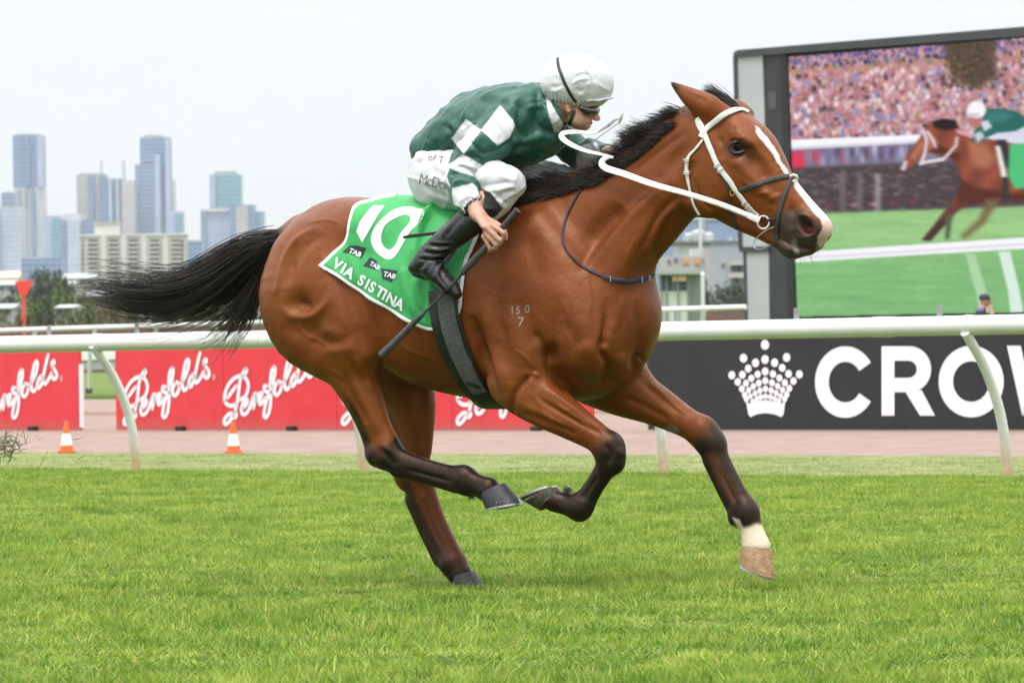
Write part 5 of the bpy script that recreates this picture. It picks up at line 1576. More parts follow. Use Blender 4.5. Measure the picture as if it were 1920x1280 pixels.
# peak of the cap
pk = MB(); U, Wd = 14, 7; vs = []
for i in range(U):
    a = -1.25 + 2.5 * i / (U - 1)
    for j in range(Wd):
        t = j / (Wd - 1)
        base = Vector(to_world(cp(1080 + 44 * math.cos(a * .9), 190 - 2 * math.cos(a), 0.088 * math.sin(a))))
        tip = Vector(to_world(cp(1092 + 59 * math.cos(a * .85), 201 - 14 * math.cos(a * .9), 0.080 * math.sin(a))))
        vs.append(base.lerp(tip, t) + Vector((0, 0, .008 * math.sin(math.pi * t * .6))))
fs_ = [(i * Wd + j, (i + 1) * Wd + j, (i + 1) * Wd + j + 1, i * Wd + j + 1) for i in range(U - 1) for j in range(Wd - 1)]
pk.add(vs, fs_); po = pk.build('cap_peak', M_cap, JO, True); sm = po.modifiers.new('thickness', 'SOLIDIFY'); sm.thickness = .007; sm.offset = 0
# goggles
fg = Field(cp(1100, 226, 0) - np.array([.13, .15, .01]), cp(1100, 190, 0) + np.array([.13, .15, .01]), .003)
fg.chain(crow([(1116, 206, .012, .020, .018), (1110, 208, .040, .020, .020), (1100, 208, .060, .016, .021), (1090, 203, .072, .010, .014)]), HU, .004, 4)
fg.chain(crow([(1116, 206, -.012, .020, .018), (1110, 208, -.040, .020, .020), (1100, 208, -.060, .016, .021), (1090, 203, -.072, .010, .014)]), HU, .004, 4)
G_ = Sculpt(fg, 1); M_gog = mat('goggle_lens', (.012, .013, .014), .08, spec=.8, coat=.6)
G_.obj('goggles', M_gog, JO)
# chin strap
BB = B_.bvh(); pts, nr = drape_path([(1077, 208), (1073, 220), (1069, 230), (1066, 238)], 2, .001, BB); band(pts, nr, .013, .003).build('chin_strap', M_black, JO, True)
# collar button
_h = cast(1046, 238, S_.bvh())
if _h: MB().lathe([(0, .003), (.005, .002), (.005, 0), (0, 0)], Vector(_h[0]), 12, R=Vector(_h[1]).to_track_quat('Z', 'Y').to_matrix()).build('button', M_pale, JO, True)

# ---- stirrup
ST = empty('stirrup', hw(830, 530, .35)); tag(ST, 'black stirrup iron round the toe of the jockey boot', 'stirrup')
pts = [hw(819, 516, .405), hw(828, 530, .408), hw(840, 543, .405), hw(841, 545, .345), hw(830, 534, .285), hw(822, 510, .285), hw(828, 495, .31), hw(830, 492, .35), hw(824, 500, .39), hw(819, 516, .405)]
MB().tube([Vector(p_) for p_ in catmull(np.array(pts), 4)], .0065, 8, cap=False).build('iron', M_black, ST, True)
MB().box(Vector(hw(838, 541, .35)), (.05, .12, .010), Matrix.Rotation(-YAW, 3, 'Z') @ Matrix.Rotation(.7, 3, 'Y'), bevel=.004).build('tread', M_black, ST)
sp = [(832, 494, .345), (846, 476, .33), (862, 452, .315), (878, 425, .30)]
free_band(sp, .018, .004, face, 'leather', M_black, ST)

# ---- whip
WP = empty('whip', hw(910, 465, .38)); tag(WP, 'black padded racing whip held in the jockey bare hand', 'whip')
M_whip = mat('whip_grip', (.045, .047, .046), .6, .25, 120, .5, 260)
M_flap = mat('whip_flap', (.055, .056, .058), .42, .15, 60, .2, 200)
def wtube(rows_, name, m):
    C = catmull(np.array(rows_, float), 8); return MB().tube([Vector(hw(*c[:3])) for c in C], C[:, 3].tolist(), 14).build(name, m, WP, True)
wtube([(970, 394, .372, .0145), (965, 400, .372, .0125), (941, 428, .376, .0115), (925, 447, .378, .0110), (908, 467, .380, .0125), (880, 497, .384, .0145), (866, 513, .386, .0110)], 'grip', M_whip)
wtube([(868, 511, .386, .0058), (830, 552, .392, .0050), (793, 588, .398, .0050)], 'shaft', M_whip)
wtube([(796, 585, .398, .0060), (788, 593, .399, .0110), (770, 611, .40, .0120), (740, 642, .405, .0135), (715, 666, .41, .0150)], 'padded_flap', M_flap)
print('jockey', round(time.time() - T0, 1))
# ================================================================== ground, track, rails, boards
PHI = math.radians(41.0)
TA = Vector((math.cos(PHI), -math.sin(PHI), 0)); TB = Vector((math.sin(PHI), math.cos(PHI), 0))      # along the track / away from the viewer
def line_depth(px, d0, phi=PHI):
    return d0 / (1 + math.tan(phi) * (px - 960) / FPX)
def on_line(px, d0, z=0.0, phi=PHI):
    """ground point on the line parallel to the track that crosses the middle of the view at depth d0, seen in column px near height z"""
    d = line_depth(px, d0, phi); p = None; y = 640
    for _ in range(3):
        p = at(px, y, d); y += (p.z - z) / d * FPX
    return at(px, y, d)
def strip(name, d0, d1, a0, a1, z, m, kind='structure'):
    """sheet between two lines parallel to the track"""
    o0, o1 = Vector((0, d0 - 20, z)), Vector((0, d1 - 20, z))
    mb = MB(); mb.add([o0 + TA * a0, o0 + TA * a1, o1 + TA * a1, o1 + TA * a0], [(0, 1, 2, 3)])
    o = mb.build(name, m); o['kind'] = kind; return o

def grass_ground(name, c1, c2, c3, sc=1.2):
    m = bpy.data.materials.new(name); m.use_nodes = True; t = m.node_tree; b = t.nodes['Principled BSDF']
    g = t.nodes.new('ShaderNodeNewGeometry'); n = t.nodes.new('ShaderNodeTexNoise'); n.inputs['Scale'].default_value = sc; n.inputs['Detail'].default_value = 8; n.inputs['Roughness'].default_value = .7
    t.links.new(g.outputs['Position'], n.inputs['Vector'])
    r = t.nodes.new('ShaderNodeValToRGB'); r.color_ramp.elements[0].position = .3; r.color_ramp.elements[1].position = .7
    r.color_ramp.elements[0].color = rgba(c1); r.color_ramp.elements[1].color = rgba(c3); e = r.color_ramp.elements.new(.5); e.color = rgba(c2)
    t.links.new(n.outputs['Fac'], r.inputs['Fac']); t.links.new(r.outputs['Color'], b.inputs['Base Color']); b.inputs['Roughness'].default_value = .9; b.inputs['Specular IOR Level'].default_value = .1
    n2 = t.nodes.new('ShaderNodeTexNoise'); n2.inputs['Scale'].default_value = 60; n2.inputs['Detail'].default_value = 4; t.links.new(g.outputs['Position'], n2.inputs['Vector'])
    bp = t.nodes.new('ShaderNodeBump'); bp.inputs['Strength'].default_value = .6; bp.inputs['Distance'].default_value = .03; t.links.new(n2.outputs['Fac'], bp.inputs['Height']); t.links.new(bp.outputs['Normal'], b.inputs['Normal'])
    return m
M_soil = grass_ground('turf_soil', (.035, .065, .010), (.06, .105, .015), (.085, .14, .022))
mb = MB(); mb.add([(-30000, -60, 0), (30000, -60, 0), (30000, 40000, 0), (-30000, 40000, 0)], [(0, 1, 2, 3)])
gr = mb.build('ground', M_soil); gr['kind'] = 'structure'
M_sand = grass_ground('sand', (.25, .175, .142), (.325, .238, .198), (.40, .305, .26), 2.2)
strip('sand_track', 44.4, 92, -60, 60, .004, M_sand)
M_verge = grass_ground('verge_grass', (.16, .22, .05), (.24, .28, .09), (.30, .31, .13), 3.0)
strip('path', 70, 73.5, -60, 60, .008, grass_ground('packed_sand', (.22, .13, .095), (.27, .165, .12), (.32, .21, .15), 1.4))
strip('infield', 99, 230, -160, 160, .010, grass_ground('infield_grass', (.10, .15, .035), (.14, .20, .05), (.18, .23, .07), .4))

# ---- grass: tufts of blades scattered over the turf
def blade_material(name, ca, cb):
    m = bpy.data.materials.new(name); m.use_nodes = True; t = m.node_tree
    for n in list(t.nodes): t.nodes.remove(n)
    out = t.nodes.new('ShaderNodeOutputMaterial'); g = t.nodes.new('ShaderNodeNewGeometry'); oi = t.nodes.new('ShaderNodeObjectInfo')
    def nz(sc, det=4):
        n = t.nodes.new('ShaderNodeTexNoise'); n.inputs['Scale'].default_value = sc; n.inputs['Detail'].default_value = det; t.links.new(g.outputs['Position'], n.inputs['Vector']); return n
    n1, n2 = nz(1.6, 6), nz(9, 3)
    r1 = t.nodes.new('ShaderNodeValToRGB'); r1.color_ramp.elements[0].position = .33; r1.color_ramp.elements[1].position = .68
    r1.color_ramp.elements[0].color = rgba(ca); r1.color_ramp.elements[1].color = rgba(cb)
    t.links.new(n1.outputs['Fac'], r1.inputs['Fac'])
    r2 = t.nodes.new('ShaderNodeValToRGB'); cr = r2.color_ramp; cr.elements[0].position = 0; cr.elements[1].position = 1
    cr.elements[0].color = (.42, .60, .50, 1); cr.elements[1].color = (1.55, 1.30, 2.4, 1); e = cr.elements.new(.55); e.color = (1, 1, 1, 1)
    ad = t.nodes.new('ShaderNodeMath'); ad.operation = 'ADD'; t.links.new(oi.outputs['Random'], ad.inputs[0])
    sb = t.nodes.new('ShaderNodeMath'); sb.operation = 'MULTIPLY_ADD'; sb.inputs[1].default_value = 1.2; sb.inputs[2].default_value = -.6; t.links.new(n2.outputs['Fac'], sb.inputs[0]); t.links.new(sb.outputs[0], ad.inputs[1])
    t.links.new(ad.outputs[0], r2.inputs['Fac'])
    ml = t.nodes.new('ShaderNodeMixRGB'); ml.blend_type = 'MULTIPLY'; ml.inputs['Fac'].default_value = 1; t.links.new(r1.outputs['Color'], ml.inputs['Color1']); t.links.new(r2.outputs['Color'], ml.inputs['Color2'])
    # dry blades
    at_ = t.nodes.new('ShaderNodeAttribute'); at_.attribute_name = 'dry'
    mx = t.nodes.new('ShaderNodeMixRGB'); mx.inputs['Color2'].default_value = (.42, .36, .13, 1); t.links.new(at_.outputs['Fac'], mx.inputs['Fac']); t.links.new(ml.outputs['Color'], mx.inputs['Color1'])
    d = t.nodes.new('ShaderNodeBsdfPrincipled'); d.inputs['Roughness'].default_value = .5; d.inputs['Specular IOR Level'].default_value = .35; t.links.new(mx.outputs['Color'], d.inputs['Base Color'])
    tr = t.nodes.new('ShaderNodeBsdfTranslucent'); t.links.new(mx.outputs['Color'], tr.inputs['Color'])
    ms = t.nodes.new('ShaderNodeMixShader'); ms.inputs['Fac'].default_value = .35; t.links.new(d.outputs['BSDF'], ms.inputs[1]); t.links.new(tr.outputs['BSDF'], ms.inputs[2]); t.links.new(ms.outputs['Shader'], out.inputs['Surface'])
    return m
rgt = np.random.default_rng(5)
TUFTS = {}
for k in range(16):
    if k % 8 == 0:
        M_blade = blade_material('grass_blade', (.185, .325, .026), (.350, .468, .055)) if k == 0 else blade_material('pale_blade', (.30, .38, .12), (.44, .48, .20))
        TUFTS[k // 8] = tufts = bpy.data.collections.new('grass_tuft_shapes')
    V, F, dry = [], [], []
    for b in range(34):
        r = .075 * math.sqrt(rgt.random()); a = rgt.uniform(0, 6.283); x, y = r * math.cos(a), r * math.sin(a)
        h = rgt.uniform(.014, .036) * (1.4 if rgt.random() < .10 else 1); lean = rgt.uniform(.1, 1.0) * h; da = rgt.uniform(0, 6.283); wd = rgt.uniform(.0014, .0027); fa = rgt.uniform(0, 3.1416)
        dx, dy = math.cos(da), math.sin(da); fx, fy = math.cos(fa) * wd, math.sin(fa) * wd; q = len(V); isdry = rgt.uniform(.4, 1.0) if rgt.random() < .10 else 0.0
        for t_ in (0, .35, .7):
            px_, py_, pz_ = x + dx * lean * t_ ** 1.8, y + dy * lean * t_ ** 1.8, h * t_ * (1 - .18 * t_) - .004; ww = 1 - .45 * t_
            V += [(px_ - fx * ww, py_ - fy * ww, pz_), (px_ + fx * ww, py_ + fy * ww, pz_)]
        V.append((x + dx * lean, y + dy * lean, h * .84)); F += [(q, q + 1, q + 3, q + 2), (q + 2, q + 3, q + 5, q + 4), (q + 4, q + 5, q + 6)]; dry += [isdry] * 7
    me = bpy.data.meshes.new('grass_tuft'); me.from_pydata(V, [], F); me.update(); me.materials.append(M_blade)
    a_ = me.attributes.new('dry', 'FLOAT', 'POINT'); a_.data.foreach_set('value', np.array(dry, np.float32))
    tufts.objects.link(bpy.data.objects.new('grass_tuft', me))
def scatter(name, P, scale, label, seed, tufts):
    n = len(P); me = bpy.data.meshes.new(name); me.vertices.add(n); me.vertices.foreach_set('co', np.asarray(P, np.float32).ravel())
    rs = np.random.default_rng(seed)
    a = me.attributes.new('scl', 'FLOAT_VECTOR', 'POINT'); a.data.foreach_set('vector', np.asarray(scale, np.float32).ravel())
    a = me.attributes.new('rot', 'FLOAT_VECTOR', 'POINT'); a.data.foreach_set('vector', np.stack([np.zeros(n), np.zeros(n), rs.uniform(0, 6.28, n)], 1).astype(np.float32).ravel())
    a = me.attributes.new('pick', 'INT', 'POINT'); a.data.foreach_set('value', rs.integers(0, 8, n).astype(np.int32))
    o = bpy.data.objects.new(name, me); COL.objects.link(o); tag(o, label, 'grass', kind='stuff')
    ng = bpy.data.node_groups.new(name, 'GeometryNodeTree')
    ng.interface.new_socket('Geometry', in_out='INPUT', socket_type='NodeSocketGeometry'); ng.interface.new_socket('Geometry', in_out='OUTPUT', socket_type='NodeSocketGeometry')
    gi, go = ng.nodes.new('NodeGroupInput'), ng.nodes.new('NodeGroupOutput')
    ci = ng.nodes.new('GeometryNodeCollectionInfo'); ci.inputs['Collection'].default_value = tufts; ci.inputs['Separate Children'].default_value = True; ci.inputs['Reset Children'].default_value = True
    ip = ng.nodes.new('GeometryNodeInstanceOnPoints'); ip.inputs['Pick Instance'].default_value = True
    def attr(nm, ty):
        q = ng.nodes.new('GeometryNodeInputNamedAttribute'); q.data_type = ty; q.inputs['Name'].default_value = nm; return q.outputs['Attribute']
    ng.links.new(gi.outputs[0], ip.inputs['Points']); ng.links.new(ci.outputs[0], ip.inputs['Instance']); ng.links.new(attr('pick', 'INT'), ip.inputs['Instance Index'])
    ng.links.new(attr('rot', 'FLOAT_VECTOR'), ip.inputs['Rotation']); ng.links.new(attr('scl', 'FLOAT_VECTOR'), ip.inputs['Scale']); ng.links.new(ip.outputs[0], go.inputs[0])
    md = o.modifiers.new('scatter', 'NODES'); md.node_group = ng
    return o
def frustum_points(n, d0, d1, rs, margin=1.75):
    d = np.sqrt(rs.uniform(d0 * d0, d1 * d1, n)); x = rs.uniform(-.096, .096, n) * d * margin + rs.uniform(-.4, .4, n)
    return x, d - 20
rs = np.random.default_rng(21)
x, y = frustum_points(72000, 13.2, 52, rs)
s_ = (y + 20) - 0; edge = 44.2 - math.tan(PHI) * x                   # grass stops at the sand
railb = 37.5 - math.tan(PHI) * x
keep = s_ < edge - .1
x, y, s_, railb = x[keep], y[keep], s_[keep], railb[keep]
hn = np.array([noise.noise(Vector((a * .8, b * .8, 0))) + .6 * noise.noise(Vector((a * 2.6, b * 2.6, 4))) for a, b in zip(x, y)])
front = s_ < railb + .2 + .15 * hn
h_ = np.clip(1.0 + .75 * hn, .35, 2.2) * rs.uniform(.7, 1.25, len(x))
P = np.stack([x, y, np.zeros(len(x))], 1)
# sparse small tufts in front, short pale mown strip behind the rail
scatter('grass', P[front], np.stack([np.full(front.sum(), 1.15), np.full(front.sum(), 1.15), h_[front]], 1), 'dense short green racecourse turf under the galloping horse', 1, TUFTS[0])
bk_ = ~front
scatter('verge_grass', P[bk_], np.stack([np.full(bk_.sum(), 1.2), np.full(bk_.sum(), 1.2), .42 * h_[bk_]], 1), 'pale closely mown grass strip between white rail and sand', 2, TUFTS[1])
strip('mown_verge', 37.8, 44.4, -60, 60, .003, M_verge)

# ---- flying turf
M_deb = mat('torn_grass', (.10, .17, .03), .7, .5, 40, color2=(.07, .05, .02))
rs = np.random.default_rng(3); cl = []
for i in range(90):
    cx, cy = 12 + rs.normal() * 15, 836 + rs.normal() * 12; a = rs.uniform(0, 6.28); L = rs.uniform(10, 34); cv = rs.normal() * .9; p_ = []; x_, y_ = cx, cy; w_ = 19.4 + rs.normal() * .05
    for k in range(6): p_.append(np.array(at(x_, y_, w_))); x_ += math.cos(a) * L / 5; y_ -= math.sin(a) * L / 5; a += cv / 5
    cl.append(p_)
cd = strands('grass_clod', cl, np.full(len(cl), .0016), None, M_deb); tag(cd, 'torn clod of grass flying in the air near the photo edge', 'grass clod', kind='stuff')
fly = []
for i in range(34):
    cx, cy = rs.uniform(0, 150), rs.uniform(770, 1060); a = rs.uniform(0, 6.28); L = rs.uniform(4, 26) if i > 3 else 60; cv = rs.normal() * .7; p_ = []; x_, y_ = cx, cy; w_ = rs.uniform(18.5, 21)
    if i < 3: cx, cy, a, L = ((70, 880, 1.0, 45), (25, 1000, 1.45, 90), (22, 960, 1.9, 60))[i]; x_, y_ = cx, cy
    for k in range(6): p_.append(np.array(at(x_, y_, w_))); x_ += math.cos(a) * L / 5; y_ -= math.sin(a) * L / 5; a += cv / 5
    fly.append(p_)
fd = strands('turf_debris', fly, rs.uniform(.0008, .0016, len(fly)), None, M_deb); tag(fd, 'loose grass blades kicked up into the air', 'grass', kind='stuff')

# ---- running rail
M_rail = mat('rail_pvc', (.80, .80, .76), .38, .05, 3, 0, coat=.15, color2=(.74, .74, .68))
M_post = mat('post_paint', (.82, .81, .78), .5, .05, 14)
def foot_fade(m, z0, z1, c):
    t = m.node_tree; b = t.nodes['Principled BSDF']; src = b.inputs['Base Color'].links[0].from_socket
    g = t.nodes.new('ShaderNodeNewGeometry'); sx = t.nodes.new('ShaderNodeSeparateXYZ'); t.links.new(g.outputs['Position'], sx.inputs[0])
    n = t.nodes.new('ShaderNodeTexNoise'); n.inputs['Scale'].default_value = 18; t.links.new(g.outputs['Position'], n.inputs['Vector'])
    ma = t.nodes.new('ShaderNodeMath'); ma.operation = 'MULTIPLY_ADD'; ma.inputs[1].default_value = .25; t.links.new(n.outputs['Fac'], ma.inputs[0]); t.links.new(sx.outputs['Z'], ma.inputs[2])
    mr = t.nodes.new('ShaderNodeMapRange'); mr.inputs['From Min'].default_value = z1 + .12; mr.inputs['From Max'].default_value = z0 + .12; t.links.new(ma.outputs[0], mr.inputs['Value'])
    mx = t.nodes.new('ShaderNodeMixRGB'); mx.inputs['Color2'].default_value = rgba(c); t.links.new(mr.outputs['Result'], mx.inputs['Fac']); t.links.new(src, mx.inputs['Color1']); t.links.new(mx.outputs['Color'], b.inputs['Base Color'])
foot_fade(M_post, .05, .34, (.62, .42, .22))                    # rusty, soil-splashed feet
M_galv = mat('galvanised', (.33, .34, .35), .5, .15, 30, metal=.4)
RAILD = 36.97
def rail_pt(px): 
    y = 646 - .0200 * px
    return at(px, y, line_depth(px, RAILD))
rail = empty('running_rail', rail_pt(960)); tag(rail, 'white plastic running rail on curved posts right behind the horse', 'rail')
pts = [rail_pt(x) for x in np.linspace(-250, 2200, 60)]
mb = MB(); mb.tube(pts, .063, 24); mb.build('rail_tube', M_rail, rail, True)
for px in (1657, 372, 1010):
    a, b = rail_pt(px - 20), rail_pt(px + 20); mb = MB(); mb.tube([a, b], .0665, 24); mb.build('joint_sleeve', M_rail, rail, True)
for px in (-180, 256, 682, 1246, 1889):
    base = on_line(px, 37.5, 0.0); top = rail_pt(px); ov = .44
    # follow the gooseneck: upright foot, then a sweep out over the turf
    prof = [(0, -.12), (.0, .0), (.012, .15), (.035, .30), (.085, .46), (.165, .62), (.26, .76), (.36, .87), (.44, .955)]
    C = catmull(np.array(prof), 4)
    P_ = [base - TB * c[0] + Vector((0, 0, c[1])) for c in C]
    mb = MB(); mb.tube(P_, [.036 - .004 * min(1, c[1]) for c in C], 14); mb.build('post', M_post, rail, True)
    q_ = rail_pt(px - 17); mb = MB(); mb.tube([rail_pt(px - 78), rail_pt(px - 66)], .0672, 24); mb.build('clamp', M_rail, rail, True)
for px in (92, 257, 1269, 1494, 1762):
    p_ = rail_pt(px); mb = MB(); mb.box(p_ + Vector((0, .01, .095)), (.038, .012, .085), Matrix.Rotation(-PHI, 3, 'Z'), bevel=.003); mb.build('bracket', M_galv, rail)

# ---- far rail (outer fence of the sand track), top edge follows the rise of the ground
FD = 103.0
M_rail2 = mat('far_rail_paint', (.82, .82, .81), .5, .03, 2)
far = empty('far_rail', on_line(400, FD)); tag(far, 'distant white rail with leaning posts on the far side of the sand', 'rail')
def far_pt(px, dy=0.0, dd=0.0):
    return at(px, 619.5 - .0315 * px + dy, line_depth(px, FD) + dd)
mb = MB(); mb.tube([far_pt(x) for x in np.linspace(-300, 1398, 40)], .046, 12); mb.build('rail_tube', M_rail2, far, True)
for (x0, x1) in ((-300, 1398),):
    n = 30; vs = []
    for i in range(n):
        x_ = x0 + (x1 - x0) * i / (n - 1); vs += [far_pt(x_, 61, .5), far_pt(x_, 38, .5)]
    mb = MB(); mb.add(vs, [(2 * i, 2 * i + 2, 2 * i + 3, 2 * i + 1) for i in range(n - 1)]); o = mb.build('lower_board', M_rail2, far); s2 = o.modifiers.new('t', 'SOLIDIFY'); s2.thickness = .06
    vs = []
    for i in range(n):
        x_ = x0 + (x1 - x0) * i / (n - 1); vs += [far_pt(x_, 79, .9), far_pt(x_, 65, .9)]
    mb = MB(); mb.add(vs, [(2 * i, 2 * i + 2, 2 * i + 3, 2 * i + 1) for i in range(n - 1)]); o = mb.build('shadow_band', mat('shadow_band_grey', (.42, .43, .46), .6, .1, 2), far); s2 = o.modifiers.new('t', 'SOLIDIFY'); s2.thickness = .06  # grey band below the white board stands in for the shadow there
for px in (-60, 55, 167, 283, 398, 512, 1080, 1195, 1310):
    b0 = on_line(px, FD + .6); t0 = far_pt(px + 12); mb = MB(); mb.tube([b0, b0.lerp(far_pt(px + 2, 44, .3), 1.0), t0], .042, 8); mb.build('post', M_rail2, far, True)
    mb = MB(); mb.box(b0 + Vector((0, -.02, .06)), (.13, .13, .14)); mb.build('post_shoe', mat('post_shoe', (.06, .06, .065), .7) if 'post_shoe' not in bpy.data.materials else bpy.data.materials['post_shoe'], far)

# ---- advertising boards
BD0 = 56.4
def board_hit(px, py, off=0.0, d0=BD0):
    """point on the upright board plane (parallel to the track) seen at (px,py); off metres in front of it"""
    o = Vector((0, d0 - 20, 0)) - TB * off; d = ray(px, py); t = (o - CAM).dot(TB) / d.dot(TB)
    return CAM + d * t
def b_s(px): return (board_hit(px, 700) - Vector((0, BD0 - 20, 0))).dot(TA)
def b_pt(s, z, off=0.0): return Vector((0, BD0 - 20, 0)) + TA * s - TB * off + Vector((0, 0, z))
M_red = mat('red_board', (.60, .028, .038), .5, .06, 4, 0, color2=(.66, .04, .05))
foot_fade(M_red, -.02, .16, (.46, .10, .085))
M_wht = mat('white_vinyl', (.80, .80, .82), .5, .03, 4)
M_blk = mat('black_board', (.012, .012, .0135), .55, .2, 3, color2=(.018, .018, .020))
M_foot = mat('rubber_foot', (.02, .02, .02), .8)
LOGO = {  # pen strokes traced in logo units (8.533 per photograph pixel, origin 220,650)
 'stroke': [[(440, 365), (395, 445), (352, 560), (335, 700), (315, 860), (290, 980), (275, 1050)], [(275, 1050), (300, 1090), (265, 1140), (235, 1080), (190, 1075), (125, 1140), (105, 1205), (135, 1240), (190, 1190), (255, 1085)],
            [(110, 880), (120, 760), (170, 630), (255, 525), (360, 480), (440, 515), (480, 610), (470, 720), (425, 810), (345, 855)], [(110, 880), (165, 935), (235, 950), (290, 915)], [(165, 820), (225, 730), (290, 645)], [(440, 365), (455, 400), (415, 480)],
            [(395, 985), (445, 935), (468, 870), (440, 845), (400, 910), (372, 1010), (395, 1080), (450, 1065), (500, 985), (535, 890), (570, 780)], [(560, 985), (585, 880), (605, 765), (575, 765)], [(590, 880), (630, 790), (685, 745), (685, 790), (650, 880), (665, 925), (705, 890), (745, 820)],
            [(770, 640), (730, 640), (725, 690), (760, 730), (820, 735)], [(870, 340), (835, 430), (825, 600), (830, 780), (820, 950), (790, 1080), (750, 1130), (722, 1090), (740, 960), (775, 830), (850, 710)], [(870, 340), (895, 365), (885, 480), (845, 640)],
            [(935, 570), (895, 640), (885, 740), (920, 780), (970, 725), (990, 630), (965, 575), (935, 570)], [(985, 620), (1050, 540), (1115, 400), (1145, 270), (1135, 205), (1095, 250), (1060, 400), (1040, 560), (1050, 670), (1085, 690), (1130, 630)],
            [(1215, 440), (1165, 500), (1140, 600), (1165, 640), (1210, 580), (1240, 460)], [(1325, 95), (1285, 250), (1250, 420), (1245, 540), (1275, 570), (1330, 500), (1380, 400)], [(1400, 300), (1385, 240), (1415, 195), (1425, 225), (1400, 290), (1440, 350), (1470, 420), (1450, 485), (1410, 490), (1390, 440)]]}
S_REF = b_s(220)
def logo_mesh(mb, s_shift, off):
    for st_ in LOGO['stroke']:
        C = catmull(np.array(st_, float), 5); Q = [board_hit(220 + c[0] / 8.533, 650 + c[1] / 8.533, off) + TA * s_shift for c in C]
        k = len(Q); r = .0225
        vs = []
        for i in range(k):
            tg = (Q[min(i + 1, k - 1)] - Q[max(i - 1, 0)]).normalized(); sd = TB.cross(tg).normalized() * r
            vs += [Q[i] + sd, Q[i] - sd]
        mb.add(vs, [(2 * i, 2 * i + 1, 2 * i + 3, 2 * i + 2) for i in range(k - 1)])
        for q in (Q[0], Q[-1]):                          # round pen ends
            ring_ = [q + (TA * math.cos(a) + Vector((0, 0, 1)) * math.sin(a)) * r for a in np.linspace(0, 6.283, 13)[:-1]]
            mb.add(ring_, [tuple(range(12))])
def red_board(s0, s1, label, shift, dz=0.0):
    e = empty('advertising_board', b_pt((s0 + s1) / 2, 0)); tag(e, label, 'advertising board', 'red lettered boards along the sand track')
    H = 1.045; c = b_pt((s0 + s1) / 2, H / 2 + .015, -.03); mb = MB(); mb.box(c, (s1 - s0 - .006, .05, H), Matrix.Rotation(-PHI, 3, 'Z'), bevel=.004); mb.build('panel', M_red, e)
    mb = MB(); logo_mesh(mb, shift, .002); mb.build('lettering', M_wht, e)
    mb = MB(); q = board_hit(220 + 1545 / 8.533, 650 + 485 / 8.533, .002) + TA * shift
    mb.add([q + (TA * math.cos(a) + Vector((0, 0, 1)) * math.sin(a) * 1.3) * .03 for a in np.linspace(0, 6.283, 15)[:-1]], [tuple(range(14))]); mb.build('registered_mark', mat('pink_mark', (.62, .22, .24), .5) if 'pink_mark' not in bpy.data.materials else bpy.data.materials['pink_mark'], e)
    mb = MB(); mb.box(b_pt(s0 + .62 * (s1 - s0), .03, .02), (.10, .10, .05), Matrix.Rotation(-PHI, 3, 'Z'), bevel=.01); mb.build('foot', M_foot, e)
    return e
SP = b_s(618) - b_s(430)             # one logo repeat
s_main = b_s(240); names = ('red board with white script lettering, first after the gap beside the near cone', 'red board with white script lettering half hidden by the horse rump', 'red board with white script lettering behind the horse hind legs', 'red board with white script lettering ending the run below the horse chest')
for i, (x0, x1, lx) in enumerate(((215.5, 418, 240), (418, 630, 428), (630, 846, 650), (846, 1108, 866))):
    red_board(b_s(x0), b_s(x1), names[i], b_s(lx) - s_main)
s_l1 = b_s(147.5)
red_board(b_s(-70), s_l1, 'red board with white script lettering left of the gap, beside the first cone', b_s(-38) - s_main)
mb = MB(); mb.box(b_pt(s_l1 + .012, .40, -.03), (.02, .052, .72), Matrix.Rotation(-PHI, 3, 'Z')); _o = mb.build('board_post', M_wht); tag(_o, 'short white post standing at the end of the left red board', 'post')
bb = empty('advertising_board', b_pt(b_s(1600), 0)); tag(bb, 'long black board with white crown emblem and large white capitals', 'advertising board')
s0, s1 = b_s(1213), b_s(2190); mb = MB(); mb.box(b_pt((s0 + s1) / 2, .545, -.03), (s1 - s0, .05, 1.06), Matrix.Rotation(-PHI, 3, 'Z'), bevel=.004); mb.build('panel', M_blk, bb)
def b_poly(polys, name, fills=None):
    mb = MB()
    for V, F in polys: mb.add([board_hit(x, y, .003) for x, y in V], F)
    return mb.build(name, M_wht, bb)
def arc_ring(cx, cy, ro, ri, a0, a1, n=40):
    A = np.radians(np.linspace(a0, a1, n)); V = [(cx + ro[0] * math.cos(a), cy - ro[1] * math.sin(a)) for a in A] + [(cx + ri[0] * math.cos(a), cy - ri[1] * math.sin(a)) for a in A]
    return V, [(i, i + 1, n + i + 1, n + i) for i in range(n - 1)]
b_poly([arc_ring(1585, 716, (57, 67), (31, 38), 33, 327)], 'letter_c')
rb = [(1714, 649)] + [(1714 + 32 * math.cos(a), 691 - 42 * math.sin(a)) for a in np.linspace(math.pi / 2, -math.pi / 2, 14)]
bo_, bi_ = [(1700, 649)] + [(1706 + 40 * math.cos(a), 692 - 43 * math.sin(a)) for a in np.linspace(1.57, -1.57, 16)] + [(1700, 735)], [(1700, 676)] + [(1703 + 16 * math.cos(a), 692 - 16 * math.sin(a)) for a in np.linspace(1.57, -1.57, 16)] + [(1700, 708)]
n_ = len(bo_)
b_poly([([(1653, 649), (1677, 649), (1677, 779), (1653, 779)], [(0, 1, 2, 3)]), ([(1677, 649), (1700, 649), (1700, 676), (1677, 676)], [(0, 1, 2, 3)]), ([(1677, 708), (1700, 708), (1700, 735), (1677, 735)], [(0, 1, 2, 3)]), (bo_ + bi_, [(i, i + 1, n_ + i + 1, n_ + i) for i in range(n_ - 1)]), ([(1698, 735), (1728, 731), (1753, 779), (1725, 779)], [(0, 1, 2, 3)])], 'letter_r')
b_poly([arc_ring(1821, 715, (61, 67), (34, 38), 0, 360, 60)], 'letter_o')
def quadstrip(P, w): return P
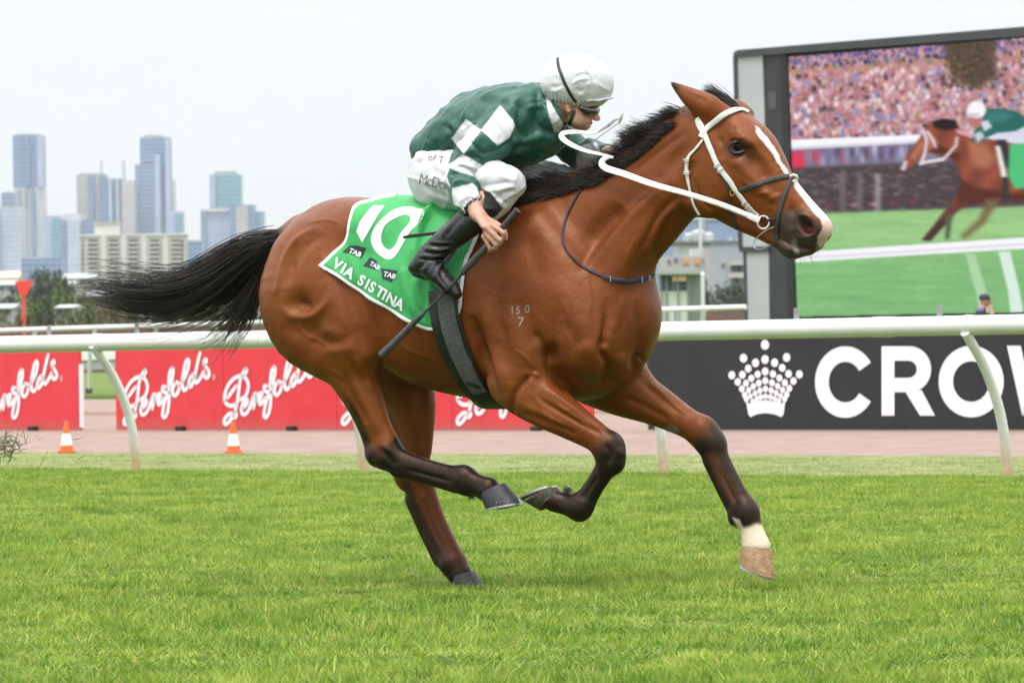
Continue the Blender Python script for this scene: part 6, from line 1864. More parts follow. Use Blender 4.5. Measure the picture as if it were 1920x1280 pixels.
b_poly([([(1888, 648), (1914, 648), (1942, 779), (1917, 779)], [(0, 1, 2, 3)]), ([(1942, 779), (1917, 779), (1944, 660), (1967, 660)], [(0, 1, 2, 3)]), ([(1944, 660), (1967, 660), (1994, 779), (1969, 779)], [(0, 1, 2, 3)]), ([(1994, 779), (1969, 779), (1997, 648), (2023, 648)], [(0, 1, 2, 3)])], 'letter_w')
b_poly([([(2040, 648), (2066, 648), (2066, 779), (2040, 779)], [(0, 1, 2, 3)]), ([(2066, 648), (2066, 690), (2112, 779), (2112, 735)], [(0, 1, 2, 3)]), ([(2112, 648), (2138, 648), (2138, 779), (2112, 779)], [(0, 1, 2, 3)])], 'letter_n')
dots = [(635, 130, 62), (313, 330, 56), (960, 320, 56), (493, 400, 54), (636, 350, 56), (780, 398, 54), (383, 485, 50), (893, 475, 50), (137, 585, 52), (295, 578, 50), (525, 572, 47), (638, 530, 52), (755, 568, 48), (988, 565, 50), (1150, 572, 52), (430, 632, 46), (850, 627, 46), (226, 685, 48), (350, 705, 45), (543, 703, 45), (640, 668, 46), (740, 700, 45), (932, 698, 46), (1062, 672, 48), (460, 752, 42), (825, 748, 42), (288, 790, 44), (390, 808, 40), (558, 815, 40), (642, 790, 42), (727, 812, 40), (898, 805, 40), (1000, 782, 44), (486, 855, 38), (802, 850, 38), (330, 882, 42), (418, 898, 36), (568, 912, 38), (642, 900, 38), (718, 910, 38), (868, 895, 36), (960, 875, 42), (510, 940, 36), (786, 938, 36), (355, 945, 38), (930, 945, 38), (448, 978, 34), (845, 975, 34)]
E_ = [([(1355 + (x + r * math.cos(a)) / 8, 630 + (y + r * 1.2 * math.sin(a)) / 8) for a in np.linspace(0, 6.283, 21)[:-1]], [tuple(range(20))]) for x, y, r in dots]
for k_, e_ in enumerate(E_):
    mb = MB(); mb.add([board_hit(x, y, .003 + .00025 * (k_ % 7)) for x, y in e_[0]], e_[1]); mb.build('emblem_dot', M_wht, bb)
BTM = [(350, 975), (400, 1010), (480, 985), (560, 965), (640, 955), (720, 965), (800, 985), (880, 1010), (940, 970), (915, 1170), (880, 1215), (840, 1195), (760, 1168), (640, 1152), (520, 1168), (450, 1198), (420, 1215), (385, 1175)]
mb = MB(); mb.add([board_hit(1355 + x / 8, 630 + y / 8, .0055) for x, y in BTM], [tuple(range(len(BTM)))]); mb.build('emblem_band', M_wht, bb)

# ---- traffic cones
M_cone = mat('cone_orange', (.72, .13, .03), .5, .1, 20); M_coneW = mat('cone_white', (.80, .79, .78), .5, .05, 20)
def cone(px, py, label):
    c = ground_at(px, py, .004); e = empty('traffic_cone', c); tag(e, label, 'traffic cone', 'cones on the sand edge')
    H = .265; r = lambda z: .062 - .045 * z / H
    mb = MB(); mb.box(c + Vector((0, 0, .012)), (.155, .155, .022), bevel=.006); mb.build('base', M_cone, e)
    def ring__(z0, z1, m, nm, g=0): mb = MB(); mb.lathe([(r(z0) + g, z0), (r(z1) + g, z1)] + ([(0, z1)] if nm == 'tip' else []), c + Vector((0, 0, .02)), 20); mb.build(nm, m, e, True)
    ring__(0, .05, M_cone, 'skirt'); ring__(.05, .155, M_coneW, 'reflective_band', .001); ring__(.155, H, M_cone, 'tip')
cone(125, 849, 'small orange and white cone in front of the gap between red boards'); cone(438, 850.5, 'small orange and white cone in front of the red board run near the tail')
print('track', round(time.time() - T0, 1))
# ================================================================== city, trees and buildings far behind
def facade(name, c1, c2, floor=3.6, bay=3.0, rough=.35, mort=.35, wob=.12):
    """procedural curtain wall: floors and bays in metres, too far away to tell single panes apart"""
    m = bpy.data.materials.new(name); m.use_nodes = True; t = m.node_tree; b = t.nodes['Principled BSDF']
    tc = t.nodes.new('ShaderNodeTexCoord'); sx = t.nodes.new('ShaderNodeSeparateXYZ'); t.links.new(tc.outputs['Object'], sx.inputs[0])
    def band_(sock, per, duty):
        a = t.nodes.new('ShaderNodeMath'); a.operation = 'MODULO'; a.inputs[1].default_value = per; q = t.nodes.new('ShaderNodeMath'); q.operation = 'ADD'; q.inputs[1].default_value = 9000.0 * per; t.links.new(sock, q.inputs[0]); t.links.new(q.outputs[0], a.inputs[0])
        c = t.nodes.new('ShaderNodeMath'); c.operation = 'LESS_THAN'; c.inputs[1].default_value = per * duty; t.links.new(a.outputs[0], c.inputs[0]); return c.outputs[0]
    fz, fx = band_(sx.outputs['Z'], floor, mort), band_(sx.outputs['X'], bay, mort * .5)
    mx = t.nodes.new('ShaderNodeMath'); mx.operation = 'MAXIMUM'; t.links.new(fz, mx.inputs[0]); t.links.new(fx, mx.inputs[1])
    mc = t.nodes.new('ShaderNodeMixRGB'); mc.inputs['Color1'].default_value = rgba(c1); mc.inputs['Color2'].default_value = rgba(c2); t.links.new(mx.outputs[0], mc.inputs['Fac'])
    n = t.nodes.new('ShaderNodeTexNoise'); n.inputs['Scale'].default_value = .05; n.inputs['Detail'].default_value = 4; t.links.new(tc.outputs['Object'], n.inputs['Vector'])
    r = t.nodes.new('ShaderNodeMapRange'); r.inputs['From Min'].default_value = .3; r.inputs['From Max'].default_value = .7; r.inputs['To Min'].default_value = 1 - wob; r.inputs['To Max'].default_value = 1 + wob; t.links.new(n.outputs['Fac'], r.inputs['Value'])
    ml = t.nodes.new('ShaderNodeMixRGB'); ml.blend_type = 'MULTIPLY'; ml.inputs['Fac'].default_value = 1; t.links.new(mc.outputs['Color'], ml.inputs['Color1']); t.links.new(r.outputs['Result'], ml.inputs['Color2']); t.links.new(ml.outputs['Color'], b.inputs['Base Color'])
    b.inputs['Roughness'].default_value = rough; b.inputs['Specular IOR Level'].default_value = .4
    return m
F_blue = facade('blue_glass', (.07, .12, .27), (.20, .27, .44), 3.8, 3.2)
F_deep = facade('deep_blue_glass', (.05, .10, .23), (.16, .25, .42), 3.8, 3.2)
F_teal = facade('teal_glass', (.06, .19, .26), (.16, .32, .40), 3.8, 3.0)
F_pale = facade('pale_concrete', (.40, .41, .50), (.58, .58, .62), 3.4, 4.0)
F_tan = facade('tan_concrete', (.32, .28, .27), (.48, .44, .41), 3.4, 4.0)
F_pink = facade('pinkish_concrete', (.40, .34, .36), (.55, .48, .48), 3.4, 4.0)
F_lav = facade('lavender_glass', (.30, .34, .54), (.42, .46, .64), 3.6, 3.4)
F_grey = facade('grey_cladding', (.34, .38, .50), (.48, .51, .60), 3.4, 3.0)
M_roofg = mat('roof_plant', (.35, .36, .38), .7, .1, .1)
M_mast = mat('mast_paint', (.62, .64, .70), .6)
def px_box(parent, name, x0, x1, ytop, depth, thick, m, ybot=None, dd=0.0):
    """upright block seen between columns x0..x1 with its top at row ytop, standing on the ground (or on row ybot)"""
    d = depth + dd; a, b = at(x0, ytop, d), at(x1, ytop, d); xm = (x0 + x1) / 2; zt = at(xm, ytop, d).z; zb = 0.0 if ybot is None else at(xm, ybot, d).z
    c = (a + b) / 2; c.z = (zt + zb) / 2; mb = MB(); mb.box((0, 0, 0), ((b - a).length, thick, zt - zb)); o = mb.build(name, m)
    o.location = Vector((c.x, c.y + thick / 2, c.z))
    if parent is not None:
        o.parent = parent; o.matrix_parent_inverse = parent_matrix(parent).inverted()
    return o
def tower(label, depth, blocks, name='tower', cat='tower', thick=34):
    x = [q for b in blocks for q in b[1:3]]; e = empty(name, on_line((min(x) + max(x)) / 2, depth, 0, 0.0)); tag(e, label, cat, 'hazy city towers on the skyline')
    for i, b in enumerate(blocks):
        nm, x0, x1, yt, m = b[:5]; yb = b[5] if len(b) > 5 else None; dd = b[6] if len(b) > 6 else 0.0
        px_box(e, nm, x0, x1, yt, depth, thick if dd == 0 else 6, m, yb, dd)
    return e
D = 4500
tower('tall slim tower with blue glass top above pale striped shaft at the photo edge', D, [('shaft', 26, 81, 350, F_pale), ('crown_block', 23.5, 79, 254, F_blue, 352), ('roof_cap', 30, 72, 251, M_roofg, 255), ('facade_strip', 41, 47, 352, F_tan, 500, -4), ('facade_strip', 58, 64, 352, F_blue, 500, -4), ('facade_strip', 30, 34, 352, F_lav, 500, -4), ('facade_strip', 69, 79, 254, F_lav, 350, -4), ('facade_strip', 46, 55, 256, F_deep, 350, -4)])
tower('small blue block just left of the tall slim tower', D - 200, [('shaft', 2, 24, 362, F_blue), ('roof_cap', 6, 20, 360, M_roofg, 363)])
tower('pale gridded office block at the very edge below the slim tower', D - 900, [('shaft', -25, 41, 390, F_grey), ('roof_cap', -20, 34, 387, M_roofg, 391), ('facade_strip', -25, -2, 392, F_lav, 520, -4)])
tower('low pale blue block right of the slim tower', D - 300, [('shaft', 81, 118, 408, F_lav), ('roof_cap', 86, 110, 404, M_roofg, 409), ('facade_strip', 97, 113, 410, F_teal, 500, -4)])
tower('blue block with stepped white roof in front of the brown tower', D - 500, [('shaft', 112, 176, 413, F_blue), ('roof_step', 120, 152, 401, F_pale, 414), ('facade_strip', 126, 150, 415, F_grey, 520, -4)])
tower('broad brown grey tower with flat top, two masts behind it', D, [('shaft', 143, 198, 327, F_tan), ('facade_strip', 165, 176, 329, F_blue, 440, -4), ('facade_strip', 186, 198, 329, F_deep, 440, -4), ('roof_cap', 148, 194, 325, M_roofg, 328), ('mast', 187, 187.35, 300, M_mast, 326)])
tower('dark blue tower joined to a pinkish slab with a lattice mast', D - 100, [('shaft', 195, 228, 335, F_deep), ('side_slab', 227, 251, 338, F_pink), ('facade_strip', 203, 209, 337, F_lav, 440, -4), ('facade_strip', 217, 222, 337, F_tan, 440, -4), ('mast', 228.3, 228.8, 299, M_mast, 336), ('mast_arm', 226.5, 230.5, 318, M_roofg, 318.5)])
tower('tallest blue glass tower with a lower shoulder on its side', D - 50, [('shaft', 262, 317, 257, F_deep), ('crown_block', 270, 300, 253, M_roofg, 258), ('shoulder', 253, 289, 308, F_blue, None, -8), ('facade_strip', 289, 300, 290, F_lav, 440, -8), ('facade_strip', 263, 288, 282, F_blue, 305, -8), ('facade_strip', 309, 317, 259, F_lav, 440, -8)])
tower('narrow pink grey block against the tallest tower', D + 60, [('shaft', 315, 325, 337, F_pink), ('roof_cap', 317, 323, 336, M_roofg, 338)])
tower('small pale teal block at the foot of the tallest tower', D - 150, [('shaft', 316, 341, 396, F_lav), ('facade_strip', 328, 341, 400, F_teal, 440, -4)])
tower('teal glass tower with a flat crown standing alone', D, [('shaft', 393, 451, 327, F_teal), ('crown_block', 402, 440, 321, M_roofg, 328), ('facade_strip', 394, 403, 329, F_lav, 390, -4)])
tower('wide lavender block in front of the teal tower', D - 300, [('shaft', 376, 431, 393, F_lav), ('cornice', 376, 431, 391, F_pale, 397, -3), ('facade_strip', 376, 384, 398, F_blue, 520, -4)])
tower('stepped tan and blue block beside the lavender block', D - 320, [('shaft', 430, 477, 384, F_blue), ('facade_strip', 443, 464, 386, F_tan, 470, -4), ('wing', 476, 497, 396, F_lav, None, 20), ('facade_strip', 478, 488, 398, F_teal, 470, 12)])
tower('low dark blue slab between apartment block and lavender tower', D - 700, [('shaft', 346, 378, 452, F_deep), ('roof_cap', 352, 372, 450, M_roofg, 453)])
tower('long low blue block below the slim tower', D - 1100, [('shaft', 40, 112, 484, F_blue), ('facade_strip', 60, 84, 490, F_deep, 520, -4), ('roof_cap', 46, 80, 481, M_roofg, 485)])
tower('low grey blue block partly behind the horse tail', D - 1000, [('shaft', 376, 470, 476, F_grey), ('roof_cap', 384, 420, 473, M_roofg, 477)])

# ---- beige slab of flats with columns of recessed windows
AD = 1700.0
flats = empty('apartment_block', on_line(248, AD, 0, 0)); tag(flats, 'wide beige apartment slab with columns of dark windows below the towers', 'apartment block')
M_beige = mat('beige_concrete', (.50, .465, .43), .75, .06, .3); M_beigel = mat('beige_light', (.60, .57, .53), .75, .06, .3); M_win = mat('dark_window', (.035, .04, .05), .3, .3, .2)
px_box(flats, 'wall', 148, 346, 441, AD, 16, M_beige); px_box(flats, 'parapet', 146, 348, 438.5, AD, 17, M_beigel, 442.5, -.4)
px_box(flats, 'lift_tower', 177, 221, 418, AD, 10, M_beigel, 439, 2); px_box(flats, 'lift_tower_cap', 175, 223, 416.5, AD, 11, M_beige, 419, 1.6)
for cx in (174, 213, 250, 290, 330):
    for k in range(8):
        y = 449 + k * 8.6; px_box(flats, 'window', cx - 8.5, cx + 8.5, y, AD, .5, M_win, y + 4.4, -.35); px_box(flats, 'balcony', cx - 9.5, cx + 9.5, y + 4.8, AD, 1.0, M_beigel, y + 7.8, -1.0)
for cx in (194, 232, 270, 310): px_box(flats, 'pier', cx - 5, cx + 5, 443, AD, .6, M_beigel, None, -.5)
for cx in (155, 342):
    for k in range(8): y = 450 + k * 8.6; px_box(flats, 'window', cx - 2, cx + 2, y, AD, .5, M_win, y + 4, -.3)

# ---- trees
M_bark = mat('bark', (.09, .07, .05), .9, .3, 3, .5, 10)
def leaf_mat(name, c1, c2):
    m = mat(name, c1, .6, .0, .6, color2=c2, coords='Object', spec=.2); t = m.node_tree
    return m
LM = [leaf_mat('olive_leaf', (.050, .068, .022), (.115, .135, .045)), leaf_mat('dark_leaf', (.028, .040, .022), (.070, .085, .045)), leaf_mat('fresh_leaf', (.075, .125, .025), (.16, .22, .055)), leaf_mat('brown_leaf', (.085, .075, .04), (.17, .15, .085))]
def tree_shape(seed, lobes=9):
    r = np.random.default_rng(seed); cs = []
    for i in range(lobes):
        a = r.uniform(0, 6.28); q = r.uniform(.1, .62); cs.append((math.cos(a) * q * .7, math.sin(a) * q * .7, r.uniform(.42, .86), r.uniform(.16, .30)))
    V, F = [], []
    for i in range(1500):
        c = cs[int(r.integers(len(cs)))]; d = r.normal(size=3); d /= np.linalg.norm(d); p = np.array(c[:3]) + d * c[3] * r.uniform(.55, 1.08) * np.array([1, 1, .8])
        u = r.normal(size=3); u /= np.linalg.norm(u); v = np.cross(u, d); v /= np.linalg.norm(v) + 1e-6; s = r.uniform(.022, .048); b = len(V)
        V += [p - u * s, p + v * s * .6, p + u * s, p - v * s * .6]; F.append((b, b + 1, b + 2, b + 3))
    crown = np_mesh('crown', np.array(V), np.array(F), False)
    mb = MB(); mb.tube([(0, 0, -.02), (.01, .0, .2), (.0, .01, .45), (.02, 0, .7)], [.045, .034, .026, .012], 8)
    for c in cs: mb.tube([(0, 0, .3), (c[0] * .5, c[1] * .5, (c[2] + .3) / 2 + .03), c[:3]], [.02, .013, .005], 6)
    me = bpy.data.meshes.new('trunk'); me.from_pydata(mb.V, [], mb.F); me.update(); me.materials.append(M_bark)
    return crown, me
SHAPES = [tree_shape(k) for k in (1, 2, 3)]
for c, t in SHAPES: pass
def tree(px, ytop, depth, width_px, label, lm, sh, name='tree'):
    base = on_line(px, depth, 0, 0); h = at(px, ytop, depth).z / .98; w = width_px * depth / FPX
    e = empty(name, base, px * .37); tag(e, label, 'tree', 'trees beyond the racecourse')
    e.scale = (w / 1.25, w / 1.25, h)
    c, t = SHAPES[sh]; c2 = c.copy(); c2.materials.clear(); c2.materials.append(LM[lm])
    for nm, me in (('crown', c2), ('trunk', t)):
        o = bpy.data.objects.new(nm, me); COL.objects.link(o); o.parent = e
tree(105, 497, 520, 110, 'round dark tree crown against the blue city blocks', 1, 0)
tree(66, 515, 480, 110, 'dark leaning tree behind the red marker pole', 1, 1)
tree(18, 545, 420, 80, 'dark low tree at the photo edge below the white house', 1, 2)
tree(44, 552, 300, 95, 'fresh green tree right behind the red marker', 2, 2)
tree(82, 552, 300, 66, 'grey green tree between red marker and rail bracket', 1, 0)
tree(118, 536, 340, 90, 'bright green tree beside the white roofed shed', 2, 1)
tree(152, 540, 330, 110, 'olive tree under the tip of the horse tail', 0, 2)
tree(30, 575, 230, 90, 'brown bare looking bush low behind the marker pole', 3, 1)
tree(92, 578, 240, 90, 'mottled grey shrub low beside the rail bracket', 1, 2)
tree(150, 572, 230, 95, 'yellow olive shrub low below the tail tip', 0, 0)
tree(205, 566, 260, 90, 'brown olive bush below the middle of the tail', 3, 2)
tree(255, 568, 300, 60, 'olive bush half hidden by the tail hair', 0, 1)
tree(310, 572, 260, 70, 'brown bush below the thick part of the tail', 3, 0)
tree(365, 566, 300, 62, 'dark olive bush under the tail root', 1, 2)
tree(420, 572, 260, 70, 'dull green bush close to the horse rump', 0, 1)
tree(475, 570, 280, 60, 'dark bush right behind the horse rump', 1, 0)
tree(1330, 530, 330, 80, 'dark tree in front of the grey windowless building', 1, 1)
tree(1376, 522, 300, 90, 'grey green tree beside the screen support leg', 1, 2)
tree(1300, 545, 280, 70, 'olive bush beside the glass hut', 0, 0)
tree(1268, 562, 300, 80, 'low bush in front of the pale hut wall', 0, 2)
tree(1398, 545, 260, 70, 'dark bush right against the screen leg', 1, 0)

# ---- houses and sheds
M_render = mat('white_render', (.42, .41, .39), .7, .12, .5); M_roofw = mat('white_metal_roof', (.44, .45, .46), .5, .25, .3); M_brickw = mat('brown_brick', (.26, .17, .13), .8, .15, 2); M_cream = mat('cream_render', (.66, .56, .40), .7, .06, .5); M_glass = mat('house_glass', (.09, .11, .13), .15, .2, .5)
def house(x0, x1, yr, ye, depth, label, wall, roof, thick=8, name='house', wins=3):
    e = empty(name, on_line((x0 + x1) / 2, depth, 0, 0)); tag(e, label, 'house', 'houses and sheds beyond the racecourse')
    px_box(e, 'wall', x0, x1, ye, depth, thick, wall)
    a, b = at(x0 - 1.5, ye, depth - .4), at(x1 + 1.5, ye, depth - .4); zr = at((x0 + x1) / 2, yr, depth).z; z0 = (a.z + b.z) / 2 + .01; mid = thick / 2
    mb = MB(); vs = [(a.x, a.y, z0), (b.x, b.y, z0), (b.x, b.y + thick + .8, z0), (a.x, a.y + thick + .8, z0), (a.x, a.y + mid, zr), (b.x, b.y + mid, zr)]
    mb.add(vs, [(0, 1, 5, 4), (2, 3, 4, 5), (0, 4, 3), (1, 2, 5), (0, 3, 2, 1)]); mb.build('roof', roof, e)
    for k in range(wins):
        c = x0 + (x1 - x0) * (k + .5) / wins; w = (x1 - x0) / wins * .28; px_box(e, 'window', c - w, c + w, ye + 4, depth, .1, M_glass, ye + 10, -.12)
house(-20, 27, 524, 534, 640, 'white house with dark windows at the photo edge', M_render, M_roofw)
house(-8, 34, 508, 521, 900, 'cream house high behind the red marker', M_cream, M_cream)
house(75, 140, 525, 533, 560, 'long shed with bright white roof right of the red marker', M_render, M_roofw)
house(118, 178, 512, 522, 760, 'white roofed shed beside the apartment slab', M_render, M_roofw, wins=4)
house(-14, 22, 568, 578, 260, 'pale shed low at the photo edge beside the brown bush', M_render, M_roofw, wins=2)
house(101, 137, 570, 577, 270, 'small white roofed shed below the bright green tree', M_render, M_roofw, wins=2)
house(160, 225, 545, 556, 420, 'brown brick house under the tail hair', M_brickw, M_roofw)
house(235, 330, 535, 548, 520, 'long pale warehouse seen through the tail', M_render, M_roofw, wins=5)
house(340, 410, 548, 560, 430, 'brown house below the tail root', M_brickw, M_brickw)
house(415, 500, 540, 552, 500, 'grey shed between tail root and horse rump', M_pale if False else M_render, M_brickw, wins=4)
for k, (x, y) in enumerate(((121, 588), (66, 607), (82, 594))):
    pass
wl = MB(); vs = []
for i in range(30):
    x_ = -200 + 1800 * i / 29; vs += [at(x_, 700, 215), at(x_, 612 - .022 * x_, 215)]
for i in range(0, 60, 2): vs[i].z = 0
wl.add(vs, [(2 * i, 2 * i + 2, 2 * i + 3, 2 * i + 1) for i in range(29)]); o = wl.build('boundary_fence', mat('fence_red_brown', (.20, .075, .07), .8, .3, .6, color2=(.11, .10, .09))); s2 = o.modifiers.new('t', 'SOLIDIFY'); s2.thickness = .15; tag(o, 'long low red brown fence beyond the far white rail', 'fence')

# ---- right of the neck: industrial sheds, silo, hut, masts
M_greyw = mat('grey_panel', (.34, .36, .41), .6, .06, .4); M_blueg = mat('blue_grey_shed', (.20, .26, .42), .6, .08, .3); M_org = mat('orange_panel', (.62, .30, .14), .6, .05, .5); M_mint = mat('mint_panel', (.55, .60, .50), .6, .06, .5)
e = empty('warehouse', on_line(1300, 1500, 0, 0)); tag(e, 'large hazy blue shed under the horse throat', 'warehouse', 'industrial buildings right of the horse neck')
px_box(e, 'wall', 1225, 1410, 412, 1500, 30, M_blueg); px_box(e, 'roof_edge', 1223, 1412, 409, 1500, 31, M_greyw, 413, -.4); px_box(e, 'facade_strip', 1310, 1322, 414, 1500, 1, M_greyw, None, -.8)
e = empty('silo', on_line(1313, 900, 0, 0)); tag(e, 'white domed silo tops behind the grey building', 'silo')
for (x0, x1, yt) in ((1285, 1303, 436), (1298, 1326, 430), (1322, 1341, 435)):
    c = on_line((x0 + x1) / 2, 900, 0, 0); r = (x1 - x0) / 2 * 900 / FPX; zt = at((x0 + x1) / 2, yt, 900).z
    mb = MB(); mb.lathe([(r, 0), (r, zt - r * .7)] + [(r * math.cos(a), zt - r * .7 + r * .7 * math.sin(a)) for a in np.linspace(.15, 1.55, 7)], c, 20); mb.build('tank', M_roofw, e, True)
e = empty('factory', on_line(1352, 800, 0, 0)); tag(e, 'plain grey building with few openings beside the screen', 'factory', 'industrial buildings right of the horse neck')
px_box(e, 'wall', 1331, 1398, 455, 800, 20, M_greyw); px_box(e, 'roof_edge', 1262, 1400, 451, 800, 21, mat('dark_edge', (.16, .17, .18), .6), 455.5, -.3); px_box(e, 'window', 1353, 1359, 494, 800, .2, M_glass, 502, -.15); px_box(e, 'side_wing', 1268, 1331, 458, 800, 18, mat('pale_grey', (.50, .51, .53), .6), None, .5)
for x_ in (1366, 1381): px_box(e, 'roof_vent', x_, x_ + 7, 446, 800, 1.2, M_roofw, 451, 1)
e = empty('office_block', on_line(1280, 520, 0, 0)); tag(e, 'white office with orange shutters left of the grey building', 'office', 'industrial buildings right of the horse neck')
px_box(e, 'wall', 1240, 1328, 480, 520, 10, M_render); px_box(e, 'upper_storey', 1296, 1320, 466, 520, 7, mat('beige_panel', (.52, .50, .48), .6), 481, .4)
for x_ in (1280.5, 1301.5): px_box(e, 'shutter', x_, x_ + 10.5, 484, 520, .2, M_org, 495, -.15)
for x_, y_ in ((1265, 484), (1318, 486), (1322, 496), (1252, 487)): px_box(e, 'window', x_, x_ + 5, y_, 520, .2, M_glass, y_ + 7, -.12)
px_box(e, 'stair_bay', 1321, 1331, 466, 520, 3, M_render, None, -1)
e = empty('balcony_block', on_line(1382, 420, 0, 0)); tag(e, 'cream balconied block close to the screen support', 'building', 'industrial buildings right of the horse neck')
px_box(e, 'wall', 1370, 1400, 486, 420, 8, mat('shadow_grey', (.25, .26, .28), .6))
for y_ in (487, 511): px_box(e, 'balcony', 1366, 1397, y_, 420, 1.2, M_cream if False else M_render, y_ + 10, -1)
for x_ in (1371, 1384): px_box(e, 'window', x_, x_ + 8, 500, 420, .2, M_glass, 508, -.15)
e = empty('glass_hut', on_line(1270, 165, 0, 0)); tag(e, 'pale green glazed hut with flat roof behind the far rail', 'hut')
px_box(e, 'wall', 1236, 1290, 546, 165, 2.5, M_mint); px_box(e, 'roof', 1232, 1322, 509, 165, 3, mat('hut_roof', (.30, .36, .34), .5), 514, -.3); px_box(e, 'back_wall', 1236, 1318, 514, 165, .1, mat('hut_shade', (.32, .36, .35), .5), None, 2.6)
for x_ in (1237, 1248, 1270, 1288, 1314): px_box(e, 'post', x_, x_ + 3, 514, 165, .06, mat('hut_post', (.18, .21, .20), .5) if 'hut_post' not in bpy.data.materials else bpy.data.materials['hut_post'], None, -.1)
for x_ in (1240, 1251, 1273): px_box(e, 'pane', x_, x_ + 8 if x_ < 1260 else x_ + 14, 516, 165, .02, M_glass, 545, .05)
for x_, w_ in ((1261, 8), (1271, 15)): px_box(e, 'notice', x_, x_ + w_, 517, 165, .03, M_org if False else mat('notice_tan', (.58, .42, .24), .6) if 'notice_tan' not in bpy.data.materials else bpy.data.materials['notice_tan'], 527, -.16)
def mast(px, y0, depth, w, label, m):
    b = on_line(px, depth, 0, 0); zt = at(px, y0, depth).z; e = empty('light_pole', b); tag(e, label, 'pole')
    r = w * depth / FPX / 2; mb = MB(); mb.tube([b, Vector((b.x, b.y, zt))], [r, r * .8], 12); mb.build('shaft', m, e, True); mb = MB(); mb.tube([b + Vector((0, 0, -.05)), b + Vector((0, 0, .25))], r * 1.6, 12); mb.build('base', m, e, True)
    mb = MB(); mb.lathe([(0, .12), (r * .9, .05), (r * 1.05, 0), (0, 0)], Vector((b.x, b.y, zt)), 12); mb.build('cap', m, e, True)
M_pole = mat('pole_paint', (.62, .63, .68), .5, .05, 1)
mast(1316.5, 395, 600, 7, 'tall pale pole rising behind the horse throat', M_pole); mast(1320, 516, 150, 8.5, 'stout pale lilac post beside the glass hut', M_pole)
# ---- red marker on its pole
b = on_line(46, 125, 0, 0); e = empty('marker_sign', b); tag(e, 'red tapering course marker on a slim red pole', 'sign')
M_mark = mat('marker_red', (.78, .055, .035), .5, .05, 2); M_markp = mat('marker_pole', (.62, .10, .08), .55, .15, 3)
mb = MB(); Z = lambda y: at(46, y, 125).z; X = lambda x: at(x, 560, 125).x; yb = b.y
tri = [(X(28), Z(527)), (X(63.5), Z(525.5)), (X(49), Z(556)), (X(41), Z(556))]
n_ = 4; vs = [(x, yb - .08, z) for x, z in tri] + [(x, yb + .08, z) for x, z in tri]; mb.add(vs, [(3, 2, 1, 0), (4, 5, 6, 7)] + [(i, (i + 1) % 4, 4 + (i + 1) % 4, 4 + i) for i in range(4)]); mb.build('marker_board', M_mark, e)
mb = MB(); mb.tube([(X(44.5), yb, 0), (X(44.5), yb, Z(553))], .045, 12); mb.build('pole', M_markp, e, True)
mb = MB(); mb.box((X(42.5), yb - .05, Z(596)), (.05, .05, .10), bevel=.01); mb.build('clamp', M_mark, e)
print('city', round(time.time() - T0, 1))
# ================================================================== big screen
PS = math.radians(49.0); SCD = 112.0
SA = Vector((math.cos(PS), -math.sin(PS), 0)); SN = Vector((math.sin(PS), math.cos(PS), 0)); SO = Vector((0, SCD * (1 + math.tan(PS) * .074) - 20, 0))
def s_hit(px, py, off=0.0):
    o = SO - SN * off; d = ray(px, py); return CAM + d * ((o - CAM).dot(SN) / d.dot(SN))
scr = empty('video_screen', Vector((s_hit(1700, 600).x, s_hit(1700, 600).y, 0))); tag(scr, 'huge outdoor video screen in a dark frame showing the race and crowd', 'video screen')
M_frame = mat('screen_frame', (.045, .047, .052), .5, .15, 1); M_col = mat('screen_column', (.42, .43, .45), .5, .08, .6); M_bez = mat('screen_bezel', (.012, .012, .014), .45)
def slab(name, poly, off0, off1, m):
    """outline seen in the picture, given thickness along the screen's own depth"""
    mb = MB(); n = len(poly); vs = [s_hit(x, y, off1) for x, y in poly]; vs += [v + SN * (off1 - off0) for v in vs]
    mb.add(vs, [tuple(range(n)), tuple(range(2 * n - 1, n - 1, -1))] + [(i, n + i, n + (i + 1) % n, (i + 1) % n) for i in range(n)]); return mb.build(name, m, scr)
slab('backing', [(1384, 112), (2240, 44), (2240, 586), (1398, 600)], -1.2, -.02, M_bez)
slab('top_frame', [(1374, 99), (1384, 94), (2240, 24), (2240, 44), (1384, 107), (1378, 107)], -1.0, .14, M_frame)
slab('side_edge', [(1374, 104), (1380, 104), (1390, 466), (1384, 466)], -1.0, .12, M_frame)
slab('upper_column', [(1380, 106), (1429, 102), (1441, 463), (1390, 463)], -1.0, .08, M_col)
slab('bezel', [(1429, 101), (1473, 99), (1490, 596), (1441, 600)], -.5, .05, mat('bezel_dark', (.03, .031, .036), .5, .2, 1))
slab('bezel_step', [(1462, 99), (1474, 98), (1491, 596), (1478, 597)], -.5, .07, M_bez)
slab('bezel_plate', [(1440, 172), (1455, 171), (1456, 205), (1441, 206)], .0, .065, mat('bezel_plate', (.07, .072, .078), .5))
slab('column_joint', [(1386, 463), (1441, 462), (1441, 472), (1386, 473)], -1.0, .11, M_frame)
slab('support_leg', [(1398, 473), (1441, 472), (1443, 640), (1402, 640)], -.8, .06, M_col)
slab('leg_edge', [(1393, 473), (1399, 473), (1403, 640), (1398, 640)], -.9, .07, M_frame)
slab('bottom_frame', [(1490, 594), (2240, 578), (2240, 592), (1490, 608)], -.6, .09, M_bez)
slab('base_plinth', [(1400, 618), (2240, 604), (2240, 700), (1400, 715)], -1.2, -.1, M_frame)

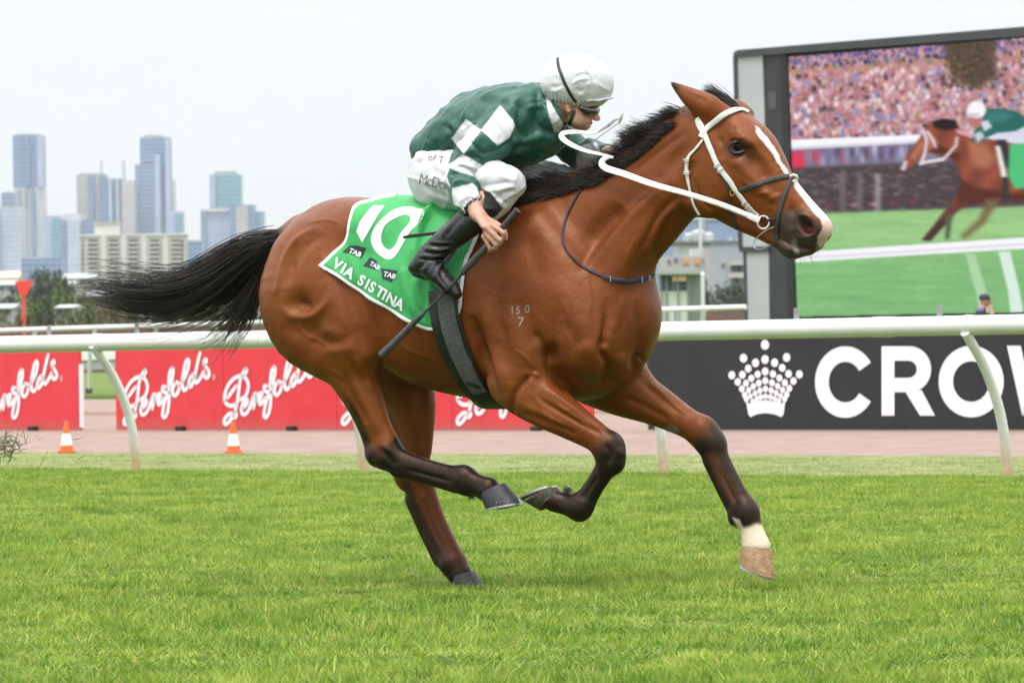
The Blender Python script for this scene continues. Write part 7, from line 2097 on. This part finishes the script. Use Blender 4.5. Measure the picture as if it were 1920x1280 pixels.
# ---- the live picture: a grid of lit points whose colours are painted by rule (no image file)
X0, X1, Y0, Y1, PXS = 1472.0, 2236.0, 40.0, 598.0, 1.55
NX, NY = int((X1 - X0) / PXS), int((Y1 - Y0) / PXS)
GX, GY = np.meshgrid(np.linspace(X0, X1, NX), np.linspace(Y0, Y1, NY))
SP_ = np.stack([GX.ravel(), GY.ravel()], 1)
LVL = (lambda y_: 638 - (638 - y_) / (1 + .075 * (GX - 1475) / 540))(GY)        # row height measured at the screen's own left edge
rp = np.random.default_rng(77)
def srgb(h): return np.array([int(h[i:i + 2], 16) / 255 for i in (0, 2, 4)])
IM = np.zeros((NY, NX, 3)) + srgb('5a4a50')
def lay(mask, col): 
    global IM
    IM = IM * (1 - mask[..., None]) + np.asarray(col) * mask[..., None]
def rng_noise(sx, sy, amp, seed=0):
    r_ = np.random.default_rng(seed); h_, w_ = max(2, int((Y1 - Y0) / sy)), max(2, int((X1 - X0) / sx)); a = r_.normal(size=(h_ + 2, w_ + 2))
    yi, xi = np.linspace(0, h_, NY), np.linspace(0, w_, NX); y0, x0 = yi.astype(int), xi.astype(int); fy, fx = (yi - y0)[:, None], (xi - x0)[None]
    return amp * ((a[y0][:, x0] * (1 - fx) + a[y0][:, x0 + 1] * fx) * (1 - fy) + (a[y0 + 1][:, x0] * (1 - fx) + a[y0 + 1][:, x0 + 1] * fx) * fy)
def rows_(y0, y1, s=3): return smoothstep(y0 - s, y0 + s, LVL) * smoothstep(y1 + s, y1 - s, LVL)
def blob(x, y, rx, ry, col, hard=1.3):
    """soft ellipse, painted only in its own window"""
    a0, a1 = int((x - 2 * rx - X0) / PXS), int((x + 2 * rx - X0) / PXS) + 2; b0, b1 = int((y - 2 * ry - Y0) / PXS), int((y + 2 * ry - Y0) / PXS) + 2
    a0, b0 = max(a0, 0), max(b0, 0)
    if a1 <= a0 or b1 <= b0 or a0 >= NX or b0 >= NY: return
    gx, gy = GX[b0:b1, a0:a1], GY[b0:b1, a0:a1]; m = np.clip(hard * 1.6 * (1 - np.sqrt(((gx - x) / rx) ** 2 + ((gy - y) / ry) ** 2)), 0, 1)[..., None]
    IM[b0:b1, a0:a1] = IM[b0:b1, a0:a1] * (1 - m) + np.asarray(col) * m
def shape(poly, col, s=1.6, tone=0.0):
    P = np.array(poly, float); a0, a1 = np.clip(((P[:, 0].min() - 8 - X0) / PXS, (P[:, 0].max() + 8 - X0) / PXS), 0, NX).astype(int); b0, b1 = np.clip(((P[:, 1].min() - 8 - Y0) / PXS, (P[:, 1].max() + 8 - Y0) / PXS), 0, NY).astype(int)
    if a1 <= a0 or b1 <= b0: return
    Q = np.stack([GX[b0:b1, a0:a1].ravel(), GY[b0:b1, a0:a1].ravel()], 1); m = soft(Q, [tuple(p) for p in P], s).reshape(b1 - b0, a1 - a0)[..., None]
    c = np.asarray(col)[None, None] * (1 + tone * np.sin(Q[:, 0] * .11 + Q[:, 1] * .07).reshape(b1 - b0, a1 - a0)[..., None])
    IM[b0:b1, a0:a1] = IM[b0:b1, a0:a1] * (1 - m) + c * m
def lvl_y(x, lv): return 638 - (638 - lv) * (1 + .075 * (x - 1475) / 540)
pal = [srgb(c) for c in ('e8b4b8', 'd898a0', 'f0d4d8', 'c88088', 'e0e0ee', 'b8c0e0', '8890c8', 'a86878', 'f0e8ee', 'd0a8c8', '705060', 'c8a0a8', 'b07070', '4a4058', 'd8c0b0')]
lay(rows_(100, 300), srgb('b88890'))
for lv in np.arange(104, 132, 7.5):                       # far stand: blue and dark
    for x in np.arange(1474, 2236, 6.5):
        c = [srgb(q) for q in ('5060b0', '3040a0', '7060a0', '403858', 'b090b8', 'd8b0c0', '6a5880', '2a2848')][int(rp.integers(8))]
        xx = x + rp.normal() * 2; yy = lvl_y(xx, lv + rp.normal() * 2); blob(xx, yy + 3, rp.uniform(3, 5), rp.uniform(4, 7), c); blob(xx, yy - 3, 2.3, 2.8, srgb('c89890') * rp.uniform(.8, 1.05))
for x in np.arange(1474, 2236, 7):                        # flowers and hats line
    lv = 133 + rp.normal() * 4; c = srgb(('c8a040', 'b89038', '88a048', 'd0b050', 'e0b8b0', '60a060', 'c88078')[int(rp.integers(7))]); blob(x, lvl_y(x, lv), rp.uniform(3, 7), rp.uniform(3, 5), c, .9)
for lv in np.arange(142, 258, 10.5):                       # the packed crowd
    for x in np.arange(1472, 2236, 9.6):
        xx = x + rp.normal() * 2.4; l_ = lv + rp.normal() * 2.4; yy = lvl_y(xx, l_); c = pal[int(rp.integers(len(pal)))] * rp.uniform(.88, 1.05)
        blob(xx, yy + 6, rp.uniform(5, 7.5), rp.uniform(6, 11), np.clip(c, 0, 1), 1.0)
        if rp.random() < .5: blob(xx, yy - 3, 3.2, 3.4, srgb(('4a3434', '6a4a40', '2c2428', 'b08060')[int(rp.integers(4))]))
        blob(xx + .4, yy - 1.4, 3.1, 3.8, srgb('d8a096') * rp.uniform(.8, 1.08))
shape([(1770, 70), (1866, 62), (1866, 118), (1868, 146), (1846, 156), (1836, 166), (1808, 160), (1790, 148), (1776, 118)], srgb('5a4c40'), 9)
for _ in range(260):
    x, y = rp.uniform(1768, 1872), rp.uniform(66, 166); blob(x, y, rp.uniform(2, 6), rp.uniform(2, 5), srgb(('3c3a2a', '5a4a3c', '6a5a44', '484830', '30302a', '504838', '6a5848')[int(rp.integers(7))] if rp.random() < .94 else 'd87050'), .6)
lay(rows_(276, 318), srgb('7a7088'))                       # legs and skirts behind the rail
for x in np.arange(1474, 2236, 9):
    c = srgb(('c84858', '8088b8', 'a0a8d0', '5a4858', 'c8c8e0', '404058', 'b05868', '9098b8')[int(rp.integers(8))]); blob(x + rp.normal() * 2, lvl_y(x, 296 + rp.normal() * 5), rp.uniform(4, 8), rp.uniform(14, 24), c, .8)
shape([(1476, 284), (1508, 283), (1510, 318), (1478, 320)], srgb('d84058'), 5)
lay(rows_(316, 402, 4), srgb('4e444a'))                    # dark rose hedge
for _ in range(900):
    x = rp.uniform(1474, 2236); lv = rp.uniform(318, 400); blob(x, lvl_y(x, lv), rp.uniform(1.6, 5), rp.uniform(1.6, 4.5), srgb(('3a3238', '5a5250', '48443c', '6a6468', '403c38', '5c4a52')[int(rp.integers(6))]), .8)
for _ in range(170):
    x = rp.uniform(1476, 1800); lv = np.clip(rp.normal(352, 22), 322, 398); blob(x, lvl_y(x, lv), rp.uniform(1.6, 4.2), rp.uniform(1.6, 4), srgb(('c8c0a8', 'b8b098', 'd8d0bc', 'a8988c', 'c87888', 'b05068')[int(rp.integers(6))]), .7)
for x in (1490, 1530, 1556, 1602, 1637, 1676, 1712): blob(x, lvl_y(x, 388), 7, 6, srgb('d890a8' if x % 4 else 'a84058'), .7)
for x in (1646, 1580, 1612): shape([(x - 4, 326), (x + 4, 326), (x + 3, 394), (x - 4, 394)], srgb('b4acb0') if x == 1646 else srgb('7c7478'), 2.5)
tn = rng_noise(60, 5, .035, 3) + rng_noise(14, 3, .02, 4)
lay(smoothstep(398, 406, LVL + 4 * np.sin(GX * .05) * 0 + rng_noise(9, 200, 1.0, 5)), srgb('98c484'))
lay(smoothstep(405, 402, LVL) * 0, srgb('000000')); gm = smoothstep(400, 408, LVL)[..., None]; IM = IM * (1 - gm) + gm * np.clip((srgb('98c484')[None, None] * (1 - smoothstep(440, 520, LVL)[..., None]) + srgb('82b87a')[None, None] * smoothstep(440, 520, LVL)[..., None]) * (1 + tn[..., None]), 0, 1)
def blur_im(kx, ky, m=None):
    global IM
    Bf = IM.copy()
    for k, ax in ((kx, 1), (ky, 0)):
        if k < 1: continue
        Bf = sum(np.roll(Bf, d, ax) for d in range(-k, k + 1)) / (2 * k + 1)
    IM = Bf if m is None else IM * (1 - m[..., None]) + Bf * m[..., None]
blur_im(1, 1)
blur_im(3, 0, smoothstep(250, 330, LVL))
wh = srgb('f6f4fa')
shape([(1470, 263), (1720, 253), (2240, 226), (2240, 241), (1720, 267), (1470, 280)], wh, 1.2); shape([(1470, 276), (1720, 264), (1720, 269), (1470, 282)], srgb('d8d2e0'), 2)
# horse, soft and streaked by its speed
B1, B2, B3 = srgb('8a4a3a'), srgb('5c3028'), srgb('b07058')
shape([(1692, 316), (1700, 292), (1722, 262), (1736, 240), (1746, 227), (1756, 231), (1790, 238), (1815, 250), (1850, 262), (1895, 258), (1960, 262), (2240, 250), (2240, 360), (1990, 372), (1930, 376), (1885, 374), (1852, 372), (1815, 382), (1790, 398), (1776, 392), (1800, 360), (1803, 330), (1790, 300), (1765, 292), (1742, 286), (1726, 296), (1712, 310), (1700, 319)], B1, 3, .10)
shape([(1800, 335), (1830, 352), (1900, 362), (2000, 360), (2000, 376), (1885, 376), (1815, 383), (1792, 396)], B2, 6); shape([(1742, 284), (1770, 292), (1795, 304), (1800, 290), (1770, 276), (1752, 270)], B2, 6); shape([(1812, 262), (1850, 272), (1868, 296), (1850, 318), (1826, 312)], B3, 9); shape([(1706, 296), (1726, 264), (1736, 270), (1716, 300)], B3, 4); shape([(1730, 262), (1748, 252), (1760, 268), (1744, 282)], B3, 5)
shape([(1780, 384), (1812, 378), (1796, 396), (1770, 424), (1742, 452), (1728, 450), (1752, 420)], srgb('6a4038'), 3); shape([(1764, 412), (1774, 418), (1746, 451), (1730, 450)], srgb('4a3434'), 3); shape([(1774, 404), (1786, 404), (1780, 448), (1772, 448)], srgb('506048'), 5); shape([(1850, 374), (1874, 374), (1846, 420), (1808, 448), (1802, 442), (1836, 410)], srgb('7a6848'), 8)
shape([(1748, 228), (1772, 222), (1792, 226), (1798, 242), (1770, 244), (1752, 240)], srgb('2c2224'), 3)
for P_ in ([(1727, 242), (1733, 241), (1740, 262), (1737, 290), (1730, 308), (1724, 306), (1732, 284), (1735, 264)], [(1722, 305), (1740, 300), (1768, 296), (1790, 272), (1792, 256), (1797, 258), (1795, 274), (1770, 302), (1742, 306), (1724, 311)], [(1740, 244), (1752, 262), (1757, 278), (1753, 278), (1746, 262), (1736, 248)]): shape(P_, srgb('e0d4dc'), 1.4)
shape([(1688, 318), (1696, 300), (1702, 303), (1697, 320)], srgb('d8c4cc'), 2.5)
shape([(1846, 206), (1870, 203), (1905, 208), (1925, 222), (1965, 240), (1950, 262), (1905, 252), (1870, 250), (1852, 258), (1838, 268), (1822, 264), (1826, 246), (1842, 230)], srgb('2e6a62'), 2.5); shape([(1850, 214), (1880, 208), (1900, 216), (1880, 228), (1856, 230)], srgb('3f7f78'), 5)
shape([(1858, 262), (1870, 250), (1905, 246), (1928, 234), (1985, 250), (1970, 270), (1900, 270), (1880, 264)], srgb('d6d8e8'), 2.5); shape([(1838, 230), (1852, 225), (1860, 238), (1846, 247)], srgb('d0d8e0'), 2); shape([(1826, 252), (1840, 246), (1846, 258), (1832, 268)], srgb('c8ccd8'), 2.5)
shape([(1868, 262), (1886, 262), (1896, 298), (1900, 312), (1878, 317), (1880, 300)], srgb('38343a'), 2); shape([(1792, 242), (1826, 252), (1824, 260), (1794, 250)], srgb('e0a0b0'), 3)
shape([(1818, 218), (1840, 218), (1840, 236), (1828, 242), (1819, 234)], srgb('b47870'), 2.2); blob(1831, 206, 20, 18, wh, 2.5); shape([(1812, 214), (1836, 212), (1836, 219), (1814, 221)], srgb('c8c4cc'), 1.8)
shape([(1893, 272), (2000, 262), (2000, 346), (1902, 354), (1890, 330)], srgb('52c07c'), 2.5); shape([(1866, 274), (1875, 274), (1886, 320), (1890, 354), (1880, 354), (1876, 320)], srgb('e8ece8'), 1.6); shape([(1878, 332), (1890, 332), (1892, 374), (1880, 377)], srgb('3c3838'), 2)
mm = np.exp(-((GX - 1860) / 150) ** 2 - ((GY - 330) / 110) ** 2); blur_im(2, 0, np.clip(mm * 1.3, 0, 1))
shape([(1470, 475), (2240, 424), (2240, 447), (1700, 479), (1470, 493)], wh, 1.2); shape([(1470, 484), (2240, 436), (2240, 440), (1470, 488)], srgb('dcd4e4'), 2)
shape([(1810, 476), (1828, 475), (1850, 548), (1858, 596), (1838, 596), (1830, 548)], srgb('acd2a8'), 3); shape([(1872, 472), (1894, 471), (1912, 545), (1920, 596), (1896, 596), (1890, 545)], srgb('d4eade'), 2.5)
IM *= (1 + rp.normal(size=(NY, NX, 1)) * .018)
ok = soft(SP_, [(1474, 107), (2236, 45), (2236, 580), (1490, 594)], .5) > .5
lint = np.where(IM <= .04045, IM / 12.92, ((np.clip(IM, 0, 1) + .055) / 1.055) ** 2.4).reshape(-1, 3)
o_s = np.array(SO - SN * .004); Rr = (np.stack([(SP_[:, 0] - 960) / FPX, -(SP_[:, 1] - 640) / FPX, -np.ones(len(SP_))], 1)) @ CR.T
tt = ((o_s - CP) @ np.array(SN)) / (Rr @ np.array(SN)); PV = CP + Rr * tt[:, None]
idx = np.arange(NX * NY).reshape(NY, NX); PF_ = np.stack([idx[:-1, :-1], idx[1:, :-1], idx[1:, 1:], idx[:-1, 1:]], -1).reshape(-1, 4); PF_ = PF_[ok[PF_].all(1)]
used, inv = np.unique(PF_.ravel(), return_inverse=True); me = np_mesh('picture', PV[used], inv.reshape(-1, 4), False); color_attr(me, 'lit', lint[used])
m = bpy.data.materials.new('led_picture'); m.use_nodes = True; t = m.node_tree
for n in list(t.nodes): t.nodes.remove(n)
ou, em, aa = t.nodes.new('ShaderNodeOutputMaterial'), t.nodes.new('ShaderNodeEmission'), t.nodes.new('ShaderNodeAttribute'); aa.attribute_name = 'lit'; em.inputs['Strength'].default_value = .77
t.links.new(aa.outputs['Color'], em.inputs['Color']); t.links.new(em.outputs[0], ou.inputs['Surface']); link('picture', me, m, scr)
# ================================================================== steward standing before the screen
PD = 102.0
pbase = on_line(1842, PD, 0.0, 0.0); PF = empty('person', pbase); tag(PF, 'standing person in black jacket and navy cap with red peak before the screen', 'person')
def pp(px, py, near=0.0): return np.array(at(px, py, PD - near))
fp = Field(np.array(pbase) - np.array([.40, .35, .02]), np.array(pbase) + np.array([.40, .35, 1.80]), .011)
b0 = np.array(pbase); XR = np.array([1.0, 0, 0]); YR = np.array([0, 1.0, 0])
def pr(rows_): return np.array([list(b0 + np.array(r[:3])) + [r[3], r[4]] for r in rows_])
fp.chain(pr([(-.02, 0, .95, .17, .12), (-.02, 0, 1.15, .17, .12), (-.02, 0, 1.32, .20, .12), (0, 0, 1.42, .14, .09), (.03, 0, 1.50, .06, .06), (.05, 0, 1.54, .058, .058)]), YR, .03, 3)
fp.ell(b0 + [.07, 0, 1.62], (.095, .075, .11), None, .02); fp.ell(b0 + [.155, 0, 1.60], (.022, .014, .020), None, .01); fp.ell(b0 + [.125, 0, 1.545], (.04, .04, .03), None, .02); fp.ell(b0 + [.045, -.072, 1.60], (.02, .012, .032), None, .006)
for s in (1, -1):
    fp.chain(pr([(-.02, .09 * s, .92, .09, .10), (0, .10 * s, .50, .06, .065), (-.03, .10 * s, .10, .045, .05)]), YR, .03, 3); fp.chain(pr([(-.05, .10 * s, .05, .045, .045), (.14, .10 * s, .035, .045, .03)]), YR, .02, 2)
fp.chain(pr([(-.02, .17, 1.38, .06, .06), (-.05, .22, 1.12, .05, .05), (.05, .22, .92, .04, .04), (.10, .2, .84, .035, .04)]), YR, .03, 3)
fp.chain(pr([(-.02, -.17, 1.38, .06, .06), (.06, -.22, 1.14, .05, .05), (.19, -.16, 1.30, .042, .042), (.17, -.10, 1.46, .034, .034), (.165, -.085, 1.53, .03, .036)]), YR, .03, 4)
v_, f_ = fp.mesh(); v_ = laplace(v_, f_, 1, .5); q = v_ - b0
c_ = np.tile(np.array([.016, .017, .020]), (len(v_), 1)); skin_ = (q[:, 2] > 1.485) | ((q[:, 0] > .125) & (q[:, 2] > 1.16) & (q[:, 1] < -.02)); c_[skin_] = [.50, .25, .18]; c_[(q[:, 2] > 1.44) & (q[:, 2] < 1.50) & (q[:, 0] < .04)] = [.16, .10, .32]; c_[(q[:, 2] < .08)] = [.02, .02, .02]
me = np_mesh('body', v_, f_); color_attr(me, 'tint', c_); link('body', me, tint_material('steward_surface', .7, .1, 100), PF)
mb = MB(); C_ = Vector(b0 + [.065, 0, 1.645]); mb.lathe([(.108, 0), (.112, .03), (.098, .075), (.06, .105), (.0, .115)], C_, 20); mb.build('cap', mat('navy_cap', (.018, .022, .045), .7), PF, True)
mb = MB(); vs = [C_ + Vector((.07 + r * math.cos(a), r * 1.0 * math.sin(a), .004 - .18 * (r - .05) * math.cos(a))) for a in np.linspace(-1.1, 1.1, 12) for r in (.05, .135)]; mb.add(vs, [(2 * i, 2 * i + 2, 2 * i + 3, 2 * i + 1) for i in range(11)]); o = mb.build('cap_peak', mat('red_peak', (.75, .06, .05), .6), PF, True); s2 = o.modifiers.new('t', 'SOLIDIFY'); s2.thickness = .008
mb = MB(); mb.box(Vector(b0 + [.175, -.075, 1.535]), (.035, .03, .09), bevel=.006); mb.build('radio', M_black, PF)
# ---- the city's air
hz = bpy.data.materials.new('haze'); hz.use_nodes = True; t = hz.node_tree
for n in list(t.nodes): t.nodes.remove(n)
o_ = t.nodes.new('ShaderNodeOutputMaterial'); v = t.nodes.new('ShaderNodeVolumePrincipled'); v.inputs['Color'].default_value = (.86, .92, 1.0, 1); v.inputs['Density'].default_value = 8.0e-5; v.inputs['Anisotropy'].default_value = .2
t.links.new(v.outputs[0], o_.inputs['Volume'])
mb = MB(); mb.box((0, 2700, 104.5), (5200, 5640, 211)); hb = mb.build('haze', hz); tag(hb, 'pale summer haze over the distant city', 'haze', kind='stuff')
print('done', round(time.time() - T0, 1))
